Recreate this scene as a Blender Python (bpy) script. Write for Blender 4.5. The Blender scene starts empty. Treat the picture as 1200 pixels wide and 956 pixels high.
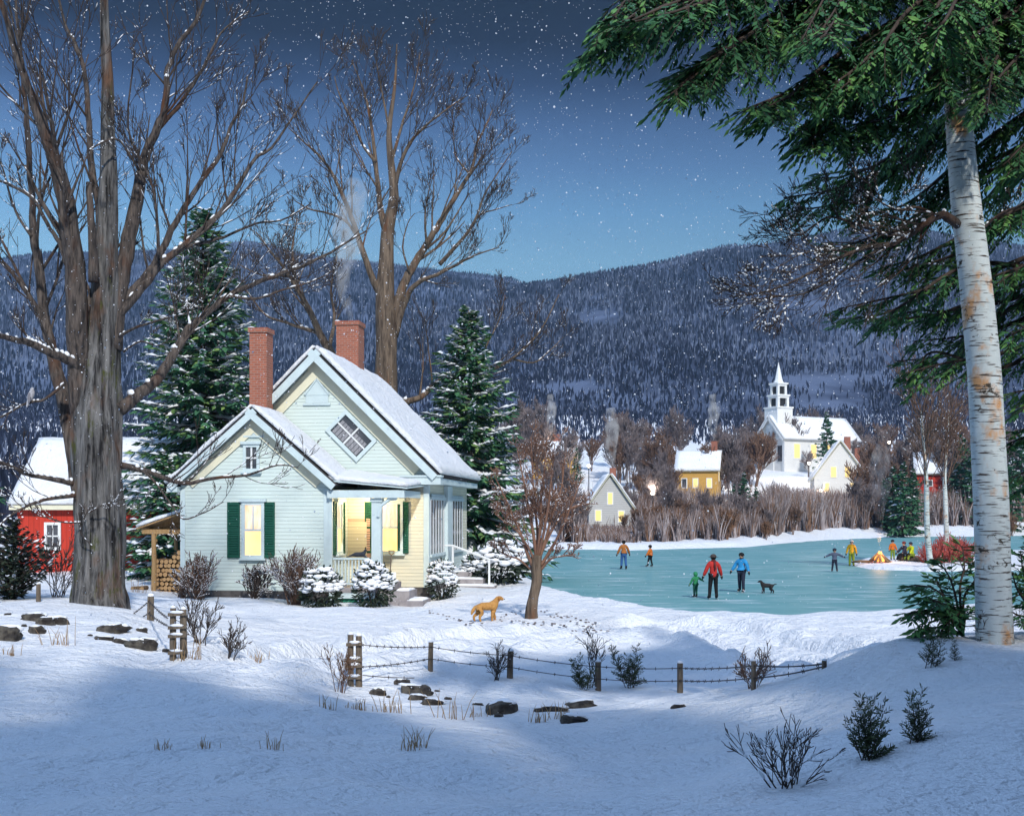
import bpy, math, random
import numpy as np
from mathutils import Vector, Matrix
from mathutils import noise as mnoise

scene = bpy.context.scene
col = scene.collection
F, HY, CZ = 1400.0, 600.0, 3.2      # focal length in pixels of a 1200 wide frame, horizon row, eye height over the ice
TAU = math.tau


def P(px, py, D):
    """World point at distance D seen in direction (px, py)."""
    return Vector(((px - 600) / F * D, D, CZ + (HY - py) / F * D))


def DZ(py, z):
    """Distance at which height z appears on row py."""
    return (CZ - z) * F / (py - HY)


def lerp(a, b, t):
    return a + (b - a) * t


def sstep(a, b, x):
    t = np.clip((x - a) / (b - a), 0, 1)
    return t * t * (3 - 2 * t)


class MB:
    """Collects shapes that become ONE mesh object."""

    def __init__(s):
        s.v, s.f, s.m = [], [], []

    def add(s, vs, fs, mi=0):
        o = len(s.v)
        s.v.extend([tuple(v) for v in vs])
        s.f.extend([tuple(i + o for i in f) for f in fs])
        s.m.extend([mi] * len(fs))

    def obox(s, c, a, b, n, sa, sb, sn, mi=0):
        c, a, b, n = Vector(c), Vector(a).normalized(), Vector(b).normalized(), Vector(n).normalized()
        vs = []
        for k in (-.5, .5):
            for j in (-.5, .5):
                for i in (-.5, .5):
                    vs.append(c + a * (i * sa) + b * (j * sb) + n * (k * sn))
        s.add(vs, [(0, 2, 3, 1), (4, 5, 7, 6), (0, 1, 5, 4), (2, 6, 7, 3), (0, 4, 6, 2), (1, 3, 7, 5)], mi)

    def box(s, x0, x1, y0, y1, z0, z1, mi=0):
        s.obox(((x0 + x1) / 2, (y0 + y1) / 2, (z0 + z1) / 2), (1, 0, 0), (0, 1, 0), (0, 0, 1), abs(x1 - x0), abs(y1 - y0), abs(z1 - z0), mi)

    def prism(s, poly, vec, mi=0):
        n = len(poly)
        vec = Vector(vec)
        vs = [Vector(p) for p in poly] + [Vector(p) + vec for p in poly]
        fs = [tuple(range(n - 1, -1, -1)), tuple(range(n, 2 * n))]
        fs += [(i, (i + 1) % n, n + (i + 1) % n, n + i) for i in range(n)]
        s.add(vs, fs, mi)

    def tube(s, pts, rad, n=6, mi=0, flute=0.0, seed=0, cap=True):
        pts = [Vector(p) for p in pts]
        k = len(pts)
        if k < 2:
            return
        if not hasattr(rad, '__len__'):
            rad = [rad] * k
        t = (pts[1] - pts[0]).normalized()
        u = t.orthogonal().normalized()
        vs = []
        for i in range(k):
            if i == 0:
                t = pts[1] - pts[0]
            elif i == k - 1:
                t = pts[i] - pts[i - 1]
            else:
                t = pts[i + 1] - pts[i - 1]
            if t.length < 1e-9:
                t = Vector((0, 0, 1))
            t.normalize()
            u = u - t * u.dot(t)
            if u.length < 1e-6:
                u = t.orthogonal()
            u.normalize()
            w = t.cross(u)
            r = rad[i]
            for j in range(n):
                a = TAU * j / n
                rr = r
                if flute:
                    q = mnoise.noise(Vector((math.cos(a) * 2.6 + seed, math.sin(a) * 2.6, i * .16)))
                    q2 = mnoise.noise(Vector((math.cos(a) * 7 + seed, math.sin(a) * 7, i * .35 + 9)))
                    rr = r * (1 + flute * (q + .6 * q2))
                vs.append(pts[i] + u * (math.cos(a) * rr) + w * (math.sin(a) * rr))
        fs = []
        for i in range(k - 1):
            for j in range(n):
                j2 = (j + 1) % n
                fs.append((i * n + j, i * n + j2, (i + 1) * n + j2, (i + 1) * n + j))
        if cap:
            fs.append(tuple(range(n - 1, -1, -1)))
            fs.append(tuple((k - 1) * n + j for j in range(n)))
        s.add(vs, fs, mi)

    def blob(s, c, rx, ry, rz, seg=8, ring=5, jit=0.0, seed=0, mi=0, flat=None, rot=None):
        c = Vector(c)
        vs, fs = [], []
        for i in range(ring + 1):
            th = math.pi * i / ring
            for j in range(seg):
                ph = TAU * j / seg
                d = Vector((math.sin(th) * math.cos(ph), math.sin(th) * math.sin(ph), math.cos(th)))
                k = 1 + (jit * mnoise.noise(d * 1.7 + Vector((seed, seed * .7, 0))) if jit else 0)
                p = Vector((d.x * rx * k, d.y * ry * k, d.z * rz * k))
                if flat is not None and p.z < flat * rz:
                    p.z = flat * rz
                if rot is not None:
                    p = rot @ p
                vs.append(c + p)
        for i in range(ring):
            for j in range(seg):
                j2 = (j + 1) % seg
                fs.append((i * seg + j, (i + 1) * seg + j, (i + 1) * seg + j2, i * seg + j2))
        s.add(vs, fs, mi)

    def leaf(s, p, d, side, l, w, mi=0):
        """Thin pointed leaf or needle spray."""
        m = p + d * (l * .45)
        s.add([p, m + side * w, p + d * l, m - side * w], [(0, 1, 2, 3)], mi)

    def slab(s, A, B, C, D, t, nx=1, ny=1, amp=0.0, seed=0, edge=.6, mi=0):
        """Slab of thickness t on the quad A B C D (counter-clockwise seen from its normal)."""
        A, B, C, D = map(Vector, (A, B, C, D))
        nrm = (B - A).cross(D - A).normalized()
        top, bot = [], []
        for j in range(ny + 1):
            for i in range(nx + 1):
                u, v = i / nx, j / ny
                p = A * (1 - u) * (1 - v) + B * u * (1 - v) + C * u * v + D * (1 - u) * v
                h = t
                if i in (0, nx) or j in (0, ny):
                    h *= edge
                o = Vector((0, 0, 0))
                if amp:
                    h *= 1 + amp * mnoise.noise(p * 1.3 + Vector((seed, 0, 0))) + amp * .5 * mnoise.noise(p * 4.1 + Vector((seed, 3, 0)))
                    if i in (0, nx):
                        o = (B - A).normalized() * (.05 * mnoise.noise(p * 3 + Vector((seed, 5, 1))))
                    if j in (0, ny):
                        o = o + (D - A).normalized() * (.07 * mnoise.noise(p * 2.5 + Vector((seed, 8, 2))))
                top.append(p + nrm * h + o)
                bot.append(p)
        W = nx + 1
        N = W * (ny + 1)
        fs = []
        for j in range(ny):
            for i in range(nx):
                q = j * W + i
                fs.append((q, q + 1, q + W + 1, q + W))
                fs.append((N + q, N + q + W, N + q + W + 1, N + q + 1))
        for i in range(nx):
            fs.append((N + i, N + i + 1, i + 1, i))
            q = ny * W + i
            fs.append((q, q + 1, N + q + 1, N + q))
        for j in range(ny):
            q = j * W
            fs.append((q, q + W, N + q + W, N + q))
            q = j * W + nx
            fs.append((N + q, N + q + W, q + W, q))
        s.add(top + bot, fs, mi)

    def build(s, name, mats, parent=None, smooth=False, origin=None):
        me = bpy.data.meshes.new(name)
        v = s.v
        if origin is not None:
            ox, oy, oz = origin
            v = [(a - ox, b - oy, c - oz) for a, b, c in v]
        me.from_pydata(v, [], s.f)
        if not isinstance(mats, (list, tuple)):
            mats = [mats]
        for m in mats:
            me.materials.append(m)
        if len(mats) > 1:
            me.polygons.foreach_set('material_index', np.array(s.m, dtype=np.int32))
        me.polygons.foreach_set('use_smooth', np.full(len(s.f), bool(smooth)))
        me.update()
        o = bpy.data.objects.new(name, me)
        col.objects.link(o)
        if name in ('branch_snow', 'crown', 'foliage', 'twigs', 'embers'):
            o['kind'] = 'stuff'
        if parent is not None:
            o.parent = parent
        elif origin is not None:
            o.location = origin
        return o


def tag(o, label=None, cat=None, group=None, kind=None):
    if label:
        o['label'] = label
    if cat:
        o['category'] = cat
    if group:
        o['group'] = group
    if kind:
        o['kind'] = kind
    return o


def thing(name, loc, label, cat, group=None, rz=0.0):
    o = bpy.data.objects.new(name, None)
    col.objects.link(o)
    o.location = loc
    o.rotation_euler = (0, 0, rz)
    return tag(o, label, cat, group)


def copy_thing(root, loc, rz=0.0, label=None, scale=None):
    c = root.copy()
    col.objects.link(c)
    c.location = loc
    c.rotation_euler = (0, 0, rz)
    if scale:
        c.scale = scale if hasattr(scale, '__len__') else (scale,) * 3
    if label:
        c['label'] = label
    for ch in root.children:
        d = ch.copy()
        col.objects.link(d)
        d.parent = c
        for g in ch.children:
            e = g.copy()
            col.objects.link(e)
            e.parent = d
    return c


# ------------------------------------------------------------------ materials
def newmat(name):
    m = bpy.data.materials.new(name)
    m.use_nodes = True
    nt = m.node_tree
    b = nt.nodes['Principled BSDF']
    return m, nt, b


def N(nt, typ, **kw):
    n = nt.nodes.new(typ)
    for k, v in kw.items():
        if k.startswith('i_'):
            n.inputs[k[2:].replace('_', ' ')].default_value = v
        else:
            setattr(n, k, v)
    return n


def coords(nt, stretch=(1, 1, 1)):
    tc = N(nt, 'ShaderNodeTexCoord')
    mp = N(nt, 'ShaderNodeMapping')
    mp.inputs['Scale'].default_value = stretch
    nt.links.new(tc.outputs['Object'], mp.inputs['Vector'])
    return mp.outputs['Vector']


def noise_fac(nt, vec, scale, detail=4, rough=.6, lo=.35, hi=.65):
    n = N(nt, 'ShaderNodeTexNoise')
    n.inputs['Scale'].default_value = scale
    n.inputs['Detail'].default_value = detail
    n.inputs['Roughness'].default_value = rough
    nt.links.new(vec, n.inputs['Vector'])
    mr = N(nt, 'ShaderNodeMapRange')
    mr.inputs['From Min'].default_value = lo
    mr.inputs['From Max'].default_value = hi
    nt.links.new(n.outputs['Fac'], mr.inputs['Value'])
    return mr.outputs['Result'], n.outputs['Fac']


def mixc(nt, fac, a, b):
    m = N(nt, 'ShaderNodeMix', data_type='RGBA')
    for sock, val in ((m.inputs[6], a), (m.inputs[7], b)):
        if hasattr(val, 'links') or hasattr(val, 'is_linked'):
            nt.links.new(val, sock)
        else:
            sock.default_value = (*val, 1)
    if hasattr(fac, 'is_linked'):
        nt.links.new(fac, m.inputs[0])
    else:
        m.inputs[0].default_value = fac
    return m.outputs[2]


def bump(nt, b, h, strength, dist=.05):
    bp = N(nt, 'ShaderNodeBump')
    bp.inputs['Strength'].default_value = strength
    bp.inputs['Distance'].default_value = dist
    nt.links.new(h, bp.inputs['Height'])
    nt.links.new(bp.outputs['Normal'], b.inputs['Normal'])


def mat(name, c1, c2=None, scale=4., rough=.8, bmp=0., stretch=(1, 1, 1), spec=.25, lo=.35, hi=.65, dist=.03, detail=4, trans=0.):
    m, nt, b = newmat(name)
    b.inputs['Roughness'].default_value = rough
    b.inputs['Specular IOR Level'].default_value = spec
    v = coords(nt, stretch)
    f, raw = noise_fac(nt, v, scale, detail, lo=lo, hi=hi)
    c = mixc(nt, f, c1, c2 or tuple(x * .75 for x in c1))
    nt.links.new(c, b.inputs['Base Color'])
    if bmp:
        bump(nt, b, raw, bmp, dist)
    return m


def emit(name, c, strength, c2=None, stretch=(1, 1, 1), scale=2.):
    m, nt, b = newmat(name)
    b.inputs['Roughness'].default_value = .3
    b.inputs['Base Color'].default_value = (.1, .1, .1, 1)
    if c2:
        v = coords(nt, stretch)
        f, _ = noise_fac(nt, v, scale, 2)
        nt.links.new(mixc(nt, f, c, c2), b.inputs['Emission Color'])
    else:
        b.inputs['Emission Color'].default_value = (*c, 1)
    b.inputs['Emission Strength'].default_value = strength
    return m


def saw(nt, sep_out, period):
    d = N(nt, 'ShaderNodeMath', operation='DIVIDE')
    nt.links.new(sep_out, d.inputs[0])
    d.inputs[1].default_value = period
    fr = N(nt, 'ShaderNodeMath', operation='FRACT')
    nt.links.new(d.outputs[0], fr.inputs[0])
    return fr.outputs[0], d.outputs[0]


def boards(name, c1, c2, period, axis='Z', line=.14, gap=.45, rough=.6, var=.0, bs=.6):
    """Clapboards (axis Z) or upright boards (axis X): a groove every `period` metres, each board lapped by bump."""
    m, nt, b = newmat(name)
    b.inputs['Roughness'].default_value = rough
    b.inputs['Specular IOR Level'].default_value = .2
    v = coords(nt)
    sx = N(nt, 'ShaderNodeSeparateXYZ')
    nt.links.new(v, sx.inputs[0])
    if axis == 'X':
        ad = N(nt, 'ShaderNodeMath', operation='ADD')
        nt.links.new(sx.outputs['X'], ad.inputs[0])
        nt.links.new(sx.outputs['Y'], ad.inputs[1])
        src = ad.outputs[0]
    else:
        src = sx.outputs['Z']
    fr, dv = saw(nt, src, period)
    st = (.7, .7, 6) if axis == 'Z' else (6, 6, .6)
    v2 = coords(nt, st)
    f, raw = noise_fac(nt, v2, 2.0, 5, lo=.3, hi=.7)
    c = mixc(nt, f, c1, c2)
    if var:
        fl = N(nt, 'ShaderNodeMath', operation='FLOOR')
        nt.links.new(dv, fl.inputs[0])
        wn = N(nt, 'ShaderNodeTexWhiteNoise', noise_dimensions='1D')
        nt.links.new(fl.outputs[0], wn.inputs['W'])
        mm = N(nt, 'ShaderNodeMath', operation='MULTIPLY')
        nt.links.new(wn.outputs['Value'], mm.inputs[0])
        mm.inputs[1].default_value = var
        c = mixc(nt, mm.outputs[0], c, tuple(x * .5 for x in c1))
    lt = N(nt, 'ShaderNodeMath', operation='LESS_THAN')
    nt.links.new(fr, lt.inputs[0])
    lt.inputs[1].default_value = line
    sc = N(nt, 'ShaderNodeMath', operation='MULTIPLY')
    nt.links.new(lt.outputs[0], sc.inputs[0])
    sc.inputs[1].default_value = gap
    c = mixc(nt, sc.outputs[0], c, tuple(x * .35 for x in c1))
    nt.links.new(c, b.inputs['Base Color'])
    inv = N(nt, 'ShaderNodeMath', operation='SUBTRACT')
    inv.inputs[0].default_value = 1
    nt.links.new(fr, inv.inputs[1])
    bump(nt, b, inv.outputs[0], bs, .02)
    return m


def brick(name, c1=(.36, .10, .055), c2=(.24, .065, .04), mort=(.30, .22, .18), s=1.0):
    m, nt, b = newmat(name)
    b.inputs['Roughness'].default_value = .85
    tc = N(nt, 'ShaderNodeTexCoord')
    sx = N(nt, 'ShaderNodeSeparateXYZ')
    nt.links.new(tc.outputs['Object'], sx.inputs[0])
    ad = N(nt, 'ShaderNodeMath', operation='ADD')
    nt.links.new(sx.outputs['X'], ad.inputs[0])
    nt.links.new(sx.outputs['Y'], ad.inputs[1])
    cb = N(nt, 'ShaderNodeCombineXYZ')
    nt.links.new(ad.outputs[0], cb.inputs['X'])
    nt.links.new(sx.outputs['Z'], cb.inputs['Y'])
    t = N(nt, 'ShaderNodeTexBrick')
    t.inputs['Scale'].default_value = s
    t.inputs['Brick Width'].default_value = .23
    t.inputs['Row Height'].default_value = .085
    t.inputs['Mortar Size'].default_value = .012
    t.inputs['Color1'].default_value = (*c1, 1)
    t.inputs['Color2'].default_value = (*c2, 1)
    t.inputs['Mortar'].default_value = (*mort, 1)
    nt.links.new(cb.outputs[0], t.inputs['Vector'])
    nz = N(nt, 'ShaderNodeTexNoise')
    nz.inputs['Scale'].default_value = 9
    nt.links.new(tc.outputs['Object'], nz.inputs['Vector'])
    c = mixc(nt, nz.outputs['Fac'], t.outputs['Color'], (.46, .15, .07))
    mm = N(nt, 'ShaderNodeMix', data_type='RGBA')
    mm.inputs[0].default_value = .35
    nt.links.new(t.outputs['Color'], mm.inputs[6])
    nt.links.new(c, mm.inputs[7])
    nt.links.new(mm.outputs[2], b.inputs['Base Color'])
    iv = N(nt, 'ShaderNodeMath', operation='SUBTRACT')
    iv.inputs[0].default_value = 1
    nt.links.new(t.outputs['Fac'], iv.inputs[1])
    bump(nt, b, iv.outputs[0], .6, .02)
    return m


def snow_mat(name, fine=1.0, c1=(.80, .83, .87), c2=(.86, .87, .89)):
    m, nt, b = newmat(name)
    b.inputs['Roughness'].default_value = .7
    b.inputs['Specular IOR Level'].default_value = .2
    v = coords(nt)
    f, _ = noise_fac(nt, v, .8, 5)
    nt.links.new(mixc(nt, f, c1, c2), b.inputs['Base Color'])
    v1 = coords(nt, (1, 1.0, 1))
    _, r1 = noise_fac(nt, v1, 2.2 * fine, 6, rough=.62)
    _, r2 = noise_fac(nt, v1, 14 * fine, 3)
    mm = N(nt, 'ShaderNodeMath', operation='MULTIPLY_ADD')
    nt.links.new(r2, mm.inputs[0])
    mm.inputs[1].default_value = .22
    nt.links.new(r1, mm.inputs[2])
    bump(nt, b, mm.outputs[0], 1.0, .30 / fine)
    return m


def bark_mat(name, dark, light, moss=None, sx=9., sz=1.2, bs=.9, dist=.06):
    m, nt, b = newmat(name)
    b.inputs['Roughness'].default_value = .9
    b.inputs['Specular IOR Level'].default_value = .15
    v = coords(nt, (sx, sx, sz))
    f, raw = noise_fac(nt, v, 1., 6, rough=.7, lo=.38, hi=.62)
    c = mixc(nt, f, dark, light)
    v2 = coords(nt, (1.2, 1.2, .5))
    f2, _ = noise_fac(nt, v2, 1.5, 4, lo=.54, hi=.72)
    c = mixc(nt, f2, c, tuple(x * y for x, y in zip(light, (.72, .42, .28))))
    if moss:
        v3 = coords(nt, (2.2, 2.2, .7))
        f3, _ = noise_fac(nt, v3, 1.6, 6, rough=.75, lo=.56, hi=.66)
        c = mixc(nt, f3, c, moss)
    nt.links.new(c, b.inputs['Base Color'])
    bump(nt, b, raw, bs, dist)
    return m


def birch_mat(name, k=1.0):
    m, nt, b = newmat(name)
    b.inputs['Roughness'].default_value = .7
    b.inputs['Specular IOR Level'].default_value = .2
    v0 = coords(nt, (2.5 * k, 2.5 * k, 1.5 * k))
    f0, r0 = noise_fac(nt, v0, 2., 5, lo=.3, hi=.7)
    c = mixc(nt, f0, (.62, .66, .64), (.44, .50, .50))
    vp = coords(nt, (1.5 * k, 1.5 * k, 1.1 * k))
    fp, _ = noise_fac(nt, vp, 1.9, 4, lo=.55, hi=.66)
    c = mixc(nt, fp, c, (.55, .30, .14))
    v1 = coords(nt, (3.2 * k, 3.2 * k, 40 * k))
    f1, r1 = noise_fac(nt, v1, 1.3, 4, lo=.56, hi=.62)
    c = mixc(nt, f1, c, (.06, .045, .035))
    v2 = coords(nt, (3 * k, 3 * k, 4.5 * k))
    f2, _ = noise_fac(nt, v2, 1.3, 6, rough=.7, lo=.60, hi=.64)
    c = mixc(nt, f2, c, (.05, .04, .03))
    nt.links.new(c, b.inputs['Base Color'])
    bump(nt, b, r1, .5, .01)
    return m


def ice_mat(name):
    m, nt, b = newmat(name)
    v = coords(nt, (.10, .35, 1))
    f, raw = noise_fac(nt, v, 1.0, 6, rough=.65, lo=.35, hi=.7)
    c = mixc(nt, f, (.095, .265, .275), (.165, .35, .36))
    v2 = coords(nt, (.28, 1.5, 1))
    f2, _ = noise_fac(nt, v2, 1.1, 8, rough=.72, lo=.53, hi=.66)
    c = mixc(nt, f2, c, (.56, .66, .70))
    nt.links.new(c, b.inputs['Base Color'])
    b.inputs['Roughness'].default_value = .5
    b.inputs['Specular IOR Level'].default_value = .3
    bump(nt, b, raw, .12, .05)
    return m


MT = {}
MT['snow'] = snow_mat('snow')
MT['roof_snow'] = snow_mat('roof_snow', 2.0)
MT['clump_snow'] = mat('clump_snow', (.84, .86, .89), (.78, .81, .86), 6, .7)
MT['ice'] = ice_mat('pond_ice')
MT['siding'] = boards('mint_clapboard', (.63, .72, .68), (.56, .66, .63), .125)
MT['siding_cream'] = boards('cream_clapboard', (.70, .68, .54), (.64, .62, .50), .125)
MT['trim'] = mat('pale_blue_trim', (.58, .69, .70), (.52, .62, .64), 3, .6)
MT['trim_cream'] = mat('cream_trim', (.76, .73, .55), (.70, .68, .52), 3, .6)
MT['white'] = mat('white_paint', (.78, .80, .80), (.70, .72, .73), 5, .55)
MT['green'] = boards('green_louvre', (.012, .10, .065), (.01, .075, .05), .07, line=.3, gap=.6)
MT['lattice'] = mat('green_lattice_paint', (.02, .22, .13), (.015, .15, .09), 20, .6)
MT['brick'] = brick('red_brick')
MT['red'] = boards('red_barn_board', (.62, .055, .03), (.46, .04, .025), .24, 'X', .12, .5, var=.35)
MT['red_plain'] = mat('red_paint', (.5, .05, .035), (.36, .04, .03), 3, .7)
MT['yellow'] = boards('ochre_clapboard', (.62, .36, .09), (.5, .28, .07), .2)
MT['grey_clap'] = boards('grey_clapboard', (.52, .52, .50), (.46, .46, .46), .2)
MT['white_clap'] = boards('white_clapboard', (.76, .76, .74), (.68, .69, .69), .2)
MT['shingle'] = mat('dark_shingle', (.06, .055, .055), (.035, .032, .035), 12, .85, .3)
MT['stone'] = mat('field_stone', (.13, .12, .115), (.055, .05, .05), 5, .9, .6, dist=.05)
MT['rock'] = mat('wall_rock', (.10, .09, .075), (.03, .026, .024), 6, .95, 1.0, dist=.06, lo=.4, hi=.6)
MT['step_stone'] = mat('step_stone', (.36, .33, .33), (.25, .23, .24), 4, .85, .3)
MT['wood'] = mat('weathered_post', (.20, .16, .12), (.10, .08, .06), 3, .9, .6, (8, 8, 1))
MT['wood_warm'] = mat('warm_post', (.42, .27, .13), (.30, .18, .08), 3, .8, .4, (8, 8, 1))
MT['log_end'] = mat('log_end', (.52, .34, .17), (.36, .21, .10), 8, .85)
MT['log_bark'] = mat('log_bark', (.22, .14, .08), (.12, .08, .05), 8, .9, .5)
MT['wire'] = mat('rusty_wire', (.06, .05, .045), (.04, .03, .028), 8, .6)
MT['iron'] = mat('dark_iron', (.03, .03, .032), (.02, .02, .022), 8, .5)
MT['bark'] = bark_mat('maple_bark', (.016, .015, .016), (.23, .225, .22), (.075, .085, .02), 8., .8, 1.0, .14)
MT['bark_limb'] = bark_mat('limb_bark', (.030, .027, .027), (.14, .115, .10), None, 14, 2)
MT['bark_mid'] = bark_mat('elm_bark', (.06, .045, .035), (.20, .15, .11), None, 8, 1)
MT['twig'] = mat('dark_twig', (.075, .055, .045), (.045, .035, .03), 3, .9)
MT['twig_brown'] = mat('brown_twig', (.19, .115, .08), (.085, .055, .045), 1.2, .9)
MT['twig_grey'] = mat('grey_twig', (.21, .175, .175), (.085, .068, .072), .6, .9)
MT['twig_pale'] = mat('pale_twig', (.42, .37, .37), (.26, .22, .23), .8, .9)
MT['apple_twig'] = mat('apple_twig', (.26, .145, .095), (.14, .075, .055), 1.2, .9)
MT['twig_rust'] = mat('rust_twig', (.24, .13, .075), (.11, .065, .045), .6, .9)
MT['twig_red'] = mat('red_osier_twig', (.42, .09, .07), (.26, .05, .045), 1.5, .8)
MT['straw'] = mat('dry_straw', (.46, .31, .16), (.30, .18, .09), 6, .9)
MT['birch'] = birch_mat('birch_bark')
MT['birch_thin'] = birch_mat('thin_birch_bark', .6)
MT['spruce'] = mat('spruce_needles', (.055, .16, .070), (.024, .080, .050), 1.6, .8)
MT['spruce_lit'] = mat('spruce_lit_needles', (.18, .29, .08), (.07, .16, .06), 1.6, .8)  # brighter copy of the needles, sunlit look put into the colour
MT['hemlock'] = mat('hemlock_needles', (.052, .16, .052), (.024, .085, .042), 1.3, .75)
MT['hemlock_young'] = mat('hemlock_tip_needles', (.125, .27, .07), (.06, .165, .052), 2, .75)
MT['shrub_dark'] = mat('shrub_leaves', (.035, .05, .030), (.018, .03, .022), 5, .8)
MT['seedling'] = mat('seedling_needles', (.085, .105, .045), (.035, .055, .03), 5, .85)
# ------------------------------------------------------------------ camera, sky, sun
cam_d = bpy.data.cameras.new('camera')
cam = bpy.data.objects.new('camera', cam_d)
col.objects.link(cam)
cam.location = (0, 0, CZ)
cam.rotation_euler = (math.radians(90), 0, 0)
cam_d.sensor_width = 36
cam_d.lens = 36 * F / 1200
cam_d.shift_y = (HY - 478) / 1200
cam_d.clip_start = .1
cam_d.clip_end = 6000
scene.camera = cam

SUN_EL, SUN_AZ = 39.0, 15.0          # degrees; azimuth to the right of straight behind the viewer
to_sun = Vector((math.sin(math.radians(SUN_AZ)) * math.cos(math.radians(SUN_EL)),
                 -math.cos(math.radians(SUN_AZ)) * math.cos(math.radians(SUN_EL)), math.sin(math.radians(SUN_EL))))
sd = bpy.data.lights.new('moon_sun', 'SUN')
sd.energy = 3.9
sd.angle = math.radians(2.2)
sd.color = (1.0, .965, .91)
so = bpy.data.objects.new('moon_sun', sd)
col.objects.link(so)
so.rotation_euler = to_sun.to_track_quat('Z', 'Y').to_euler()

w = bpy.data.worlds.new('World')
scene.world = w
w.use_nodes = True
nt = w.node_tree
nt.nodes.clear()
out = N(nt, 'ShaderNodeOutputWorld')
bg = N(nt, 'ShaderNodeBackground')
nt.links.new(bg.outputs[0], out.inputs['Surface'])
sky = N(nt, 'ShaderNodeTexSky', sky_type='NISHITA')
sky.sun_disc = False
sky.sun_elevation = math.radians(SUN_EL)
sky.sun_rotation = math.radians(180 - SUN_AZ)
sky.altitude = 300
tc = N(nt, 'ShaderNodeTexCoord')
sx = N(nt, 'ShaderNodeSeparateXYZ')
nt.links.new(tc.outputs['Generated'], sx.inputs[0])
rp = N(nt, 'ShaderNodeValToRGB')
nt.links.new(sx.outputs['Z'], rp.inputs['Fac'])
SKY = [(0.0, (.24, .48, .68)), (.17, (.245, .47, .67)), (.203, (.225, .455, .665)), (.2425, (.155, .345, .595)), (.2747, (.105, .225, .445)), (.306, (.066, .138, .30)), (.336, (.024, .050, .125)),
       (.366, (.006, .010, .028)), (.40, (.003, .005, .012)), (.50, (.010, .02, .05)), (.66, (.33, .53, .95)), (1.0, (.47, .73, 1.22))]
e = rp.color_ramp.elements
while len(e) > 1:
    e.remove(e[-1])
e[0].position = SKY[0][0]
e[0].color = (*SKY[0][1], 1)
for p_, c_ in SKY[1:]:
    q = e.new(p_)
    q.color = (*c_, 1)
# the clear-sky model keeps a small share; the snow clouds of dusk over it carry the rest
mixn = N(nt, 'ShaderNodeMix', data_type='RGBA')
mixn.blend_type = 'ADD'
mixn.inputs[0].default_value = .004
nt.links.new(rp.outputs['Color'], mixn.inputs[6])
nt.links.new(sky.outputs[0], mixn.inputs[7])
# the evening sky is brighter to the west, on the left
side = N(nt, 'ShaderNodeMapRange')
side.inputs['From Min'].default_value = -1
side.inputs['From Max'].default_value = 1
side.inputs['To Min'].default_value = 1.55
side.inputs['To Max'].default_value = .45
nt.links.new(sx.outputs['X'], side.inputs['Value'])
sm = N(nt, 'ShaderNodeMix', data_type='RGBA')
sm.blend_type = 'MULTIPLY'
sm.inputs[0].default_value = 1
nt.links.new(mixn.outputs[2], sm.inputs[6])
nt.links.new(side.outputs['Result'], sm.inputs[7])
nt.links.new(sm.outputs[2], bg.inputs['Color'])
bg.inputs['Strength'].default_value = 1.0

vs = scene.view_settings
vs.view_transform = 'Standard'
vs.look = 'None'
vs.gamma = 1
vs.exposure = 0.0
vs.use_curve_mapping = False
scene.cycles.use_denoising = True
scene.cycles.max_bounces = 5
scene.cycles.diffuse_bounces = 2
scene.cycles.glossy_bounces = 2
scene.cycles.transparent_max_bounces = 6
scene.cycles.volume_bounces = 0
scene.cycles.use_adaptive_sampling = True
scene.cycles.adaptive_threshold = .02

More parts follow.
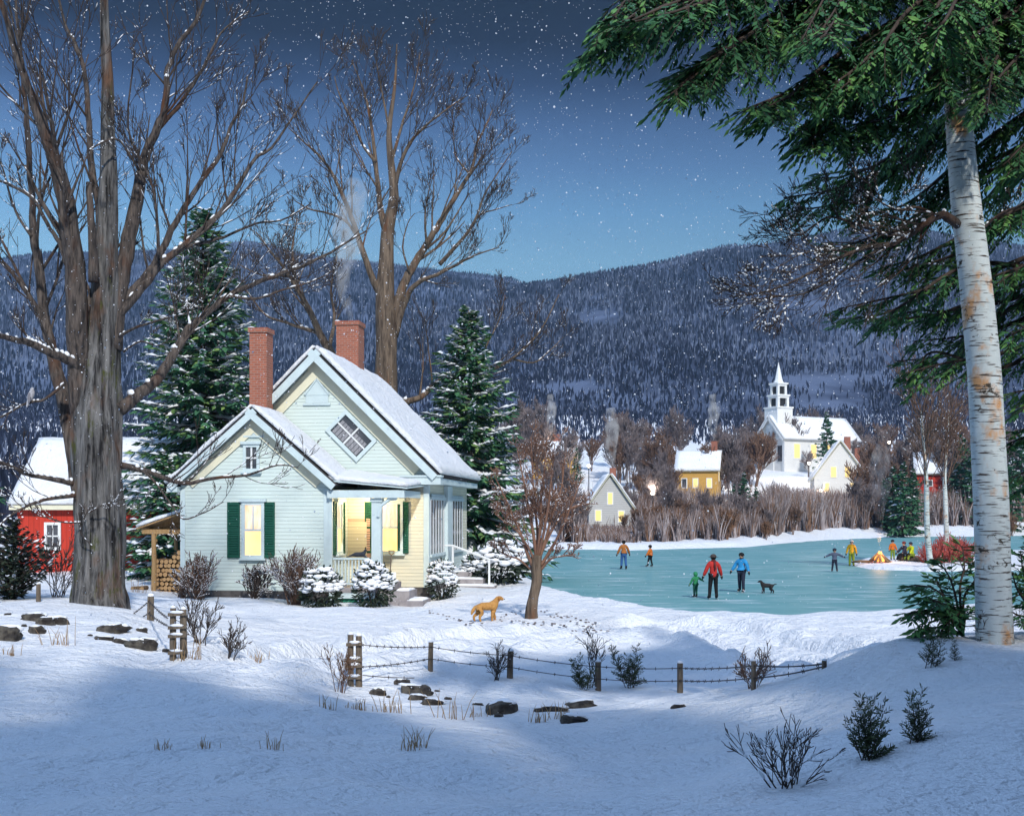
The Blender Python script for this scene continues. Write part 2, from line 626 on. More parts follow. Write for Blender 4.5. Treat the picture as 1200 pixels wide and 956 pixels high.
# ------------------------------------------------------------------ the lie of the land
CTRL = [
    # near drift at the bottom right, crest then hollow behind it
    (0, 956, 6.5), (200, 956, 6.5), (420, 956, 6.6), (600, 956, 6.4), (760, 945, 6.4), (860, 910, 6.9), (960, 880, 7.1), (1050, 855, 7.3), (1200, 836, 7.6), (1400, 815, 8.),
    (800, 1010, 5.), (1000, 990, 4.8), (1200, 970, 4.8),
    (720, 930, 8.3), (860, 893, 9.3), (960, 864, 9.6), (1060, 838, 9.8), (1200, 812, 10.),
    (1120, 790, 11.6), (1000, 800, 12.2), (1165, 752, 13.), (1320, 738, 13.2), (1065, 742, 13.4), (1010, 764, 14.2), (960, 789, 15.), (880, 807, 16.), (800, 816, 16.6), (700, 826, 16.8),
    (1150, 742, 14.5), (1100, 770, 19.), (1200, 745, 21.), (1350, 735, 20.),
    # left field in front of the bank
    (100, 870, 10.), (300, 870, 10.), (500, 880, 10.), (700, 885, 10.5), (850, 850, 12.), (600, 845, 14.), (100, 800, 14.5), (300, 812, 14.5), (430, 830, 14.8),
    (-200, 800, 14.), (-300, 900, 9.),
    # left bank, gateway, wall ridge with the fence
    (0, 706, 25.5), (70, 707, 25.5), (125, 709, 26.), (165, 725, 23.5), (200, 748, 21.), (225, 773, 19.2), (40, 745, 20.5), (130, 752, 20.), (290, 789, 18.2), (360, 797, 18.), (405, 806, 18.2),
    (-150, 700, 26.), (440, 792, 19.), (500, 785, 19.6), (560, 796, 19.6), (600, 793, 20.), (660, 802, 20.), (700, 809, 20.), (800, 810, 20.5), (885, 806, 20.5), (965, 782, 20.),
    (480, 822, 16.8), (590, 838, 15.8),
    # yard, drive, shore
    (260, 752, 25.), (330, 740, 27.), (250, 722, 31.), (120, 690, 33.), (0, 692, 34.), (300, 712, 36.), (400, 715, 35.), (500, 716, 35.), (570, 728, 33.), (623, 724, 33.),
    (550, 755, 26.), (450, 765, 24.), (330, 770, 22.), (700, 735, 31.), (650, 760, 26.), (760, 748, 28.), (800, 770, 25.), (900, 752, 27.), (1000, 745, 28.),
    (800, 723, 33.5), (900, 722, 33.5), (1000, 720, 33.5), (1060, 718, 33.5), (1200, 712, 34.), (1400, 705, 34.),
    (200, 701, 40.), (300, 701, 40.), (395, 711, 38.6), (440, 714, 38.5), (490, 711, 39.), (440, 712, 40.), (500, 704, 41.), (560, 697, 42.), (100, 680, 45.), (-100, 680, 45.), (50, 671, 51.), (200, 676, 49.), (400, 676, 52.), (520, 674, 52.),
    (590, 668, 55.), (0, 662, 60.), (300, 660, 62.), (560, 655, 65.), (-300, 655, 60.), (1300, 662, 60.),
]
cp = np.array([[P(*c).x, P(*c).y, P(*c).z] for c in CTRL])
anch = np.array([[-30, 0, 1.4], [-14, 1, 1.5], [0, 1, 1.7], [8, 0, 1.9], [30, 0, 1.8], [-30, -30, 1.5], [30, -30, 1.8], [-45, 30, 1.3], [45, 30, .9], [0, -30, 1.6], [-3, -6, 1.6], [60, 60, .4], [-60, 60, 1.], [60, 0, 1.8], [-60, 0, 1.4]], dtype=float)
cp = np.vstack([cp, anch])


def tps(r2):
    return np.where(r2 > 1e-12, .5 * r2 * np.log(np.maximum(r2, 1e-12)), 0)


def warp(x, y):
    """Farther ground counts as closer together, so near and far control points weigh alike."""
    d = np.maximum(y + 40, 5.0)
    return x / d * 40, np.log(d) * 40


cx, cy = warp(cp[:, 0], cp[:, 1])
nC = len(cp)
K = tps((cx[:, None] - cx[None]) ** 2 + (cy[:, None] - cy[None]) ** 2) + np.eye(nC) * .35
Pm = np.stack([np.ones(nC), cx, cy], 1)
A_ = np.block([[K, Pm], [Pm.T, np.zeros((3, 3))]])
sol = np.linalg.solve(A_, np.concatenate([cp[:, 2], np.zeros(3)]))
wts, aff = sol[:nC], sol[nC:]

POND = [(598, 651), (601, 664), (622, 680), (649, 694), (690, 706), (730, 714), (800, 723), (900, 727), (1000, 727), (1080, 726), (1180, 722), (1300, 705), (1500, 680), (1700, 650),
        (1700, 628), (1500, 626), (1200, 627.5), (1050, 629), (960, 633), (915, 637), (880, 641), (800, 643), (740, 645), (700, 644), (650, 644)]
ISLE = [(984, 662), (1005, 667), (1035, 668.5), (1060, 669), (1085, 671), (1110, 670), (1150, 670), (1250, 668), (1400, 660), (1400, 640), (1250, 643), (1180, 646), (1130, 648.5), (1090, 651), (1050, 653), (1010, 655), (990, 658)]


def poly_world(pl):
    return np.array([[(px - 600) / F * (CZ * F / (py - HY)), CZ * F / (py - HY)] for px, py in pl])


POND_W, ISLE_W = poly_world(POND), poly_world(ISLE)


def sdist(x, y, poly):
    """Signed distance to a polygon, negative inside."""
    d = np.full(x.shape, 1e9)
    ins = np.zeros(x.shape, bool)
    n = len(poly)
    for i in range(n):
        ax, ay = poly[i]
        bx, by = poly[(i + 1) % n]
        ex, ey = bx - ax, by - ay
        t = np.clip(((x - ax) * ex + (y - ay) * ey) / (ex * ex + ey * ey), 0, 1)
        d = np.minimum(d, (x - ax - t * ex) ** 2 + (y - ay - t * ey) ** 2)
        c = ((ay > y) != (by > y)) & (x < (bx - ax) * (y - ay) / (by - ay + 1e-12) + ax)
        ins ^= c
    d = np.sqrt(d)
    return np.where(ins, -d, d)


FARY = np.array([0, 60, 95, 112, 130, 150, 180, 230, 300, 420, 520, 700, 1000])
FARZ = np.array([.5, .5, .45, .5, 1.2, 2.6, 6.0, 11.5, 20, 36, 48, 72, 110])

# wheel ruts of the snowed-in drive, from the gateway on the right across to the shore
RUT = [P(1010, 775, 21), P(940, 765, 24), P(880, 750, 27), P(830, 738, 30), P(770, 735, 31), P(700, 740, 30), P(560, 752, 27), P(430, 768, 23.5), P(330, 785, 19.5)]


def rut_off(x, y):
    d = np.full(x.shape, 1e9)
    for a, b in zip(RUT[:-1], RUT[1:]):
        ex, ey = b.x - a.x, b.y - a.y
        t = np.clip(((x - a.x) * ex + (y - a.y) * ey) / (ex * ex + ey * ey), 0, 1)
        d = np.minimum(d, np.hypot(x - a.x - t * ex, y - a.y - t * ey))
    return (-.24 * np.exp(-((d - .75) / .26) ** 2) + .18 * np.exp(-((d - 1.5) / .4) ** 2) + .06 * np.exp(-(d / .35) ** 2)) * (1 + .5 * np.sin(x * 3.1 + 2 * np.sin(y * 1.7))) + .05 * np.exp(-(d / 2.6) ** 2) * np.sin(x * 7.3 + 2 * np.sin(y * 5.1)) * np.sin(y * 6.1 + np.sin(x * 4.))


def wob(x, y):
    return (.05 * np.sin(x * 1.1 + 1.7 * np.sin(y * .53)) * np.sin(y * .9 + 1.3 * np.sin(x * .61))
            + .025 * np.sin(x * 2.7 + y * 1.3 + 2 * np.sin(y * .8)) + .018 * np.sin(y * 4.1 - x * 1.9 + 1.5 * np.sin(x * 1.4)))


def ground(x, y):
    x = np.asarray(x, float)
    y = np.asarray(y, float)
    sh = x.shape
    x, y = x.ravel(), y.ravel()
    z = np.empty(x.shape)
    for s in range(0, len(x), 20000):
        xx, yy = x[s:s + 20000], y[s:s + 20000]
        wx, wy = warp(np.clip(xx, -70, 70), np.clip(yy, -38, 75))
        k = tps((wx[:, None] - cx[None]) ** 2 + (wy[:, None] - cy[None]) ** 2)
        near = k @ wts + aff[0] + aff[1] * wx + aff[2] * wy
        near = np.clip(near, -.2, 2.6)
        far = np.interp(yy - np.clip((xx - 25) * 1.3, 0, 42) * (1 - sstep(168, 215, yy)), FARY, FARZ) + .002 * np.maximum(np.abs(xx) - 60, 0) + sstep(120, 220, yy) * 1.2 * np.sin(xx * .05 + 1) * np.sin(yy * .031)
        t = sstep(52, 72, yy)
        zz = near * (1 - t) + far * t
        zz += wob(xx, yy) * (1 - .5 * t) + rut_off(xx, yy)
        sc = np.clip(yy / 45, .7, 3)
        sdp = sdist(xx, yy, POND_W)
        sdi = sdist(xx, yy, ISLE_W)
        base = np.maximum(zz, .10 + .06 * np.sin(xx * 1.3 + yy))
        base = np.where(yy > 28, base, zz)
        pond = np.where(sdp < 1.2 * sc, 1 - sstep(-.5 * sc, .9 * sc, sdp), 0)
        zz = base * (1 - pond) - .45 * pond
        isl = 1 - sstep(-1.4, .5, sdi)
        zz = np.where((sdp < 2) & (sdi < .5), lerp(zz, .22 + .06 * np.sin(xx * 1.7) * np.sin(yy * .9), isl), zz)
        z[s:s + 20000] = zz
    return z.reshape(sh)


def gz(x, y):
    return float(ground(np.array([x]), np.array([y]))[0])


def G(px, D, dz=0.0):
    """Point on the ground at distance D in column px."""
    x = (px - 600) / F * D
    return Vector((x, D, gz(x, D) + dz))


def hit(px, py, d0=4.5, d1=75):
    """First ground point seen through pixel (px, py)."""
    D = np.linspace(d0, d1, 900)
    x = (px - 600) / F * D
    zr = CZ + (HY - py) / F * D
    g = ground(x, D)
    k = np.argmax(g >= zr)
    return Vector((x[k], D[k], g[k]))


def axis(parts):
    r = []
    for a, b, st in parts:
        r += list(np.arange(a, b, st))
    return np.array(r + [parts[-1][1]])


ys = axis([(-32, 3.4, 1.6), (3.4, 12, .10), (12, 24, .16), (24, 42, .26), (42, 75, .7), (75, 125, 1.2), (125, 300, 6), (300, 1000, 40)])
xs_h = axis([(0, 7, .14), (7, 14, .22), (14, 24, .5), (24, 60, 1.4), (60, 140, 5), (140, 900, 50)])
xs = np.concatenate([-xs_h[:0:-1], xs_h])
gx, gy = np.meshgrid(xs, ys)
gzv = ground(gx, gy)
verts = np.stack([gx.ravel(), gy.ravel(), gzv.ravel()], 1)
nx_, ny_ = len(xs), len(ys)
ii = (np.arange(ny_ - 1)[:, None] * nx_ + np.arange(nx_ - 1)[None]).ravel()
quads = np.stack([ii, ii + 1, ii + nx_ + 1, ii + nx_], 1)
me = bpy.data.meshes.new('snowy_ground')
me.from_pydata(verts.tolist(), [], quads.tolist())
me.materials.append(MT['snow'])
me.polygons.foreach_set('use_smooth', np.ones(len(quads), bool))
go = bpy.data.objects.new('snowy_ground', me)
col.objects.link(go)
tag(go, 'blue shaded and bright open snow over the yard, bank and drifts', None, None, 'structure')

mb = MB()
mb.add([(-6, 30, 0), (140, 30, 0), (160, 200, 0), (-12, 200, 0)], [(0, 1, 2, 3)])
tag(mb.build('pond_ice', MT['ice']), 'teal frozen pond used for skating', None, None, 'structure')

# ------------------------------------------------------------------ hills and their far woods
RID1 = [(-900, 360), (-300, 320), (0, 303), (60, 296), (180, 293), (240, 291), (270, 284), (292, 282), (315, 287), (350, 297), (400, 304), (450, 309), (520, 317), (570, 322), (600, 327), (640, 342), (800, 390), (1000, 430), (2200, 430)]
RID2 = [(-900, 470), (200, 450), (450, 400), (540, 360), (600, 338), (625, 332), (650, 330), (700, 320), (760, 311), (800, 302), (835, 293), (850, 289), (900, 286), (960, 275), (1000, 268), (1060, 267), (1100, 274), (1200, 290), (1500, 310), (2200, 340)]
HILL = [(RID1, 600., 1350., 56., 11), (RID2, 430., 1000., 37., 23)]


def hill_z(h, px, t):
    rid, y0, y1, zb, sd_ = HILL[h]
    Y = y0 + (y1 - y0) * t
    X = (px - 600) / F * Y
    pr = np.interp(px, [a for a, b in rid], [b for a, b in rid])
    zr = CZ + (HY - pr) / F * y1
    z = zb + (zr - zb) * (t ** 1.05)
    z += np.sin(np.pi * np.minimum(t, 1)) * 9 * (np.sin(X * .021 + sd_ + 2 * t) * np.sin(Y * .016 + sd_) + .6 * np.sin(X * .047 + Y * .02))
    return X, Y, z


MT['hill'] = mat('hillside_snow_and_scrub', (.10, .13, .205), (.035, .047, .085), .02, .95, stretch=(1, 1, 1), lo=.42, hi=.6, detail=6)
pxs = np.linspace(-900, 2200, 260)
ts = np.concatenate([np.linspace(0, 1, 60), [1.08, 1.3]])
for h in range(2):
    PX, T = np.meshgrid(pxs, ts)
    X, Y, Z = hill_z(h, PX, np.minimum(T, 1))
    Y = np.where(T > 1, Y + (T - 1) * 900, Y)
    Z = np.where(T > 1, Z - (T - 1) * 500, Z)
    nn = len(pxs)
    ii = (np.arange(len(ts) - 1)[:, None] * nn + np.arange(nn - 1)[None]).ravel()
    me = bpy.data.meshes.new('hills')
    me.from_pydata(np.stack([X.ravel(), Y.ravel(), Z.ravel()], 1).tolist(), [], np.stack([ii, ii + 1, ii + nn + 1, ii + nn], 1).tolist())
    me.materials.append(MT['hill'])
    me.polygons.foreach_set('use_smooth', np.ones(len(ii), bool))
    ho = bpy.data.objects.new('hills', me)
    col.objects.link(ho)
    tag(ho, ['dark wooded mountain ridge far behind the house', 'dark wooded hill rising behind the white church'][h], None, None, 'structure')

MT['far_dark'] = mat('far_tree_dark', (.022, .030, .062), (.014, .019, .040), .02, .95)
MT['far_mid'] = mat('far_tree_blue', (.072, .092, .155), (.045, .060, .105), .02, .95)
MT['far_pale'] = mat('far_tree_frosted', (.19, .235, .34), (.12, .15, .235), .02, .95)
rg = np.random.default_rng(5)


def far_wood(n, h, name, label):
    V, Fc, Mi = [], [], []
    if h == 3:
        Y = rg.uniform(95, 330, n)
        px = rg.uniform(-300, 590, n)
        X = (px - 600) / F * Y
        Z = ground(X, Y)
        t = Y / 900
    elif h < 2:
        px = rg.uniform(-250, 1500, n)
        t = rg.uniform(.0, 1.0, n) ** .8
        X, Y, Z = hill_z(h, px, t)
    else:
        Y = rg.uniform(300, 640, n)
        px = rg.uniform(-250, 1500, n)
        X = (px - 600) / F * Y
        Z = ground(X, Y)
        t = Y / 900
    keep = []
    for i in range(n):
        p = Vector((X[i] * .010, Y[i] * .011, h * 7.0))
        d = mnoise.noise(p) + .5 * mnoise.noise(p * 2.7)
        d2 = mnoise.noise(p * 1.9 + Vector((31, 7, 2)))
        rowp = CZ + 0
        py = HY - (Z[i] - CZ) / Y[i] * F
        open_ = d > (.55 if py < 440 else (.16 if h < 2 else .42)) and not (h > 1 and X[i] < -10)
        if open_ and rg.random() < .93:
            continue
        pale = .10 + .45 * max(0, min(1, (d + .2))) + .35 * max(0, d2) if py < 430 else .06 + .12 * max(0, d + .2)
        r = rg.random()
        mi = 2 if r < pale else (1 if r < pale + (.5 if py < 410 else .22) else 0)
        fs_ = min(1, Y[i] / 800) if h < 3 else rg.uniform(.45, .75)
        hh = rg.uniform(4.2, 7.8) * fs_ * (1 if h == 2 or t[i] < .88 else .55)
        ww = rg.uniform(.30, .62) * (1.3 if mi == 0 else 1) * fs_
        b = len(V)
        x, y, z = X[i], Y[i], Z[i] - .5
        lx = rg.uniform(-.6, .6)
        q = rg.uniform(.35, .7)
        V += [(x, y, z), (x - ww, y - ww * .5, z + hh * q), (x + ww, y - ww * .3, z + hh * q), (x, y + ww, z + hh * q), (x + lx, y, z + hh)]
        Fc += [(b, b + 2, b + 4, b + 1), (b, b + 3, b + 4, b + 2), (b, b + 1, b + 4, b + 3)]
        Mi += [mi] * 3
    me = bpy.data.meshes.new(name)
    me.from_pydata(V, [], Fc)
    for k in ('far_dark', 'far_mid', 'far_pale'):
        me.materials.append(MT[k])
    me.polygons.foreach_set('material_index', np.array(Mi, dtype=np.int32))
    o = bpy.data.objects.new(name, me)
    col.objects.link(o)
    tag(o, label, 'woods', None, 'stuff')


far_wood(78000, 0, 'far_woods', 'bare dark blue woods covering the far mountain ridge')
far_wood(96000, 1, 'far_woods', 'bare dark blue woods covering the hill behind the church')
far_wood(42000, 2, 'far_woods', 'dark bare woods at the foot of the hills')
far_wood(9000, 3, 'far_woods', 'dark bare woods behind the red barn and the cottage')

# ------------------------------------------------------------------ the blue evening air between here and the hills
hz = MB()
hz.box(-1500, 1500, -60, 1560, -9, 326)
hm, hnt, hb_ = newmat('evening_air')
hnt.nodes.remove(hb_)
hv = N(hnt, 'ShaderNodeVolumePrincipled')
hv.inputs['Color'].default_value = (.30, .52, .80, 1)
hv.inputs['Density'].default_value = .0002
hnt.links.new(hv.outputs[0], hnt.nodes['Material Output'].inputs['Volume'])
ho = hz.build('haze', hm)
tag(ho, 'thin blue evening haze over the valley', None, None, 'stuff')
# ------------------------------------------------------------------ growing things
class Snowy:
    """wood + snow pair that together make a bare tree."""

    def __init__(s, seed=1):
        s.wood, s.twig, s.snow = MB(), MB(), MB()
        s.r = random.Random(seed)
        s.kr = 1.0
        s.full = .011
        s.kk = 1.0

    def snow_on(s, pts, rad, prob):
        r = s.r
        run = None
        for i in range(len(pts) - 1):
            a, b = pts[i], pts[i + 1]
            d = b - a
            if d.length < 1e-6:
                continue
            flat = abs(d.normalized().z) < .82
            ra = rad[i] if hasattr(rad, '__len__') else rad
            if flat and r.random() < prob * min(1.0, ra / s.full):
                ra = max(ra, .008)
                off = Vector((0, 0, ra * .75))
                m = (a + b) / 2 + off * 1.25
                a2, b2 = a.lerp(b, r.uniform(0, .25)) + off, a.lerp(b, r.uniform(.75, 1)) + off
                k = ra * r.uniform(.55, .85) + .004
                s.snow.tube([a2, a2.lerp(m, .5), m, m.lerp(b2, .5), b2], [k * .3, k * .9, k, k * .9, k * .3], 5)

    def grow(s, p, d, L, r0, depth, up=.10, wig=.22, kids=5, spread=(.45, .95), sn=.0, seg=7, shrink=(.38, .62), minr=.004, first=.22, tg=0):
        r = s.r
        d = Vector(d).normalized()
        pts, rad = [Vector(p)], [r0]
        p = Vector(p)
        for i in range(seg):
            d = (d + Vector((r.uniform(-wig, wig), r.uniform(-wig, wig), r.uniform(-wig, wig) + up))).normalized()
            p = p + d * (L / seg)
            pts.append(p.copy())
            rad.append(max(minr, r0 * (1 - .75 * (i + 1) / seg)))
        n = 8 if r0 > .06 else (5 if r0 > .02 else 3)
        (s.wood if r0 > .03 else s.twig).tube(pts, rad, n)
        if sn:
            s.snow_on(pts, rad, sn)
        if depth > 0:
            for k in range(kids):
                t = r.uniform(first, .98)
                i = min(seg - 1, int(t * seg))
                q = pts[i].lerp(pts[i + 1], t * seg - i)
                td = (pts[i + 1] - pts[i]).normalized()
                ax = td.orthogonal().normalized()
                ax = Matrix.Rotation(r.uniform(0, TAU), 3, td) @ ax
                dd = (td * math.cos(a := r.uniform(*spread)) + ax * math.sin(a))
                s.grow(q, dd, L * r.uniform(*shrink) * (1.15 - .5 * t), max(minr, rad[i] * r.uniform(.45, .7)), depth - 1, up, wig * 1.1, max(2, kids - 1), spread, sn, max(3, seg - 1), shrink, minr, first)

    def limb(s, pxs, r0, r1, D0, D1, kids, depth, Lk=.35, sn=.2, wood=None, flute=.0, up=.12, jit=.03, kidr=.5, sub=4, t0=.2, minr=.006, nrad=None, Lmin=.5):
        """Hand-laid limb through picture columns/rows at distances D0..D1, with twigs grown along it."""
        r = s.r
        r0, r1 = r0 * s.kr, r1 * s.kr
        nrad = [q * s.kr for q in nrad] if nrad else None
        n = len(pxs)
        ctrl = [P(x, y, lerp(D0, D1, i / (n - 1))) for i, (x, y) in enumerate(pxs)]
        pts = smooth_path(ctrl, sub)
        L = sum((b - a).length for a, b in zip(pts[:-1], pts[1:]))
        m = len(pts)
        for i in range(1, m - 1):
            pts[i] = pts[i] + Vector((r.uniform(-jit, jit), r.uniform(-jit, jit) * 2, r.uniform(-jit, jit))) * (r0 * 2 + .1)
        if nrad:
            rad = list(np.interp(np.linspace(0, 1, m), np.linspace(0, 1, len(nrad)), nrad))
        else:
            rad = [lerp(r0, r1, (i / (m - 1)) ** .75) for i in range(m)]
        s.wood.tube(pts, rad, 16 if r0 > .25 else (10 if r0 > .08 else 6), flute=flute, seed=r.uniform(0, 50))
        if sn:
            s.snow_on(pts, rad, sn)
        kids = int(round(kids * s.kk))
        for k in range(kids):
            t = t0 + (1 - t0) * ((k + r.uniform(.1, .9)) / kids)
            i = min(m - 2, int(t * (m - 1)))
            q = pts[i].lerp(pts[i + 1], r.random())
            td = (pts[min(m - 1, i + 1)] - pts[i]).normalized()
            ax = Matrix.Rotation(r.uniform(0, TAU), 3, td) @ td.orthogonal().normalized()
            ax.y *= .75
            a = r.uniform(.4, .9)
            dd = td * math.cos(a) + ax * math.sin(a) + Vector((0, 0, .25))
            s.grow(q, dd, max(Lmin, L * Lk * 1.45 * (1.2 - .75 * t) * r.uniform(.6, 1.15)), max(minr, rad[i] * kidr * r.uniform(.6, .95)), depth, up * .7, .085, 4, (.30, .72), sn * .8, minr=minr, shrink=(.45, .75))
        return pts, rad


def smooth_path(c, sub):
    out = []
    n = len(c)
    for i in range(n - 1):
        p0, p1, p2, p3 = c[max(i - 1, 0)], c[i], c[i + 1], c[min(i + 2, n - 1)]
        for k in range(sub):
            t = k / sub
            out.append(.5 * (2 * p1 + (p2 - p0) * t + (2 * p0 - 5 * p1 + 4 * p2 - p3) * t * t + (3 * p1 - p0 - 3 * p2 + p3) * t ** 3))
    out.append(c[-1].copy())
    return out


def finish_bare(s, name, base, label, cat, group=None, bark='bark_limb', trunk=None, twig='twig', trunk_bark=None):
    t = thing(name, base, label, cat, group)
    if trunk is not None:
        trunk.build('trunk', MT[trunk_bark or bark], t, True, base)
    if s.wood.f:
        s.wood.build('limbs', MT[bark], t, True, base)
    if s.twig.f:
        s.twig.build('crown', MT[twig], t, True, base)
    if s.snow.f:
        s.snow.build('branch_snow', MT['clump_snow'], t, True, base)
    return t


def near(pt, px, py):
    return P(px, py, pt)


# ---- the big old maple on the left
D = 26.0
b0 = P(117, 712, D)
s = Snowy(11)
s.kr = .70
s.kk = .75
tr = MB()
tp = [P(117, 735, D), P(117, 716, D), P(116, 690, D), P(116, 650, D), P(116, 600, D), P(115, 560, D), P(114, 520, D), P(114, 480, D), P(117, 440, D), P(121, 400, D), P(123, 350, D), P(124, 300, D), P(126, 250, D), P(127, 200, D),
      P(126, 150, D), P(126, 100, D), P(124, 60, D), P(122, 10, D), P(121, -60, D), P(118, -160, D)]
tr_r = [.80, .66, .56, .53, .515, .51, .505, .48, .41, .355, .30, .265, .22, .18, .15, .12, .11, .09, .07, .04]
pp = smooth_path(tp, 4)
tr.tube(pp, list(np.interp(np.linspace(0, len(tp) - 1, len(pp)), range(len(tp)), tr_r)), 40, flute=.16, seed=3)
LM = s.limb
LM([(108, 520), (95, 470), (92, 400), (88, 330), (79, 251), (66, 195), (55, 161), (37, 114), (20, 64), (3, 10), (-12, -50)], .36, .05, D, D - 1.5, 16, 3, .22, .25, flute=.14, nrad=[.40, .36, .33, .31, .27, .2, .17, .13, .10, .07, .04])
LM([(117, 300), (117, 251), (108, 200), (104, 144), (100, 90), (88, 50), (77, 30), (62, -30)], .16, .03, D, D + 1.2, 10, 3, .25, .2)
LM([(110, 330), (107, 270), (104, 214)], .17, .09, D - .4, D - .5, 0, 0, sn=0, flute=.15)
LM([(133, 410), (140, 340), (147, 301), (156, 255), (164, 217), (171, 181), (191, 134), (196, 100), (197, 80), (212, 48), (231, 23), (250, -30)], .25, .04, D, D + 1, 12, 3, .22, .22, flute=.12, nrad=[.26, .25, .24, .21, .18, .15, .12, .10, .09, .07, .06, .03])
LM([(171, 185), (182, 157), (207, 127), (222, 105), (234, 87), (250, 55), (264, 33), (292, 13)], .10, .02, D + .4, D + 1.4, 9, 3, .3, .25)
LM([(168, 200), (160, 180), (150, 150), (152, 110), (158, 60)], .06, .02, D, D - 1, 6, 3, .3, .3)
LM([(163, 200), (140, 165), (118, 168), (105, 176)], .05, .02, D, D - 1, 4, 2, .3, .5)
LM([(130, 395), (144, 354), (163, 333), (181, 311), (197, 277), (212, 250), (231, 220), (258, 180), (270, 150), (285, 120), (290, 90)], .19, .03, D, D + 1.5, 14, 3, .25, .3, flute=.1)
LM([(186, 300), (184, 260), (180, 225), (172, 200)], .07, .03, D, D - .6, 5, 3, .35, .4)
LM([(136, 372), (167, 337), (190, 308), (217, 287), (254, 254), (272, 230), (284, 210), (300, 185), (318, 173), (345, 135), (372, 96)], .16, .025, D, D + 2.5, 14, 3, .25, .3)
LM([(210, 292), (235, 285), (262, 278), (300, 262), (330, 258), (362, 240)], .07, .02, D + 1, D + 2, 9, 3, .3, .5)
LM([(140, 480), (165, 460), (187, 441), (207, 408), (222, 385), (234, 374), (268, 347), (301, 331), (330, 321), (370, 305), (405, 285), (430, 270)], .22, .025, D, D + 3, 15, 3, .25, .35, flute=.1)
LM([(268, 347), (300, 350), (330, 340), (365, 330), (390, 318)], .06, .015, D + 1.5, D + 2, 7, 3, .3, .4)
LM([(142, 545), (175, 553), (215, 566), (250, 560), (292, 556), (325, 545), (350, 548)], .11, .015, D, D + .5, 9, 2, .28, .45)
LM([(165, 550), (182, 565), (200, 590), (215, 608), (240, 600), (262, 588)], .05, .012, D, D - .5, 8, 2, .3, .4)
LM([(140, 395), (160, 383), (200, 372), (225, 366)], .06, .015, D - .2, D - 1.2, 6, 2, .3, .5)
LM([(145, 412), (165, 400), (185, 405), (200, 395)], .04, .012, D - .3, D - 1.2, 4, 2, .3, .5)
LM([(110, 440), (97, 431), (75, 420), (54, 411), (35, 402), (17, 398), (-7, 391), (-40, 380)], .19, .06, D, D - 2, 9, 2, .25, .7, flute=.1)
LM([(97, 590), (88, 545), (77, 478), (64, 428), (56, 390), (50, 361), (46, 320), (40, 277), (37, 227), (33, 160), (27, 90), (20, 20), (12, -50)], .25, .05, D + .6, D + 1.5, 14, 3, .24, .25, flute=.12, nrad=[.26, .25, .24, .2, .17, .15, .14, .13, .10, .09, .07, .05, .03])
LM([(56, 392), (42, 360), (22, 330), (0, 303), (-25, 280)], .11, .04, D + 1, D, 6, 3, .3, .35)
LM([(78, 310), (70, 285), (55, 262), (40, 235), (18, 220), (0, 212), (-20, 205)], .09, .03, D - .4, D - 1.4, 8, 3, .3, .5)
LM([(37, 277), (22, 255), (12, 230), (4, 200), (-10, 160)], .06, .02, D + 1, D + 1.5, 6, 3, .35, .35)
LM([(86, 566), (60, 561), (31, 555), (10, 545), (-15, 535)], .10, .04, D - .3, D - 1.3, 7, 2, .28, .6)
LM([(88, 580), (65, 583), (47, 587), (25, 596), (9, 607), (-12, 628)], .08, .02, D - .5, D - 1.6, 7, 2, .3, .65)
LM([(95, 612), (75, 612), (55, 606), (38, 604)], .03, .01, D - .6, D - 1.2, 6, 2, .35, .7, minr=.005)
LM([(108, 640), (95, 625), (92, 612)], .02, .008, D - .7, D - .9, 4, 2, .5, .7, minr=.005)
LM([(105, 600), (125, 590), (145, 592)], .025, .008, D - .7, D - 1., 5, 2, .4, .7, minr=.005)
LM([(75, 450), (52, 468), (32, 472), (2, 488), (-15, 492)], .05, .03, D - .2, D - .6, 5, 2, .28, .5)
finish_bare(s, 'maple_tree', b0, 'huge old bare maple with mossy furrowed trunk beside the red barn', 'tree', trunk=tr, trunk_bark='bark')

# ---- the bare tree behind the house
D = 57.
b0 = Vector((P(452, 450, D).x, D, .5))
s = Snowy(23)
s.full = .03
s.kr = .74
s.kk = .72
tr = MB()
tp = [b0 + Vector((0, 0, -.3)), b0 + Vector((0, 0, 3)), P(452, 460, D), P(452, 430, D), P(453, 400, D), P(452, 365, D), P(451, 338, D), P(453, 300, D), P(455, 267, D), P(462, 231, D), P(458, 189, D), P(456, 153, D), P(462, 107, D), P(464, 80, D), P(465, 52, D)]
tr_r = [.90, .68, .56, .53, .50, .50, .43, .34, .29, .22, .16, .12, .08, .05, .03]
pp = smooth_path(tp, 3)
tr.tube(pp, list(np.interp(np.linspace(0, len(tp) - 1, len(pp)), range(len(tp)), tr_r)), 20, flute=.1, seed=8)
LM = s.limb
kw = dict(minr=.010, Lmin=1.2)
LM([(453, 275), (447, 250), (444, 228), (440, 190), (437, 160), (432, 130), (426, 107), (412, 71)], .26, .03, D, D + 1.5, 18, 3, .30, .2, **kw)
LM([(446, 345), (437, 327), (422, 285), (412, 255), (401, 228), (390, 205), (376, 185), (358, 168), (338, 150)], .26, .03, D, D - 2, 20, 3, .28, .25, **kw)
LM([(424, 290), (408, 262), (385, 250), (362, 245), (345, 235)], .12, .03, D, D - 2, 10, 3, .3, .35, **kw)
LM([(440, 190), (425, 170), (412, 140), (398, 112), (392, 90)], .12, .03, D, D + 2, 10, 3, .3, .2, **kw)
LM([(462, 225), (470, 190), (483, 164), (497, 150), (508, 140), (535, 120), (548, 112)], .16, .025, D, D - 1.5, 14, 3, .28, .2, **kw)
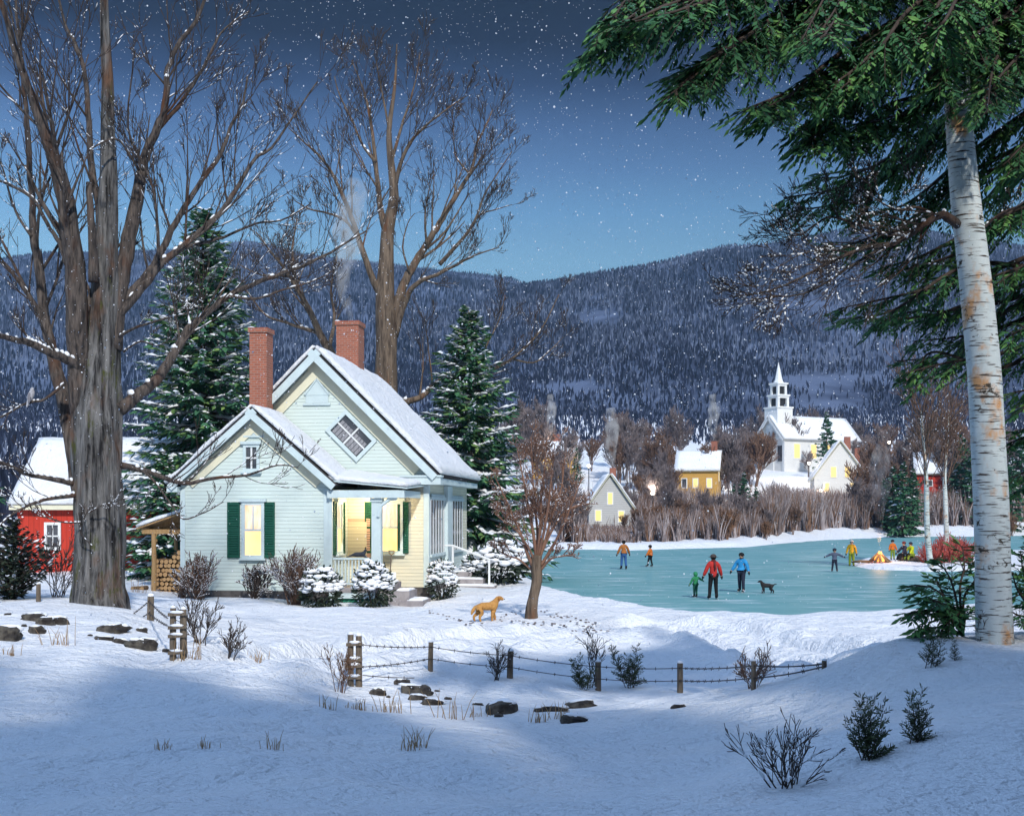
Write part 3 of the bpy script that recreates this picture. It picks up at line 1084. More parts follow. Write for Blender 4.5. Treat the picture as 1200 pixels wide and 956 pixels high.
LM([(459, 189), (470, 150), (480, 120), (488, 90), (492, 62)], .12, .025, D, D + 1.5, 14, 3, .3, .2, **kw)
LM([(457, 160), (450, 120), (444, 90), (440, 66)], .09, .025, D, D, 12, 3, .3, .2, **kw)
LM([(460, 390), (468, 350), (476, 327), (488, 305), (501, 285), (515, 262), (529, 238), (540, 220), (551, 203), (556, 185), (558, 171), (568, 150), (578, 128)], .36, .03, D, D + 1, 20, 3, .22, .22, flute=.06, **kw)
LM([(515, 310), (535, 288), (550, 270), (560, 250), (568, 228), (582, 205), (600, 178)], .15, .025, D, D - 1.5, 13, 3, .28, .25, **kw)
LM([(556, 258), (566, 250), (580, 246), (600, 240)], .08, .02, D, D - 1, 7, 3, .35, .35, **kw)
LM([(462, 395), (476, 350), (490, 331), (512, 322), (543, 306), (560, 298), (585, 290)], .24, .025, D, D - 2.5, 14, 3, .25, .35, **kw)
LM([(500, 288), (498, 260), (500, 235), (508, 205)], .10, .02, D, D - 1, 9, 3, .35, .25, **kw)
LM([(480, 320), (472, 290), (478, 262), (486, 250)], .08, .02, D, D - 1, 7, 3, .35, .25, **kw)
LM([(551, 205), (535, 185), (532, 165), (530, 130)], .08, .02, D, D + 1, 9, 3, .35, .2, **kw)
LM([(458, 476), (478, 470), (495, 464), (515, 446), (545, 440), (580, 432), (610, 412), (635, 385), (655, 345)], .27, .03, D, D + 3, 14, 3, .22, .3, **kw)
LM([(600, 420), (625, 425), (645, 410), (660, 395)], .08, .02, D + 2.4, D + 3, 8, 3, .3, .35, **kw)
LM([(560, 438), (570, 405), (585, 375), (592, 345)], .10, .02, D + 2, D + 2, 9, 3, .3, .25, **kw)
finish_bare(s, 'elm_tree', b0, 'tall spreading bare tree with tan trunk behind the house chimneys', 'tree', bark='bark_mid', trunk=tr)

# ---- a second bare tree between the chimneys
D = 63.
b0 = Vector((P(400, 450, D).x, D, .5))
s = Snowy(31)
tr = MB()
tr.tube(smooth_path([b0, b0 + Vector((0, 0, 4)), P(398, 440, D), P(390, 420, D), P(382, 402, D)], 3), [.42] + [.36] * 3 + [.32] * 3 + [.28] * 3 + [.25, .24, .22], 12)
LM = s.limb
LM([(382, 404), (372, 385), (362, 362), (352, 345), (335, 318), (318, 296), (300, 272)], .23, .03, D, D - 1, 14, 3, .26, .2, **kw)
LM([(375, 390), (356, 385), (335, 378), (310, 368), (285, 335)], .14, .03, D, D + 1, 12, 3, .28, .25, **kw)
LM([(355, 350), (345, 325), (343, 290), (348, 255)], .13, .03, D, D + 2, 12, 3, .28, .2, **kw)
LM([(385, 408), (392, 375), (388, 340), (395, 300)], .13, .03, D, D + 2, 10, 3, .28, .2, **kw)
LM([(340, 325), (322, 322), (305, 322), (280, 310)], .09, .025, D, D + 2, 9, 3, .3, .2, **kw)
finish_bare(s, 'bare_tree', b0, 'dark bare tree leaning out between the two brick chimneys', 'tree', bark='bark_mid', trunk=tr)

# ---- the small apple tree in the yard
a0 = hit(623, 724)
D = a0.y
s = Snowy(47)
tr = MB()
tp = [a0 + Vector((0, 0, -.12)), P(623, 716, D), P(625, 700, D), P(629, 680, D), P(628, 662, D), P(629, 650, D)]
pp = smooth_path(tp, 3)
tr.tube(pp, list(np.interp(np.linspace(0, 5, len(pp)), range(6), [.20, .165, .14, .145, .15, .15])), 14, flute=.2, seed=2)
LM = s.limb
kw = dict(minr=.008, Lmin=.32, up=.05)
for pl, r0, dd in [
    ([(627, 668), (618, 648), (610, 625), (598, 598), (588, 575), (578, 555)], .075, -.5), ([(629, 655), (625, 625), (618, 590), (612, 555), (606, 525)], .07, .4), ([(630, 655), (633, 620), (634, 585), (638, 550), (640, 515)], .07, -.4),
    ([(631, 658), (640, 630), (648, 600), (658, 570), (662, 535)], .065, .5), ([(632, 664), (648, 640), (662, 612), (672, 585), (682, 560)], .065, -.3), ([(626, 670), (608, 655), (592, 650), (580, 640)], .05, .6),
    ([(633, 668), (645, 655), (657, 652), (672, 650)], .05, -.6), ([(628, 660), (618, 640), (604, 620), (592, 612), (580, 602)], .05, -.9), ([(631, 655), (645, 625), (660, 602), (676, 592), (690, 590)], .05, .9),
        ([(629, 655), (630, 625), (626, 590), (624, 550), (622, 512)], .06, .9), ([(630, 655), (640, 610), (645, 570), (650, 520)], .06, -.9)]:
    LM(pl, r0 * .9, .012, D, D + dd, 9, 3, .19, .25, **kw)
finish_bare(s, 'apple_tree', a0, 'small round-crowned bare apple tree standing in the yard by the pond', 'tree', bark='apple_twig', trunk=tr, twig='apple_twig', trunk_bark='bark_mid')

# ---- the white birch and its snowy dead limb
D = 13.
a0 = hit(1166, 752, 8, 20)
D = a0.y
s = Snowy(53)
s.full = .007
tr = MB()
tp = [a0 + Vector((0, 0, -.15)), P(1166, 752, D), P(1164, 700, D), P(1163, 640, D), P(1160, 560, D), P(1156, 480, D), P(1152, 420, D), P(1145, 350, D), P(1138, 290, D), P(1131, 230, D), P(1125, 160, D), P(1121, 100, D), P(1117, 20, D), P(1112, -80, D), P(1108, -200, D)]
rr_ = [.225, .20, .188, .185, .182, .178, .176, .172, .165, .155, .145, .138, .12, .10, .07]
pp = smooth_path(tp, 5)
tr.tube(pp, list(np.interp(np.linspace(0, len(tp) - 1, len(pp)), range(len(tp)), rr_)), 24, flute=.03, seed=5)
LM = s.limb
kw = dict(minr=.0035, Lmin=.18, up=.02, t0=.15)
bsn = .25
LM([(1138, 272), (1120, 262), (1104, 252), (1085, 262), (1065, 275), (1045, 286), (1020, 290), (995, 297), (965, 312), (930, 330), (895, 342), (858, 348)], .062, .006, D, D - .8, 18, 3, .2, 0.23, **kw)
LM([(1060, 277), (1030, 272), (1000, 262), (970, 255), (940, 275), (918, 272)], .022, .005, D, D - .3, 14, 3, .28, 0.16, **kw)
LM([(1040, 287), (1000, 310), (970, 330), (940, 345), (905, 348), (880, 352)], .02, .004, D - .2, D - 1, 12, 3, .28, 0.23, **kw)
LM([(1100, 254), (1075, 243), (1050, 246), (1030, 235), (1010, 222)], .022, .004, D, D - .7, 12, 3, .3, 0.18, **kw)
LM([(1000, 297), (965, 292), (935, 300), (905, 318)], .015, .004, D, D - 1, 9, 3, .3, 0.18, **kw)
LM([(1152, 268), (1170, 252), (1195, 240), (1215, 225)], .02, .006, D, D - .4, 5, 2, .3, 0.18, **kw)
LM([(1082, 264), (1070, 300), (1040, 330), (1010, 345)], .015, .004, D - .1, D - .6, 6, 2, .35, 0.18, **kw)
finish_bare(s, 'birch_tree', a0, 'leaning white birch trunk with dark scars and one snowy bare limb', 'tree', trunk=tr, trunk_bark='birch', bark='bark_limb')


# ------------------------------------------------------------------ evergreens
def spruce_mesh(h, rad, seed, step=.36, nb=8, spr=.26, sl=.55, sw=.075, snow=.35, lit=.25, base=.05, droop=.35, gap=.0):
    r = random.Random(seed)
    wood, leaf, snw = MB(), MB(), MB()
    wood.tube([(0, 0, -.3), (0, 0, h * .5), (0, 0, h * .98)], [h * .018 + .05, h * .011 + .02, .015], 8)
    z = h * base
    az = 0
    up = Vector((0, 0, 1))
    while z < h * .985:
        t = z / h
        Lr = rad * (1 - t) ** .82 * (1 - .25 * max(0, .12 - t) / .12) + .06
        n = max(4, int(nb * (.55 + .6 * (1 - t))))
        for k in range(n):
            if r.random() < gap:
                continue
            az += TAU / n + r.uniform(-.35, .35)
            L = Lr * r.uniform(.62, 1.18)
            zz = z + r.uniform(-.5, .5) * step
            d = Vector((math.cos(az), math.sin(az), 0))
            side = Vector((-d.y, d.x, 0))
            dr = droop * r.uniform(.7, 1.3) * (1.15 - t)
            q0 = None
            pts = []
            ns = max(3, int(L / spr))
            for i in range(ns + 1):
                s_ = i / ns
                pts.append(Vector((d.x * L * s_, d.y * L * s_, zz - dr * L * s_ ** 1.2 + .16 * L * s_ ** 3 + (.12 * L * s_ * t))))
            wood.tube([pts[0], pts[len(pts) // 2], pts[-1]], [.02 + .012 * L, .014 + .005 * L, .006], 3, cap=False)
            for i in range(1, ns + 1):
                s_ = i / ns
                f = (pts[i] - pts[i - 1]).normalized()
                l = sl * r.uniform(.7, 1.25) * (1.15 - .5 * s_) * min(1, .35 + L / 2.0)
                for sg in (-1, 1):
                    dd = (f * r.uniform(.5, .9) + side * (sg * r.uniform(.45, .95)) + up * r.uniform(-.55, .0)).normalized()
                    wv = dd.cross(up).normalized() * .6 + up * r.uniform(-.5, .5)
                    leaf.leaf(pts[i], dd, wv.normalized(), l, sw * r.uniform(.8, 1.4), 1 if r.random() < lit else 0)
                dd = (f * .7 + up * r.uniform(-.9, -.2) + side * r.uniform(-.3, .3)).normalized()
                leaf.leaf(pts[i], dd, side, l * .9, sw * r.uniform(.9, 1.5), 0)
                if i == ns:
                    leaf.leaf(pts[i], f, side, l * 1.0, sw, 1 if r.random() < lit else 0)
                if snow and r.random() < snow * (.5 + .8 * s_):
                    c = pts[i] + up * (.03 + sw * .4)
                    a, b = f * l * r.uniform(.4, .75), side * l * r.uniform(.2, .42)
                    hh = up * l * r.uniform(.10, .2)
                    o = [c - a, c - a * .4 - b, c + a * .5 - b * .8, c + a * 1.1 - up * l * .12, c + a * .4 + b, c - a * .5 + b * .9]
                    o = [q + up * r.uniform(-.04, .02) for q in o]
                    snw.add(o + [c + hh + a * .1], [(0, 1, 6), (1, 2, 6), (2, 3, 6), (3, 4, 6), (4, 5, 6), (5, 0, 6)])
        z += step * r.uniform(.8, 1.2) * (.55 + .6 * (1 - t))
    return wood, leaf, snw


def spruce(name, base, h, rad, seed, label, group=None, mats=('spruce', 'spruce_lit'), **kw):
    wood, leaf, snw = spruce_mesh(h, rad, seed, **kw)
    t = thing(name, base, label, 'tree', group)
    wood.build('trunk', MT['bark_mid'], t, True)
    leaf.build('crown', [MT[mats[0]], MT[mats[1]]], t)
    if snw.f:
        snw.build('branch_snow', MT['clump_snow'], t, True)
    return t


spruce('spruce_tree', G(238, 52, -.1), CZ + (HY - 236) / F * 52 - gz(-13.4, 52), 4.7, 3, 'tall snow-laden spruce between the red barn and the left brick chimney', step=.40, nb=11, sl=.8, sw=.10, spr=.30, snow=.8, lit=.42)
spruce('spruce_tree', G(549, 56, -.1), CZ + (HY - 352) / F * 56 - gz(-2, 56), 3.9, 4, 'snow-laden spruce right behind the far corner of the house', step=.38, nb=10, sl=.75, sw=.10, spr=.28, snow=.85, lit=.45)
spruce('spruce_tree', G(-34, 38, -.1), 6.0, 1.6, 6, 'blue-green spruce cut off by the edge beside the red barn', step=.32, nb=9, snow=.22, lit=.05)
spruce('spruce_tree', G(192, 47, -.1), 5.2, 2.0, 8, 'low snowy spruce beside the lean-to full of firewood', step=.30, nb=11, snow=.55)


def copyable_far(h, rad, seed, snow):
    return spruce_mesh(h, rad, seed, step=.75, nb=7, sl=1.1, sw=.20, spr=.6, snow=snow, lit=.1)


# ---- hemlock boughs reaching in from the right
def bough(wood, leaf, ctrl, width, r, r0=.05, dens=1.0):
    pts = smooth_path(ctrl, 9)
    n = len(pts)
    L = sum((b - a).length for a, b in zip(pts[:-1], pts[1:]))
    wood.tube(pts, [lerp(r0, .006, i / (n - 1)) for i in range(n)], 6)
    m = int(L / .085 * dens)
    up = Vector((0, 0, 1))
    for k in range(m):
        t = .12 + .88 * (k + r.random()) / m
        i = min(n - 2, int(t * (n - 1)))
        q = pts[i].lerp(pts[i + 1], r.random())
        f = (pts[i + 1] - pts[i]).normalized()
        side = f.cross(up).normalized() * (1 if k % 2 else -1)
        bl = width * r.uniform(.55, 1.15) * min(1.0, (1.08 - t) * 2.0 + .18) * min(1, .3 + t * 2)
        d = (f * r.uniform(.5, 1.0) + side * r.uniform(.4, 1.) + up * r.uniform(-.75, -.02)).normalized()
        ns = max(3, int(bl / .052))
        p = q.copy()
        young = 1 if r.random() < .35 else 0
        pl = [p.copy()]
        for j in range(ns):
            d = (d + up * -.035 + Vector((r.uniform(-.1, .1), r.uniform(-.1, .1), r.uniform(-.08, .08)))).normalized()
            p = p + d * (bl / ns)
            pl.append(p.copy())
            lw = d.cross(up)
            if lw.length < .1:
                lw = d.orthogonal()
            lw.normalize()
            sl = .115 * r.uniform(.7, 1.3) * (1.2 - .65 * j / ns)
            tl = (up * r.uniform(.35, 1) + lw * r.uniform(-.6, .6)).normalized()
            for sg in (-1, 1):
                dd = (d * r.uniform(.7, 1.0) + lw * sg * r.uniform(.5, .9) + up * r.uniform(-.35, .1)).normalized()
                wv = dd.cross(tl).normalized()
                leaf.leaf(p, dd, wv, sl, sl * r.uniform(.13, .2), young)
        leaf.leaf(p, d, d.orthogonal().normalized(), .12, .018, young)
        wood.tube([pl[0], pl[len(pl) // 2], pl[-1]], [.008, .005, .003], 3, cap=False)


r = random.Random(77)
wood, leaf, tr = MB(), MB(), MB()
D = 14.
hb = Vector((P(1335, 740, D).x, D, gz(P(1335, 740, D).x, D) - .2))
tr.tube([hb, hb + Vector((0, 0, 4)), hb + Vector((-.1, 0, 9)), hb + Vector((-.1, .1, 15))], [.38, .30, .22, .04], 20, flute=.12)
BO = [
    ([(1335, -170), (1150, -100), (950, -50), (800, 0), (698, 44)], 14, 10.6, .85), ([(1335, -120), (1100, -50), (960, 10), (860, 50), (800, 98)], 14, 11, .8), ([(1335, -150), (1120, -120), (900, -70), (760, -20), (720, 20)], 14, 11.5, .9),
    ([(1335, -90), (1150, -20), (1020, 40), (950, 90), (896, 140)], 14, 11.2, .75), ([(1335, -60), (1180, 10), (1060, 70), (990, 120), (935, 150)], 14, 12, .75), ([(1335, -160), (1150, -90), (1000, -30), (900, 20), (840, 70)], 14, 12, .8),
    ([(1335, -30), (1200, 30), (1120, 90), (1050, 140), (985, 165)], 14, 12.4, .75), ([(1335, -110), (1200, -40), (1100, 10), (1030, 70), (990, 100)], 14, 11.4, .8), ([(1335, -80), (1230, -20), (1170, 30), (1120, 60), (1085, 100)], 14, 12.0, .7),
    ([(1335, 20), (1200, 90), (1100, 160), (1000, 215), (918, 232)], 14, 14.2, .75), ([(1335, 0), (1220, 70), (1120, 130), (1040, 190), (960, 205)], 14, 14.5, .75), ([(1335, 50), (1220, 120), (1130, 185), (1060, 240), (1000, 250)], 14, 15, .7),
    ([(1335, 100), (1230, 170), (1130, 215), (1060, 262), (985, 290)], 14, 15, .65), ([(1335, 170), (1230, 225), (1140, 270), (1080, 300), (1030, 315)], 14, 15.2, .6),
    ([(1335, 240), (1230, 290), (1140, 325), (1060, 345), (982, 362)], 14, 14.6, .6), ([(1335, 270), (1240, 320), (1150, 350), (1090, 370), (1020, 375)], 14, 15, .55), ([(1335, 340), (1250, 385), (1170, 415), (1110, 425), (1058, 438)], 14, 14.6, .55),
    ([(1335, 300), (1250, 350), (1170, 385), (1120, 395), (1070, 400)], 14, 15.4, .5), ([(1335, 60), (1270, 110), (1220, 150), (1180, 190)], 14, 13.4, .6), ([(1335, 140), (1270, 190), (1210, 230), (1165, 262)], 14, 13.6, .6),
    ([(1335, 220), (1270, 265), (1215, 300), (1172, 330)], 14, 13.6, .55), ([(1335, 300), (1270, 345), (1220, 375), (1178, 395)], 14, 13.4, .5), ([(1335, 380), (1280, 420), (1225, 450), (1178, 462)], 14, 13.8, .5),
    ([(1335, 430), (1280, 470), (1230, 500), (1180, 520)], 14, 14, .45), ([(1335, 480), (1285, 515), (1235, 540), (1188, 558)], 14, 14, .4), ([(1335, -140), (1240, -100), (1150, -50), (1100, 10), (1075, 50)], 14, 11.5, .8),
    ([(1335, -20), (1250, 30), (1190, 70), (1150, 120)], 14, 12.2, .65), ([(1335, -180), (1150, -140), (1000, -100), (880, -50), (800, 10)], 14, 11, .85), ([(1335, -190), (1200, -150), (1080, -90), (1010, -30), (960, 40)], 14, 11, .85),
    ([(1335, -50), (1250, -10), (1180, 50), (1140, 90)], 14, 14.8, .75), ([(1335, 10), (1280, 60), (1240, 110), (1205, 160)], 14, 15, .7), ([(1335, 90), (1260, 140), (1200, 200), (1150, 240)], 14, 15.2, .7),
]
for pl, d0, d1, wd in BO:
    n = len(pl)
    for rep in range(3 if pl[-1][1] < 180 else 2):
        ctrl = [P(x + (r.uniform(-22, 22) if rep and i else 0), y + (r.uniform(-18, 24) if rep and i else 0), lerp(d0, d1 + rep * r.uniform(-.5, .7), i / (n - 1))) for i, (x, y) in enumerate(pl)]
        bough(wood, leaf, ctrl, wd, r, .045, 1.0)
t = thing('hemlock_tree', hb, 'great dark hemlock hanging its feathery boughs over the white birch', 'tree')
tr.build('trunk', MT['bark'], t, True, hb)
wood.build('limbs', MT['twig'], t, True, hb)
leaf.build('crown', [MT['hemlock'], MT['hemlock_young']], t, False, hb)


# ---- young hemlocks at the foot of the birch
def sapling(px, py, D, lines, width, seed, label, dens=1.4):
    r = random.Random(seed)
    base = G(px, D)
    wood, leaf = MB(), MB()
    for ln in lines:
        bough(wood, leaf, [base + Vector((0, 0, .02))] + [P(x, y, D + dd) for x, y, dd in ln], width, r, .018, dens)
    t = thing('hemlock_sapling', base, label, 'sapling')
    wood.build('trunk', MT['twig'], t, True, base)
    leaf.build('crown', [MT['hemlock'], MT['hemlock_young']], t, False, base)


sapling(1128, 748, 13.6, [[(1110, 720, 0), (1085, 715, -.3), (1066, 718, -.5)], [(1115, 710, 0), (1095, 690, -.2), (1072, 685, -.3)], [(1120, 700, .2), (1112, 675, .3), (1098, 655, .3)], [(1125, 690, .3), (1130, 665, .4), (1128, 640, .5)],
                         [(1130, 700, .4), (1142, 680, .5), (1150, 655, .6)], [(1110, 735, -.2), (1092, 735, -.4), (1075, 733, -.5)], [(1118, 715, 0), (1100, 705, -.4), (1082, 700, -.5)], [(1122, 720, 0), (1108, 700, 0), (1096, 676, 0)], [(1130, 720, -.2), (1118, 722, -.4), (1100, 742, -.4)]],
        .30, 5, 'bushy green young hemlock at the left foot of the birch', 1.7)
sapling(1225, 745, 13.4, [[(1205, 710, 0), (1192, 690, -.2), (1186, 670, -.3)], [(1210, 700, 0), (1200, 675, 0), (1196, 645, 0)], [(1215, 690, .2), (1215, 660, .2), (1210, 625, .2)], [(1205, 725, -.2), (1192, 720, -.3), (1182, 715, -.3)], [(1220, 690, .1), (1230, 660, .2), (1235, 630, .2)]],
        .26, 6, 'green young hemlock at the edge right of the birch', 1.6)
# ------------------------------------------------------------------ the white cottage
TH = math.atan(.12)
cT, sT = math.cos(TH), math.sin(TH)
OY = 42.5
OX = (502 - 600) / F * OY
OZ = .28


def U(px, v):
    k = (px - 600) / F
    return (k * (OY + v * cT) - OX - v * sT) / (cT + k * sT)


def V(px, u):
    k = (px - 600) / F
    return (k * (OY - u * sT) - OX - u * cT) / (sT - k * cT)


def Zl(py, u, v):
    return CZ + (HY - py) / F * (OY - u * sT + v * cT) - OZ


EX, EY, EZ = Vector((1, 0, 0)), Vector((0, 1, 0)), Vector((0, 0, 1))
house = thing('cottage', (OX, OY, OZ), 'pale mint clapboard cottage with snowy gables, green shutters and lit windows', 'house', None, -TH)

VD = 8.7                                   # depth of the main block
uA = U(372, 0)                             # main ridge
zA, zE = Zl(407, uA, -.35), Zl(555, .45, -.35)
uE = U(516, -.35)                          # right eave tip
kM = (zA - zE) / (uE - uA)                 # roof slope
uL = 2 * uA                                # left wall of main block (mirror of u = 0)
vW = -2.6                                  # front plane of the wing
wL, wR = U(212, vW), U(385, vW)
wC = (wL + wR) / 2
zWA, zWE = Zl(476, wC, vW - .3), Zl(566, wL - .40, vW - .3)
kW = (zWA - zWE) / (wC - (wL - .40))


def gable(mb, u0, u1, uc, za, k, v0, v1, drop=.16, zb=.25):
    """Solid gabled block from v0 to v1."""
    zl, zr = za - k * (uc - u0) - drop, za - k * (u1 - uc) - drop
    mb.prism([(u0, v0, zb), (u1, v0, zb), (u1, v0, zr), (uc, v0, za - drop), (u0, v0, zl)], (0, v1 - v0, 0))


m = MB()
gable(m, uL, 0, uA, zA, kM, 0, VD)
m.build('main_wall', MT['siding_cream'], house)
# the upper gable is painted like the wing: a lapped facing on the front above the porch roof
m = MB()
zf = Zl(560, 0, 0)
m.prism([(uL + .02, -.03, 2.2), (wR + .8, -.03, 2.2), (wR + .8, -.03, zf - .25), (-.02, -.03, zf - .25), (-.02, -.03, zA - kM * (-.02 - uA) - .2), (uA, -.03, zA - .2), (uL + .02, -.03, zA - kM * (uA - uL - .02) - .2)], (0, .026, 0))
m.build('gable_siding', MT['siding'], house)
m = MB()
gable(m, wL, wR, wC, zWA, kW, vW, 1.2)
m.build('wing_wall', MT['siding'], house)
m = MB()
m.box(uL - .06, .06, -.06, VD + .05, -.6, .25)
m.box(wL - .06, wR + .06, vW - .06, 1.25, -.6, .246)
m.build('foundation', MT['stone'], house)


def roof(uc, u0, u1, za, k, v0, v1, snow_t, seed, nx, name, left=True):
    """Both slopes of a gable roof: boards below, a quilt of snow on top (child of the roof)."""
    rb, sb = MB(), MB()
    for sg, ue in ((1, u1), (-1, u0)):
        ze = za - k * abs(ue - uc)
        nrm = Vector((k * sg, 0, 1)).normalized()
        dn = nrm * -.13
        A, B, C_, D_ = Vector((uc, v0, za)), Vector((uc, v1, za)), Vector((ue, v1, ze)), Vector((ue, v0, ze))
        if sg > 0:
            q = [A + dn, D_ + dn, C_ + dn, B + dn]
        else:
            q = [A + dn, B + dn, C_ + dn, D_ + dn]
        rb.slab(*q, .125)
        o = Vector((0, .03, 0))
        if sg > 0:
            sb.slab(A + o, D_ + o, C_ - o, B - o, snow_t, 22, nx, .35, seed, .62)
        else:
            sb.slab(A + o, B - o, C_ - o, D_ + o, snow_t, nx, 22, .35, seed, .62)
    ro = rb.build(name, MT['shingle'], house)
    sb.build('roof_snow', MT['roof_snow'], ro, True)
    return ro


roof(uA, uL - .45, uE, zA, kM, -.42, VD + .4, .17, 1, 30, 'main_roof')
# the wing's roof: left slope whole, right slope runs into the low porch roof
roof(wC, wL - .42, wR + .42, zWA, kW, vW - .32, -.03, .16, 2, 14, 'wing_roof')
uP = U(478, vW - .2)
zP0 = zWA - kW * (wR + .42 - wC)
zP1 = Zl(572, uP, vW - .2)
pr = MB()
pr.slab((wR + .2, vW - .30, zP0 + .05), (uP, vW - .30, zP1 - .02), (uP, -.035, zP1 + .12), (wR + .2, -.035, zP0 + .25), .07)
po = pr.build('porch_roof', MT['trim'], house)
sb = MB()
sb.slab((wR + .0, vW - .27, zP0 + .12), (uP - .02, vW - .27, zP1 + .05), (uP - .02, -.04, zP1 + .19), (wR + .0, -.04, zP0 + .45), .16, 16, 12, .3, 3, .55)
sb.build('roof_snow', MT['roof_snow'], po, True)
bm_ = MB()
bm_.box(wR + .01, uP - .12, vW - .22, vW - .02, zP1 - .32, zP1 - .06)
bm_.box(uP - .30, uP - .12, vW - .02, -.04, zP1 - .30, zP1 - .07)
bm_.build('porch_beam', MT['trim'], house)
br = MB()
ub = U(440, vW)
br.tube([(ub + .12, vW - .1, zP1 - .95), (ub + .2, vW - .1, zP1 - .6), (ub + .5, vW - .1, zP1 - .36), (ub + .75, vW - .1, zP1 - .33)], .07, 6)
br.build('bracket', MT['trim'], house)


def rake(mb, uc, ue, za, k, v, width, th, off, z_off=0.):
    """Sloping board from ridge to eave on the front plane v."""
    sg = 1 if ue > uc else -1
    d = Vector((sg, 0, -k)).normalized()
    n = Vector((k * sg, 0, 1)).normalized()
    L = (Vector((ue, 0, za - k * abs(ue - uc))) - Vector((uc, 0, za))).length
    c = Vector((uc, v, za)) + d * (L / 2) - n * (off + width / 2)
    mb.obox(c, d, n, EY, L, width, th)


m = MB()
rake(m, uA, uE - .02, zA, kM, -.455, .26, .05, .10)
rake(m, uA, uL - .43, zA, kM, -.457, .26, .05, .10)
m.build('rake_board', MT['trim'], house)
m = MB()
rake(m, uA, .0, zA, kM, -.062, .42, .045, .33)
rake(m, uA, uL, zA, kM, -.064, .42, .045, .33)
m.build('rake_frieze', MT['trim_cream'], house)
m = MB()
rake(m, wC, wR + .4, zWA, kW, vW - .355, .22, .05, .10)
rake(m, wC, wL - .4, zWA, kW, vW - .357, .22, .05, .10)
m.build('rake_board', MT['trim'], house)
m = MB()
rake(m, wC, wR - .0, zWA, kW, vW - .032, .36, .045, .30)
rake(m, wC, wL + .0, zWA, kW, vW - .034, .36, .045, .30)
m.build('rake_frieze', MT['trim_cream'], house)
# eaves: cornice return at the right front corner and the long eave of the side
m = MB()
m.box(U(473, -.2), uE + .02, -.40, .0, zE - .38, zE - .12)
m.box(U(470, -.2), uE + .06, -.44, -.005, zE - .115, zE - .05)
m.box(.03, uE - .06, .005, VD + .2, zE - .34, zE - .14)
m.build('cornice', MT['trim'], house)
m = MB()
m.box(wL - .38, wL - .005, vW - .31, 1., zWE - .30, zWE - .12)
m.build('cornice', MT['trim'], house)
# corner boards
m = MB()
for (u, v) in ((wL, vW), (wR, vW)):
    sg = -1 if u == wR else 1
    m = MB()
    m.box(u - .012 if sg > 0 else u - .16, u + .16 if sg > 0 else u + .012, vW - .03, vW - .002, .25, zWE - .2)
    m.build('corner_board', MT['trim'], house)
m = MB()
m.box(wR + .002, wR + .03, vW - .028, vW + .16, .25, zWE - .1)
m.build('corner_board', MT['trim'], house)
m = MB()
m.box(-.17, .03, -.034, -.004, .25, zE - .4)
m.build('corner_board', MT['trim'], house)
m = MB()
m.box(.004, .032, -.002, .17, .25, zE - .4)
m.build('corner_board', MT['trim'], house)

GLOW = emit('warm_window_glow', (1.0, .70, .20), 1.7, (1.0, .62, .30), (1.2, 1.2, .6), 1.5)
GLOW_UP = emit('curtained_glow', (1.0, .60, .32), 1.25, (.95, .78, .66), (3, 3, .8), 1.6)
DARKP = mat('dark_pane', (.035, .04, .05), (.09, .09, .10), 1.5, .15, spec=.5)
CURT = mat('grey_curtain', (.34, .34, .36), (.20, .20, .22), 3, .9, stretch=(14, 14, .5))


def window(c, a, b, n, w, h, lit, kind='sash', trim=.13, mtrim='trim', muntin=True, sill=True, double=False):
    """Window on a wall: trim, sash bars, panes set back inside the trim."""
    a, b, n = Vector(a).normalized(), Vector(b).normalized(), Vector(n).normalized()
    c = Vector(c)
    m = MB()
    m.obox(c + b * (h / 2 + trim / 2) + n * .035, a, b, n, w + 2 * trim, trim, .07)
    m.obox(c - b * (h / 2 + trim / 2) + n * .035, a, b, n, w + 2 * trim, trim, .07)
    m.obox(c + a * (w / 2 + trim / 2) + n * .034, a, b, n, trim, h, .068)
    m.obox(c - a * (w / 2 + trim / 2) + n * .034, a, b, n, trim, h, .068)
    if sill:
        m.obox(c + b * (h / 2 + trim + .05) + n * .06, a, b, n, w + 2 * trim + .16, .10, .12)
        m.obox(c - b * (h / 2 + trim + .03) + n * .07, a, b, n, w + 2 * trim + .14, .06, .14)
    fo = m.build('window', MT[mtrim], house)
    if lit:
        m = MB()
        m.obox(c + b * (-h * .25) + n * .008, a, b, n, w, h * .5, .012)
        m.build('lower_pane', GLOW, fo)
        m = MB()
        m.obox(c + b * (h * .25) + n * .0085, a, b, n, w, h * .5, .012)
        m.build('upper_pane', GLOW_UP, fo)
    else:
        m = MB()
        m.obox(c + n * .008, a, b, n, w, h, .012)
        m.build('pane', DARKP, fo)
        if kind == 'diamond':
            m = MB()
            for k in range(9):
                q = -.42 + .105 * k
                m.obox(c + a * (q * w * .98) - b * h * .12 + n * (.018 + .004 * (k % 2)), a, b, n, w * .085, h * .70, .004)
            m.build('curtain', CURT, fo)
    if muntin:
        m = MB()
        if kind == 'sash':
            m.obox(c + n * .03, a, b, n, w, .07, .04)
            m.obox(c + b * (h * .25) + n * .028, a, b, n, .045, h * .5 - .07, .034)
        else:
            m.obox(c + n * .03, a, b, n, w, .055, .036)
            m.obox(c + n * .029, a, b, n, .055, h, .034)
        m.build('muntin', MT['white' if not lit else 'trim'], fo)
    return fo


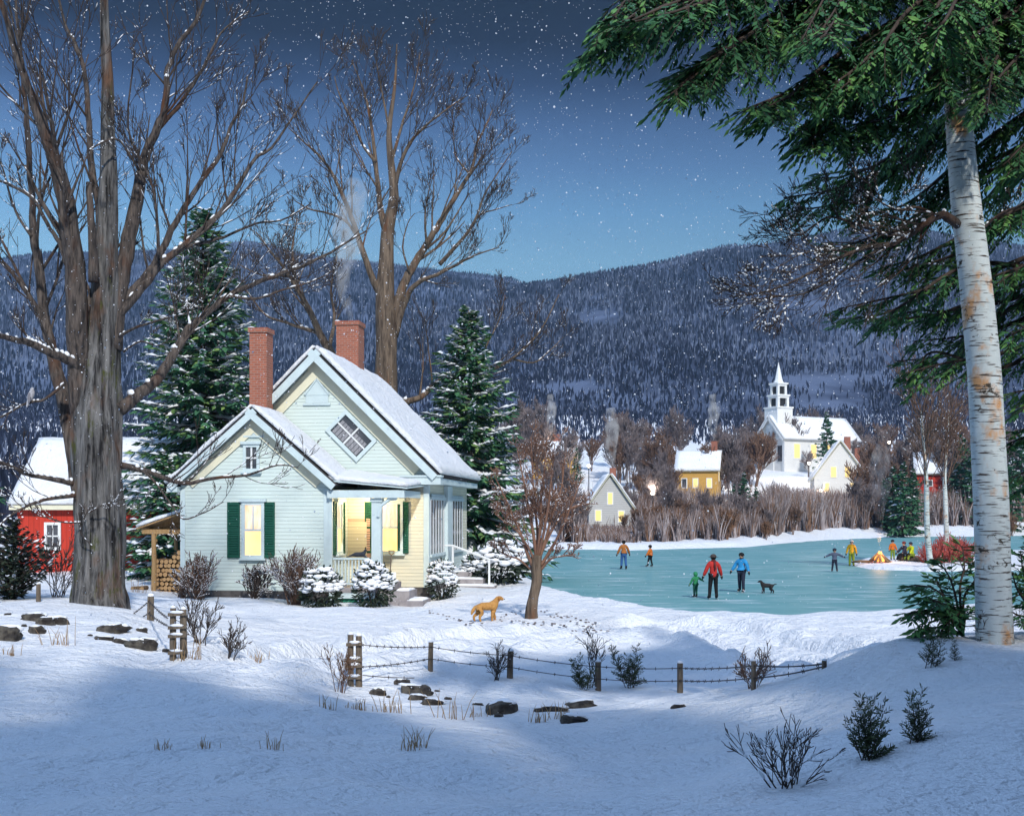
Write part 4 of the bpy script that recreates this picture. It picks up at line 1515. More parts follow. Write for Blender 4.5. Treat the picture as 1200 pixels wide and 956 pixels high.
def shutter(c, a, b, n, w, h):
    a, b, n = Vector(a).normalized(), Vector(b).normalized(), Vector(n).normalized()
    c = Vector(c)
    m = MB()
    m.obox(c + n * .02, a, b, n, w - .1, h - .1, .02)
    for sg in (-1, 1):
        m.obox(c + a * (sg * (w / 2 - .03)) + n * .03, a, b, n, .06, h, .05)
        m.obox(c + b * (sg * (h / 2 - .04)) + n * .031, a, b, n, w, .08, .045)
    m.obox(c + n * .031, a, b, n, w, .08, .045)
    for k in range(int(h / .085)):
        z = -h / 2 + .1 + .085 * k
        if abs(z) > .05 and z < h / 2 - .08:
            m.obox(c + b * z + n * .03, a, (b - n * .6), n + b * .6, w - .11, .075, .012)
    m.build('shutter', MT['green'], house)


FR = (EX, EZ, -EY)
# wing window, lit, with its pair of shutters
uc = (U(285, vW) + U(309, vW)) / 2
zc = (Zl(589, uc, vW) + Zl(653, uc, vW)) / 2
wh = Zl(589, uc, vW) - Zl(653, uc, vW)
window((uc, vW, zc), *FR, U(306, vW) - U(287, vW), wh - .16, True, trim=.11)
shutter((U(274, vW), vW, zc), *FR, U(281.5, vW) - U(267, vW), wh + .04)
shutter((U(315, vW), vW, zc), *FR, U(322.5, vW) - U(308, vW), wh + .04)
# attic window of the wing
window((U(295, vW), vW, Zl(536.5, wC, vW)), *FR, U(301.5, vW) - U(289, vW), Zl(524, wC, vW) - Zl(549, wC, vW), False, 'cross', .10)
# diamond window of the main gable
uD, zD = U(412, 0), Zl(511, uA, 0)
ang = math.atan(kM)
aD = Vector((math.cos(ang), 0, -math.sin(ang)))
bD = Vector((math.sin(ang), 0, math.cos(ang)))
window((uD, -.035, zD), aD, bD, -EY, 1.36, .80, False, 'diamond', .13, sill=False)
# little carved vents under both peaks
for (u0, z0, v0, s_) in ((uA, Zl(462, uA, 0), -.035, 1.0), (wC, Zl(502, wC, vW), vW, .75)):
    m = MB()
    m.prism([(u0 - .42 * s_, v0, z0 - .32 * s_), (u0 + .42 * s_, v0, z0 - .32 * s_), (u0 + .42 * s_, v0, z0 + .02), (u0, v0, z0 + .55 * s_), (u0 - .42 * s_, v0, z0 + .02)], (0, -.035, 0))
    m.box(u0 - .50 * s_, u0 + .50 * s_, v0 - .06, v0 - .002, z0 - .40 * s_, z0 - .325 * s_)
    m.box(u0 - .47 * s_, u0 + .47 * s_, v0 - .05, v0 - .036, z0 - .04, z0 + .01)
    for q in (-1, 1):
        m.obox((u0 + q * .22 * s_, v0 - .045, z0 + .27 * s_), (q * .42, 0, -.53), EY, (.53 * q, 0, .42), .72 * s_, .05, .05)
    m.build('gable_vent', MT['trim'], house)
# front window of the main wall, half behind the porch post
uc = U(459, 0)
zc = (Zl(588, uc, 0) + Zl(648, uc, 0)) / 2
wh = Zl(588, uc, 0) - Zl(648, uc, 0)
window((uc - .05, -.004, zc), *FR, .74, wh - .16, True, trim=.10, mtrim='trim')
shutter((U(472.5, 0), -.004, zc), *FR, U(479, 0) - U(466, 0), wh)
shutter((U(434.5, 0), -.004, zc), *FR, .42, wh)
# house door facing out of the porch, and the wing window that looks onto it
dm = MB()
zdk = Zl(688, wR, vW)
ud = U(418, 0)
dm.box(ud - .58, ud + .50, -.05, -.004, zdk, zdk + 2.3)
do = dm.build('door_frame', mat('pink_trim', (.72, .46, .36), (.66, .42, .34), 3, .6), house)  # pink base colour on the door frame
dm = MB()
dm.box(ud - .46, ud + .38, -.066, -.052, zdk + .03, zdk + 2.18)
for q in (.25, 1.2):
    dm.box(ud - .34, ud + .26, -.078, -.067, zdk + q, zdk + q + .75)
dm.build('door', MT['siding_cream'], do)
vm = V(394, wR)
RT = (EY, EZ, EX)
window((wR + .002, -1.35, zc), *RT, .62, wh - .2, True, trim=.09)
shutter((wR + .002, -1.35 - .56, zc), *RT, .36, wh)
shutter((wR + .002, -1.35 + .56, zc), *RT, .36, wh)

# ---- corner porch: deck, post, railing, lattice
ub0, ub1 = U(436, vW), U(449, vW)
pd = MB()
pd.box(wR + .02, ub1 + .02, vW - .12, -.01, zdk - .16, zdk)
pd.build('porch_deck', MT['step_stone'], house)
pf = MB()
pf.box(wR + .02, ub1 + .0, vW - .10, vW + .05, zdk - .36, zdk - .163)
pf.build('porch_skirt', MT['trim'], house)
pp_ = MB()
pp_.box(ub0, ub1 - .06, vW - .09, vW + .20, zdk, zP1 - .325)
pp_.box(ub0 - .05, ub1 - .01, vW - .13, vW + .24, zdk + .002, zdk + .22)
pp_.box(ub0 - .05, ub1 - .01, vW - .13, vW + .24, zP1 - .45, zP1 - .327)
pp_.box(wR + .035, wR + .14, vW - .07, vW + .05, zdk, zP1 - .33)
pp_.build('porch_post', MT['trim'], house)
rl = MB()
zr1, zr0 = Zl(653, wR, vW), zdk + .14
rl.box(wR + .15, ub0 - .002, vW - .05, vW + .05, zr1 - .07, zr1)
rl.box(wR + .15, ub0 - .003, vW - .035, vW + .035, zr0 - .05, zr0 + .02)
ro = rl.build('porch_railing', MT['trim'], house)
nb_ = 11
for k in range(nb_):
    u = lerp(wR + .24, ub0 - .1, k / (nb_ - 1))
    b_ = MB()
    b_.box(u - .024, u + .024, vW - .024, vW + .024, zr0 + .021, zr1 - .072)
    b_.build('baluster', MT['trim'], ro)
lt = MB()
z0, z1 = -.1, zdk - .37
u0, u1 = wR + .08, ub1 - .05
nL = 12
for k in range(-6, nL + 1):
    for sg in (-1, 1):
        ua_ = u0 + (u1 - u0) * k / nL
        ub_ = ua_ + (z1 - z0)
        s0, s1 = max(ua_, u0), min(ub_, u1)
        if s1 - s0 < .05:
            continue
        A = (s0, vW + (.0 if sg > 0 else .03), z0 + (s0 - ua_) if sg > 0 else z1 - (s0 - ua_))
        B = (s1, vW + (.0 if sg > 0 else .03), z0 + (s1 - ua_) if sg > 0 else z1 - (s1 - ua_))
        d = Vector(B) - Vector(A)
        lt.obox((Vector(A) + Vector(B)) / 2, d, EY, d.cross(EY), d.length, .02, .06)
lt.box(u0, u1, vW + .08, vW + .10, z0, z1)
lt.build('lattice', MT['lattice'], house)
# stone steps going down to the right of the porch
for k, (x0, x1, ya, yb) in enumerate(((440, 461, 683, 716), (456, 481, 692, 716), (470, 498, 703, 716))):
    m = MB()
    za_, zb_ = Zl(ya, U(x0, vW), vW), -.3
    m.box(U(x0, vW) + .003 * k, U(x1, vW), vW - .1 - .12 * k, vW + 1.25 - .1 * k, zb_, za_)
    so_ = m.build('stone_step', MT['step_stone'], house)
    m = MB()
    m.slab((U(x0, vW) + .25, vW - .02 - .12 * k, za_), (U(x1, vW) - .03, vW - .02 - .12 * k, za_), (U(x1, vW) - .03, vW + 1.1 - .1 * k, za_), (U(x0, vW) + .25, vW + 1.1 - .1 * k, za_), .06, 8, 8, .5, k, .3)
    m.build('step_snow', MT['clump_snow'], so_, True)

# ---- side porch with tall narrow screens
sc_pairs = [(504.5, 520), (527, 541.5)]
for k, (p0, p1) in enumerate(sc_pairs):
    v0, v1 = V(p0, .02), V(p1, .02)
    zb_, zt_ = Zl(648, 0, 1.5), Zl(586, 0, 1.5)
    m = MB()
    m.box(.004, .02, v0, v1, zb_, zt_)
    fo = m.build('porch_screen', DARKP, house)
    ns = 5
    for j in range(ns + 1):
        v = lerp(v0, v1, j / ns)
        b_ = MB()
        b_.box(.021, .034, v - .085, v + .085, zb_, zt_)
        b_.build('mullion', MT['white'], fo)
    b_ = MB()
    b_.box(.022, .10, v0 - .1, v1 + .1, zb_ - .10, zb_ - .003)
    b_.box(.022, .10, v0 - .1, v1 + .1, zt_ + .003, zt_ + .12)
    for j in range(9):
        v = lerp(v0, v1, (j + .5) / 9)
        b_.blob((.05, v, zt_ + .16), .04, (v1 - v0) / 18, .07, 8, 6)
    b_.build('screen_frame', MT['trim'], fo)
m = MB()
m.box(.01, .16, V(520.6, .02), V(526.2, .02), .2, zE - .36)
m.build('porch_post', MT['trim'], house)
m = MB()
m.box(.004, .024, .18, VD - .1, .25, Zl(651, 0, 1.5))
m.build('side_wall', MT['siding'], house)
# stone stoop with white handrail on that side
for k, (u0, u1, v0, v1, z) in enumerate(((.03, 1.0, 3.6, 5.6, .62), (.03, 1.5, 3.2, 5.7, .36), (.03, 2.0, 2.8, 5.8, .12))):
    m = MB()
    m.box(u0, u1, v0, v1, -.4 - .01 * k, z)
    so_ = m.build('stone_step', MT['step_stone'], house)
    m = MB()
    m.slab((u0 + .05, v0 + .05, z), (u1 - .04, v0 + .05, z), (u1 - .04, v1 - .1, z), (u0 + .05, v1 - .1, z), .07, 10, 10, .5, k + 5, .3)
    m.build('step_snow', MT['clump_snow'], so_, True)
m = MB()
for (u, z0, z1) in ((.35, .6, 1.62), (1.75, .1, 1.12)):
    m.box(u - .035, u + .035, 3.1, 3.17, z0, z1)
m.tube([(.0, 3.135, 1.66), (.35, 3.135, 1.64), (1.80, 3.135, 1.10)], .045, 6)
m.build('handrail', MT['white'], house)

# ---- brick chimneys
def chimney(u0, u1, v0, v1, z0, z1, seed):
    m = MB()
    m.box(u0, u1, v0, v1, z0, z1 - .001)
    m.box(u0 - .045, u1 + .045, v0 - .045, v1 + .045, z1, z1 + .16)
    ch = m.build('chimney', MT['brick'], house)
    m = MB()
    m.box(u0 + .15, u1 - .15, v0 + .15, v1 - .15, z1 + .161, z1 + .18)
    m.build('flue', MT['iron'], ch)
    m = MB()
    m.slab((u0 - .04, v0 - .045, z1 + .161), (u0 + .14, v0 - .045, z1 + .161), (u0 + .14, v1, z1 + .161), (u0 - .04, v1, z1 + .161), .05, 3, 8, .5, seed, .4)
    m.build('chimney_snow', MT['clump_snow'], ch, True)


c0, c1 = U(293.5, -1.), U(313.5, -1.)
chimney(c0, c1, -1.1, -.4, zWA - .9, Zl(390, c0, -1.), 1)
v2 = 4.6
c0, c1 = U(394, v2), U(420, v2)
chimney(c0, c1, v2, v2 + .95, zA - 1.4, Zl(381, c0, v2), 2)
CH2 = (c0 + .5, v2 + .45, Zl(379, c0, v2))

# ---- warm light of the porch lamp and the lit rooms
def lamp(u, v, z, e, c=(1, .72, .38), r=.06, parent=house, name='porch_light'):
    l = bpy.data.lights.new(name, 'POINT')
    l.energy = e
    l.color = c
    l.shadow_soft_size = r
    o = bpy.data.objects.new(name, l)
    col.objects.link(o)
    o.parent = parent
    o.location = (u, v, z)
    return o


lamp((wR + ub0) / 2 + .2, -.9, zP1 - .5, 105)
m = MB()
m.blob(((wR + ub0) / 2 + .2, -.9, zP1 - .24), .09, .09, .11, 10, 6)
m.build('porch_lamp', emit('lamp_glass', (1, .8, .5), 4), house)
m = MB()
m.box(wR + .04, uP - .32, vW - .015, -.045, zP1 - .10, zP1 - .05)
m.build('porch_ceiling', MT['trim_cream'], house)

# ---- lean-to on the left with stacked firewood
lt_ = MB()
lv0, lv1 = vW + .9, 2.2
l0 = U(163, lv0)
zl0, zl1 = Zl(620, l0, lv0), Zl(599, wL, lv0)
lt_.slab((l0, lv0 - .25, zl0), (wL - .002, lv0 - .25, zl1), (wL - .002, lv1, zl1), (l0, lv1, zl0), .07)
lo = lt_.build('lean_to_roof', MT['wood_warm'], house)
m = MB()
m.slab((l0 + .01, lv0 - .23, zl0 + .075), (wL - .005, lv0 - .23, zl1 + .075), (wL - .005, lv1 - .02, zl1 + .075), (l0 + .01, lv1 - .02, zl0 + .075), .16, 12, 12, .35, 9, .5)
m.build('roof_snow', MT['roof_snow'], lo, True)
m = MB()
m.box(l0 + .15, wL - .005, lv0 - .12, lv0 + .02, zl0 - .16, zl0 - .0)
m.box(l0 + .15, l0 + .30, lv0 + .022, lv1 - .1, zl0 - .15, zl0 + .02)
for k in range(4):
    v = lv0 + .5 + k * .9
    m.obox(((l0 + wL) / 2, v, (zl0 + zl1) / 2 - .07), (wL - l0, 0, zl1 - zl0), EY, (-(zl1 - zl0), 0, wL - l0), wL - l0 - .1, .08, .13)
m.build('lean_to_beam', MT['wood_warm'], house)
for (px_, v, rr) in ((180, lv0 - .05, .085), (206, lv1 - .3, .08), (182, lv1 - .3, .08)):
    m = MB()
    u = U(px_, v)
    m.tube([(u, v, -.2), (u + .02, v, 1.2), (u, v, zl0 - .162)], [rr * 1.1, rr, rr * .95], 10, flute=.08)
    m.build('lean_to_post', MT['wood_warm'], house)

Mh = Matrix.Translation((OX, OY, OZ)) @ Matrix.Rotation(-TH, 4, 'Z')


def HP(u, v, z):
    return Mh @ Vector((u, v, z))


# firewood: each split log is a thing
lg = MB()
rr = random.Random(4)
proto = None
nlog = 0
u0w, u1w = U(186, lv0 + .3), wL - .12
row_h = .155
for row in range(10):
    z = .10 + row * row_h
    x0 = u0w + (.32 if row > 7 else 0) + rr.uniform(0, .04)
    if row >= 8:
        x0 = lerp(u0w, u1w, .55 if row == 8 else .7)
    x = x0
    while x < u1w:
        rad = rr.uniform(.072, .088)
        if proto is None:
            m = MB()
            m.tube([(0, -.42, 0), (0, .42, 0)], [1, .96], 9, 0, flute=.10, seed=3, cap=False)
            proto = thing('firewood_log', HP(x, lv0 + .55, z), 'split log with pale end stacked under the lean-to roof', 'log', 'split logs stacked under the lean-to', -TH)
            m.build('log_bark', MT['log_bark'], proto, True)
            m = MB()
            m.tube([(0, -.421, 0), (0, -.417, 0)], [.93, .93], 9, flute=.1, seed=3)
            m.build('log_end', MT['log_end'], proto)
            proto.scale = (rad, 1, rad)
        else:
            q = copy_thing(proto, HP(x, lv0 + .55 + rr.uniform(-.06, .06), z + rr.uniform(-.01, .01)), -TH, None, (rad, 1, rad))
            q.rotation_euler = (0, rr.uniform(0, TAU), -TH)
        nlog += 1
        x += rad * 2.0
for k, (du, dz) in enumerate(((-.75, .09), (-.55, .10), (-.36, .09), (-.62, .24), (-.45, .24))):
    q = copy_thing(proto, HP(u0w + du, lv0 + .1, dz), -TH, 'split log lying loose in front of the stacked firewood', (.085, .8, .085))
    q['group'] = 'loose logs beside the firewood stack'
    q.rotation_euler = (0, rr.uniform(0, 6), -TH + rr.uniform(-.5, .5))

# ---- red barn
by = 52.
bx0, bx1 = P(20, 600, by).x, P(196, 600, by).x
bz = .55
barn = thing('red_barn', (bx0, by, bz), 'red board barn under deep snow behind the old maple', 'barn')
bw = bx1 - bx0
beh = CZ + (HY - 586) / F * by - bz
brh = CZ + (HY - 516) / F * (by + 3.2) - bz
m = MB()
m.prism([(0, 0, -.4), (0, 6.4, -.4), (0, 6.4, beh), (0, 3.2, brh - .15), (0, 0, beh)], (bw, 0, 0))
m.build('wall', MT['red'], barn)
rb, sb = MB(), MB()
for sg in (-1, 1):
    ev = -.3 if sg < 0 else 6.7
    sl = (brh - beh) / 3.2
    ez = brh - sl * 3.5
    if sg < 0:
        q = [Vector((-.25, ev, ez)), Vector((bw + .25, ev, ez)), Vector((bw + .25, 3.2, brh)), Vector((-.25, 3.2, brh))]
    else:
        q = [Vector((-.25, 3.2, brh)), Vector((bw + .25, 3.2, brh)), Vector((bw + .25, ev, ez)), Vector((-.25, ev, ez))]
    rb.slab(*q, .09)
    nn = (q[1] - q[0]).cross(q[3] - q[0]).normalized() * .092
    sb.slab(*[p + nn for p in q], .17, 24, 10, .3, 4 + sg, .6)
ro = rb.build('roof', MT['wood'], barn)
sb.build('roof_snow', MT['roof_snow'], ro, True)
m = MB()
m.box(-.22, bw + .22, -.33, -.302, beh - .42, beh - .18)
m.build('fascia', MT['trim_cream'], barn)
wu = P(62, 600, by).x - bx0
wz = CZ + (HY - 628) / F * by - bz
m = MB()
for (x0, x1, z0, z1) in ((-.36, .36, .48, .60), (-.36, .36, -.60, -.48), (-.36, -.24, -.478, .478), (.24, .36, -.478, .478)):
    m.box(wu + x0, wu + x1, -.07, -.004, wz + z0, wz + z1)
fo = m.build('window', MT['white'], barn)
m = MB()
m.box(wu - .24, wu + .24, -.02, -.006, wz - .478, wz + .478)
m.build('pane', DARKP, fo)
m = MB()
m.box(wu - .025, wu + .025, -.04, -.021, wz - .478, wz + .478)
m.box(wu - .239, wu + .239, -.041, -.0212, wz - .03, wz + .03)
m.build('muntin', MT['white'], fo)
# ------------------------------------------------------------------ village across the pond
VGLOW = emit('village_window_glow', (1.0, .72, .22), 1.3)


def village_house(name, px, py_base, D, wpx, eave_px, ridge_px, depth, wall, label, front='gable', rz=0., chim=None, wins=(), roofmat='roof_snow', sub=None):
    """Gabled house: front 'gable' shows its peak to the pond, 'side' shows a roof slope. Sizes in picture pixels at D."""
    k = D / F
    b = P(px, py_base, D)
    g = gz(b.x, D)
    t = thing(name, (b.x, D, b.z), label, 'house' if 'barn' not in name else 'barn', None, rz)
    w_, he, hr = wpx * k, eave_px * k, ridge_px * k
    zb = min(0, g - b.z) - 1.5
    m, rb, sb = MB(), MB(), MB()
    ov = .35
    if front == 'gable':
        m.prism([(-w_ / 2, 0, zb), (w_ / 2, 0, zb), (w_ / 2, 0, he), (0, 0, hr - .2), (-w_ / 2, 0, he)], (0, depth, 0))
        sl = (hr - he) / (w_ / 2)
        for sg in (1, -1):
            ue = sg * (w_ / 2 + ov)
            A, B, C_, D_ = Vector((0, -ov, hr)), Vector((ue, -ov, hr - sl * abs(ue))), Vector((ue, depth + ov, hr - sl * abs(ue))), Vector((0, depth + ov, hr))
            q = [A, B, C_, D_] if sg > 0 else [B, A, D_, C_]
            rb.slab(*q, .12)
            nn = (q[1] - q[0]).cross(q[3] - q[0]).normalized() * .123
            sb.slab(*[p + nn for p in q], .25, 8, 8, .3, px + sg, .6)
    else:
        m.prism([(-w_ / 2, 0, zb), (-w_ / 2, depth, zb), (-w_ / 2, depth, he), (-w_ / 2, depth / 2, hr - .2), (-w_ / 2, 0, he)], (w_, 0, 0))
        sl = (hr - he) / (depth / 2)
        for sg in (1, -1):
            y = depth / 2 - sg * (depth / 2 + ov)
            ze = hr - sl * (depth / 2 + ov)
            q = [Vector((-w_ / 2 - ov, y, ze)), Vector((w_ / 2 + ov, y, ze)), Vector((w_ / 2 + ov, depth / 2, hr)), Vector((-w_ / 2 - ov, depth / 2, hr))]
            if sg < 0:
                q = [q[3], q[2], q[1], q[0]]
            rb.slab(*q, .12)
            nn = (q[1] - q[0]).cross(q[3] - q[0]).normalized() * .123
            sb.slab(*[p + nn for p in q], .25, 8, 8, .3, px + sg, .6)
    m.build('wall', wall, t)
    ro = rb.build('roof', MT['trim_cream'], t)
    sb.build('roof_snow', MT['roof_snow'], ro, True)
    if chim:
        for (cx_, cy_, cw, ch_) in chim:
            m = MB()
            m.box(cx_ * k - cw * k / 2, cx_ * k + cw * k / 2, cy_, cy_ + cw * k, he, hr + ch_ * k)
            m.build('chimney', MT['brick'], t)
    for (wx, wz, ww, wh, face, lit) in wins:
        m = MB()
        if face == 'front':
            m.box(wx * k - ww * k / 2 - .12, wx * k + ww * k / 2 + .12, -.06, -.003, wz * k - wh * k / 2 - .12, wz * k + wh * k / 2 + .12)
        else:
            m.box(w_ / 2 + .003, w_ / 2 + .06, wx * k - ww * k / 2 - .12, wx * k + ww * k / 2 + .12, wz * k - wh * k / 2 - .12, wz * k + wh * k / 2 + .12)
        fo = m.build('window', MT['white'], t)
        m = MB()
        if face == 'front':
            m.box(wx * k - ww * k / 2, wx * k + ww * k / 2, -.08, -.061, wz * k - wh * k / 2, wz * k + wh * k / 2)
        else:
            m.box(w_ / 2 + .061, w_ / 2 + .08, wx * k - ww * k / 2, wx * k + ww * k / 2, wz * k - wh * k / 2, wz * k + wh * k / 2)
        m.build('pane', VGLOW if lit else DARKP, fo)
    return t


village_house('village_house', 715, 618, 132, 50, 26, 62, 8, MT['grey_clap'], 'grey gable-fronted village house with two lit windows near the shore', 'gable', 0, [(6, 3, 7, 9)], [(0, 34, 5, 13, 'front', True), (-14, 14, 6, 12, 'front', True), (13, 13, 6, 12, 'front', True)])
village_house('village_house', 817, 588, 178, 48, 38, 60, 6.5, MT['yellow'], 'ochre yellow village house with snowy roof and red chimney', 'side', math.radians(-14), [(18, 2.8, 7, 12)], [(14, 22, 5, 10, 'front', True), (-2, 22, 5, 10, 'front', True), (-15, 22, 5, 10, 'front', False), (14, 30, 5, 10, 'side', True)])
village_house('village_house', 985, 583, 190, 60, 24, 66, 9, MT['white_clap'], 'white gable-fronted house below the church with two red chimneys', 'gable', math.radians(-10), [(9, 1.5, 7, 6), (24, 6, 6, -6)], [(-8, 30, 6, 12, 'front', True), (8, 30, 6, 12, 'front', True), (-16, 12, 6, 10, 'front', True), (14, 12, 6, 10, 'front', True)])
village_house('village_house', 648, 560, 205, 46, 26, 44, 8, MT['yellow'], 'snow-roofed village house hidden behind the crown of the apple tree', 'side', math.radians(-8), [(2, 3.5, 9, 9)], [(-8, 14, 5, 9, 'front', True), (10, 14, 5, 9, 'front', True)])
village_house('village_barn', 1098, 582, 182, 46, 28, 52, 7, MT['red'], 'red village barn under a snowy roof behind two thin birches', 'side', math.radians(-16), None, [(-8, 16, 5, 6, 'front', False), (18, 24, 5, 7, 'side', False)])

# ---- the church
D = 232.
k = D / F
cb = P(902, 552, D)
church = thing('church', (cb.x, D, cb.z), 'white village church with slender steeple and lit windows', 'church', None, math.radians(-62))
cwid, clen = 8.2, 19.0
che, chr_ = 6.4, 10.7
m = MB()
m.prism([(-cwid / 2, 0, -4), (cwid / 2, 0, -4), (cwid / 2, 0, che), (0, 0, chr_ - .15), (-cwid / 2, 0, che)], (0, clen, 0))
m.build('wall', MT['white_clap'], church)
rb, sb = MB(), MB()
sl = (chr_ - che) / (cwid / 2)
for sg in (1, -1):
    ue = sg * (cwid / 2 + .45)
    A, B, C_, D_ = Vector((0, -.4, chr_)), Vector((ue, -.4, chr_ - sl * abs(ue))), Vector((ue, clen + .4, chr_ - sl * abs(ue))), Vector((0, clen + .4, chr_))
    q = [A, B, C_, D_] if sg > 0 else [B, A, D_, C_]
    rb.slab(*q, .14)
    nn = (q[1] - q[0]).cross(q[3] - q[0]).normalized() * .143
    sb.slab(*[p + nn for p in q], .22, 8, 14, .25, sg, .7)
ro = rb.build('roof', MT['white'], church)
sb.build('roof_snow', MT['roof_snow'], ro, True)
m = MB()
m.box(-cwid / 2 - .05, cwid / 2 + .05, -.10, -.003, che - .2, che + .12)
for sg in (-1, 1):
    m.box(sg * cwid / 2 - .3, sg * cwid / 2 + .3, -.14, -.101, -4, che - .21)
    rake(m, 0, sg * (cwid / 2 + .4), chr_, sl, -.43, .4, .08, .12)
m.build('trim', MT['white'], church)
tw = MB()
ty = 2.2
tw.box(-1.9, 1.9, ty - 1.9, ty + 1.9, 9.0, 12.2)
tw.box(-2.05, 2.05, ty - 2.05, ty + 2.05, 12.201, 12.5)
for (x, y) in ((-1, -1), (1, -1), (1, 1), (-1, 1)):
    tw.box(x * 1.15 - .27, x * 1.15 + .27, ty + y * 1.15 - .27, ty + y * 1.15 + .27, 12.501, 14.4)
    tw.box(x * .90 - .22, x * .90 + .22, ty + y * .90 - .22, ty + y * .90 + .22, 14.901, 16.6)
tw.box(-1.43, 1.43, ty - 1.43, ty + 1.43, 14.2, 14.6)
tw.box(-1.6, 1.6, ty - 1.6, ty + 1.6, 14.601, 14.9)
tw.box(-1.14, 1.14, ty - 1.14, ty + 1.14, 16.5, 16.9)
tw.box(-1.35, 1.35, ty - 1.35, ty + 1.35, 16.901, 17.2)
tw.build('tower', MT['white'], church)
m = MB()
m.box(-.98, .98, ty - .98, ty + .98, 12.501, 14.19)
m.box(-.8, .8, ty - .8, ty + .8, 14.901, 16.49)
m.build('belfry_opening', MT['iron'], church)
m = MB()
zs = 17.2
ztop = CZ + (HY - 424) / F * D - cb.z
m.tube([(0, ty, zs), (0, ty, zs + .6), (0, ty, zs + 1.6), (0, ty, ztop)], [1.05, .75, .55, .03], 8)
m.build('spire', MT['white'], church)
for j, y in enumerate((3.2, 7.4, 11.6, 15.)):
    for sg in (1,):
        m = MB()
        m.box(cwid / 2 + .003, cwid / 2 + .08, y - .95, y + .95, 2.2, che - 1.0)
        fo = m.build('window', MT['white'], church)
        m = MB()
        m.box(cwid / 2 + .081, cwid / 2 + .10, y - .7, y + .7, 2.45, che - 1.25)
        m.build('pane', VGLOW, fo)
m = MB()
m.box(-.9, .9, -.10, -.003, che + .3, che + 2.6)
m.build('window', MT['white'], church)
m = MB()
m.box(-1.3, 1.3, -.16, -.003, -1, 3.4)
do = m.build('door', MT['white'], church)
for (u0) in (-3.0, 3.0):
    m = MB()
    m.box(u0 - .6, u0 + .6, -.10, -.003, 1.8, che - 1.6)
    m.build('window', DARKP, church)

# lamps that light the village snow
for (px, py, D, e) in ((765, 600, 150, 900), (852, 556, 195, 1500), (948, 566, 205, 2600), (962, 578, 178, 2000), (1042, 520, 215, 1200), (690, 548, 185, 900), (645, 522, 215, 600)):
    q = P(px, py, D)
    g = gz(q.x, D)
    q.z = max(q.z, g + 3.0)
    t = thing('lamp_post', (q.x, D, g), 'far village lamp glowing over the snow', 'street lamp', 'village street lamps')
    t['label'] = 'glowing village lamp among the bare trees beyond the pond'
    m = MB()
    h_ = q.z - g
    m.tube([(0, 0, -.5), (0, 0, h_)], [.09, .06], 6)
    m.tube([(-.25, 0, h_), (.25, 0, h_)], [.05, .05], 5)
    m.build('post', MT['iron'], t)
    m = MB()
    m.blob((0, 0, h_ + .26), .26, .26, .26, 8, 6)
    m.build('lamp_globe', emit('globe_glow', (1, .88, .70), 6), t)
    l = bpy.data.lights.new('lamp', 'POINT')
    l.energy = e
    l.color = (1, .88, .72)
    l.shadow_soft_size = .35
    lo_ = bpy.data.objects.new('lamp_light', l)
    col.objects.link(lo_)
    lo_.parent = t
    lo_.location = (0, -.2, h_ + .9)

# ------------------------------------------------------------------ bare trees and thickets across the pond
protos = []
for sd_, (hh, bk, tw_) in enumerate(((9, 'twig_grey', 'twig_grey'), (8, 'twig_brown', 'twig_brown'), (10, 'twig_grey', 'twig_grey'), (7, 'twig_rust', 'twig_rust'))):
    s = Snowy(100 + sd_)
    nst = (1, 3, 2, 4)[sd_]
    for q in range(nst):
        a = s.r.uniform(0, TAU)
        d = Vector((math.cos(a) * .25 * (nst > 1), math.sin(a) * .25 * (nst > 1), 1))
        s.grow((0.1 * q, 0, -.3), d, hh * .62, .14 if nst < 3 else .09, 3, up=.10, wig=.09, kids=9 if nst < 3 else 7, spread=(.30, .62), sn=0, seg=6, shrink=(.45, .75), minr=.032, first=.18)
    protos.append((s, bk, tw_, hh))

GLAB = {0: 'slender grey bare tree in the thicket across the pond', 1: 'brown many-stemmed bare tree in the thicket across the pond', 2: 'tall grey forked bare tree in the thicket across the pond', 3: 'rusty bushy bare tree in the thicket across the pond'}
GGRP = {0: 'slender grey trees across the pond', 1: 'brown trees across the pond', 2: 'forked grey trees across the pond', 3: 'rusty trees across the pond'}
rr = random.Random(17)
made = {}
spots = []
for k_ in range(210):
    px = rr.uniform(596, 1200)
    D = rr.choice([rr.uniform(118, 136), rr.uniform(122, 150), rr.uniform(150, 200), rr.uniform(200, 270)])
    if 888 < px < 1000 and D < 228 and D > 150:
        continue
    if (688 < px < 745 and D < 135) or (D < 118):
        continue
    if 1066 < px < 1126 and D < 186:
        continue
    if px > 905 and D < 146:
        continue
    if 790 < px < 845 and 145 < D < 180 and rr.random() < .7:
        continue
    spots.append((px, D))
for k_ in range(120):
    px = rr.uniform(650, 1135)
    D = CZ * F / (float(np.interp(px, [598, 650, 740, 800, 880, 915, 960, 1050, 1200], [650, 643, 644, 642, 640, 636, 632, 628.5, 627])) - HY) + 3.5 + 40 * rr.random() ** 1.3
    if (686 < px < 748 and D < 137) or 940 < px < 1030:
        continue
    spots.append((px, D))
wide = []
for k_ in range(80):
    a_, b_ = rr.choice([(596, 690), (745, 792), (748, 792), (846, 890), (1000, 1066), (1126, 1200), (1012, 1060)])
    wide.append((rr.uniform(a_, b_), rr.uniform(150, 232)))
spots += wide
spots += [(560 + 9 * q, rr.uniform(120, 190)) for q in range(6)] + [(732, 126), (832, 160), (947, 214), (1003, 178), (1092, 165), (920, 262), (948, 268), (975, 262), (1018, 262), (1040, 255), (1010, 258), (892, 262), (705, 165), (748, 150), (760, 170)]
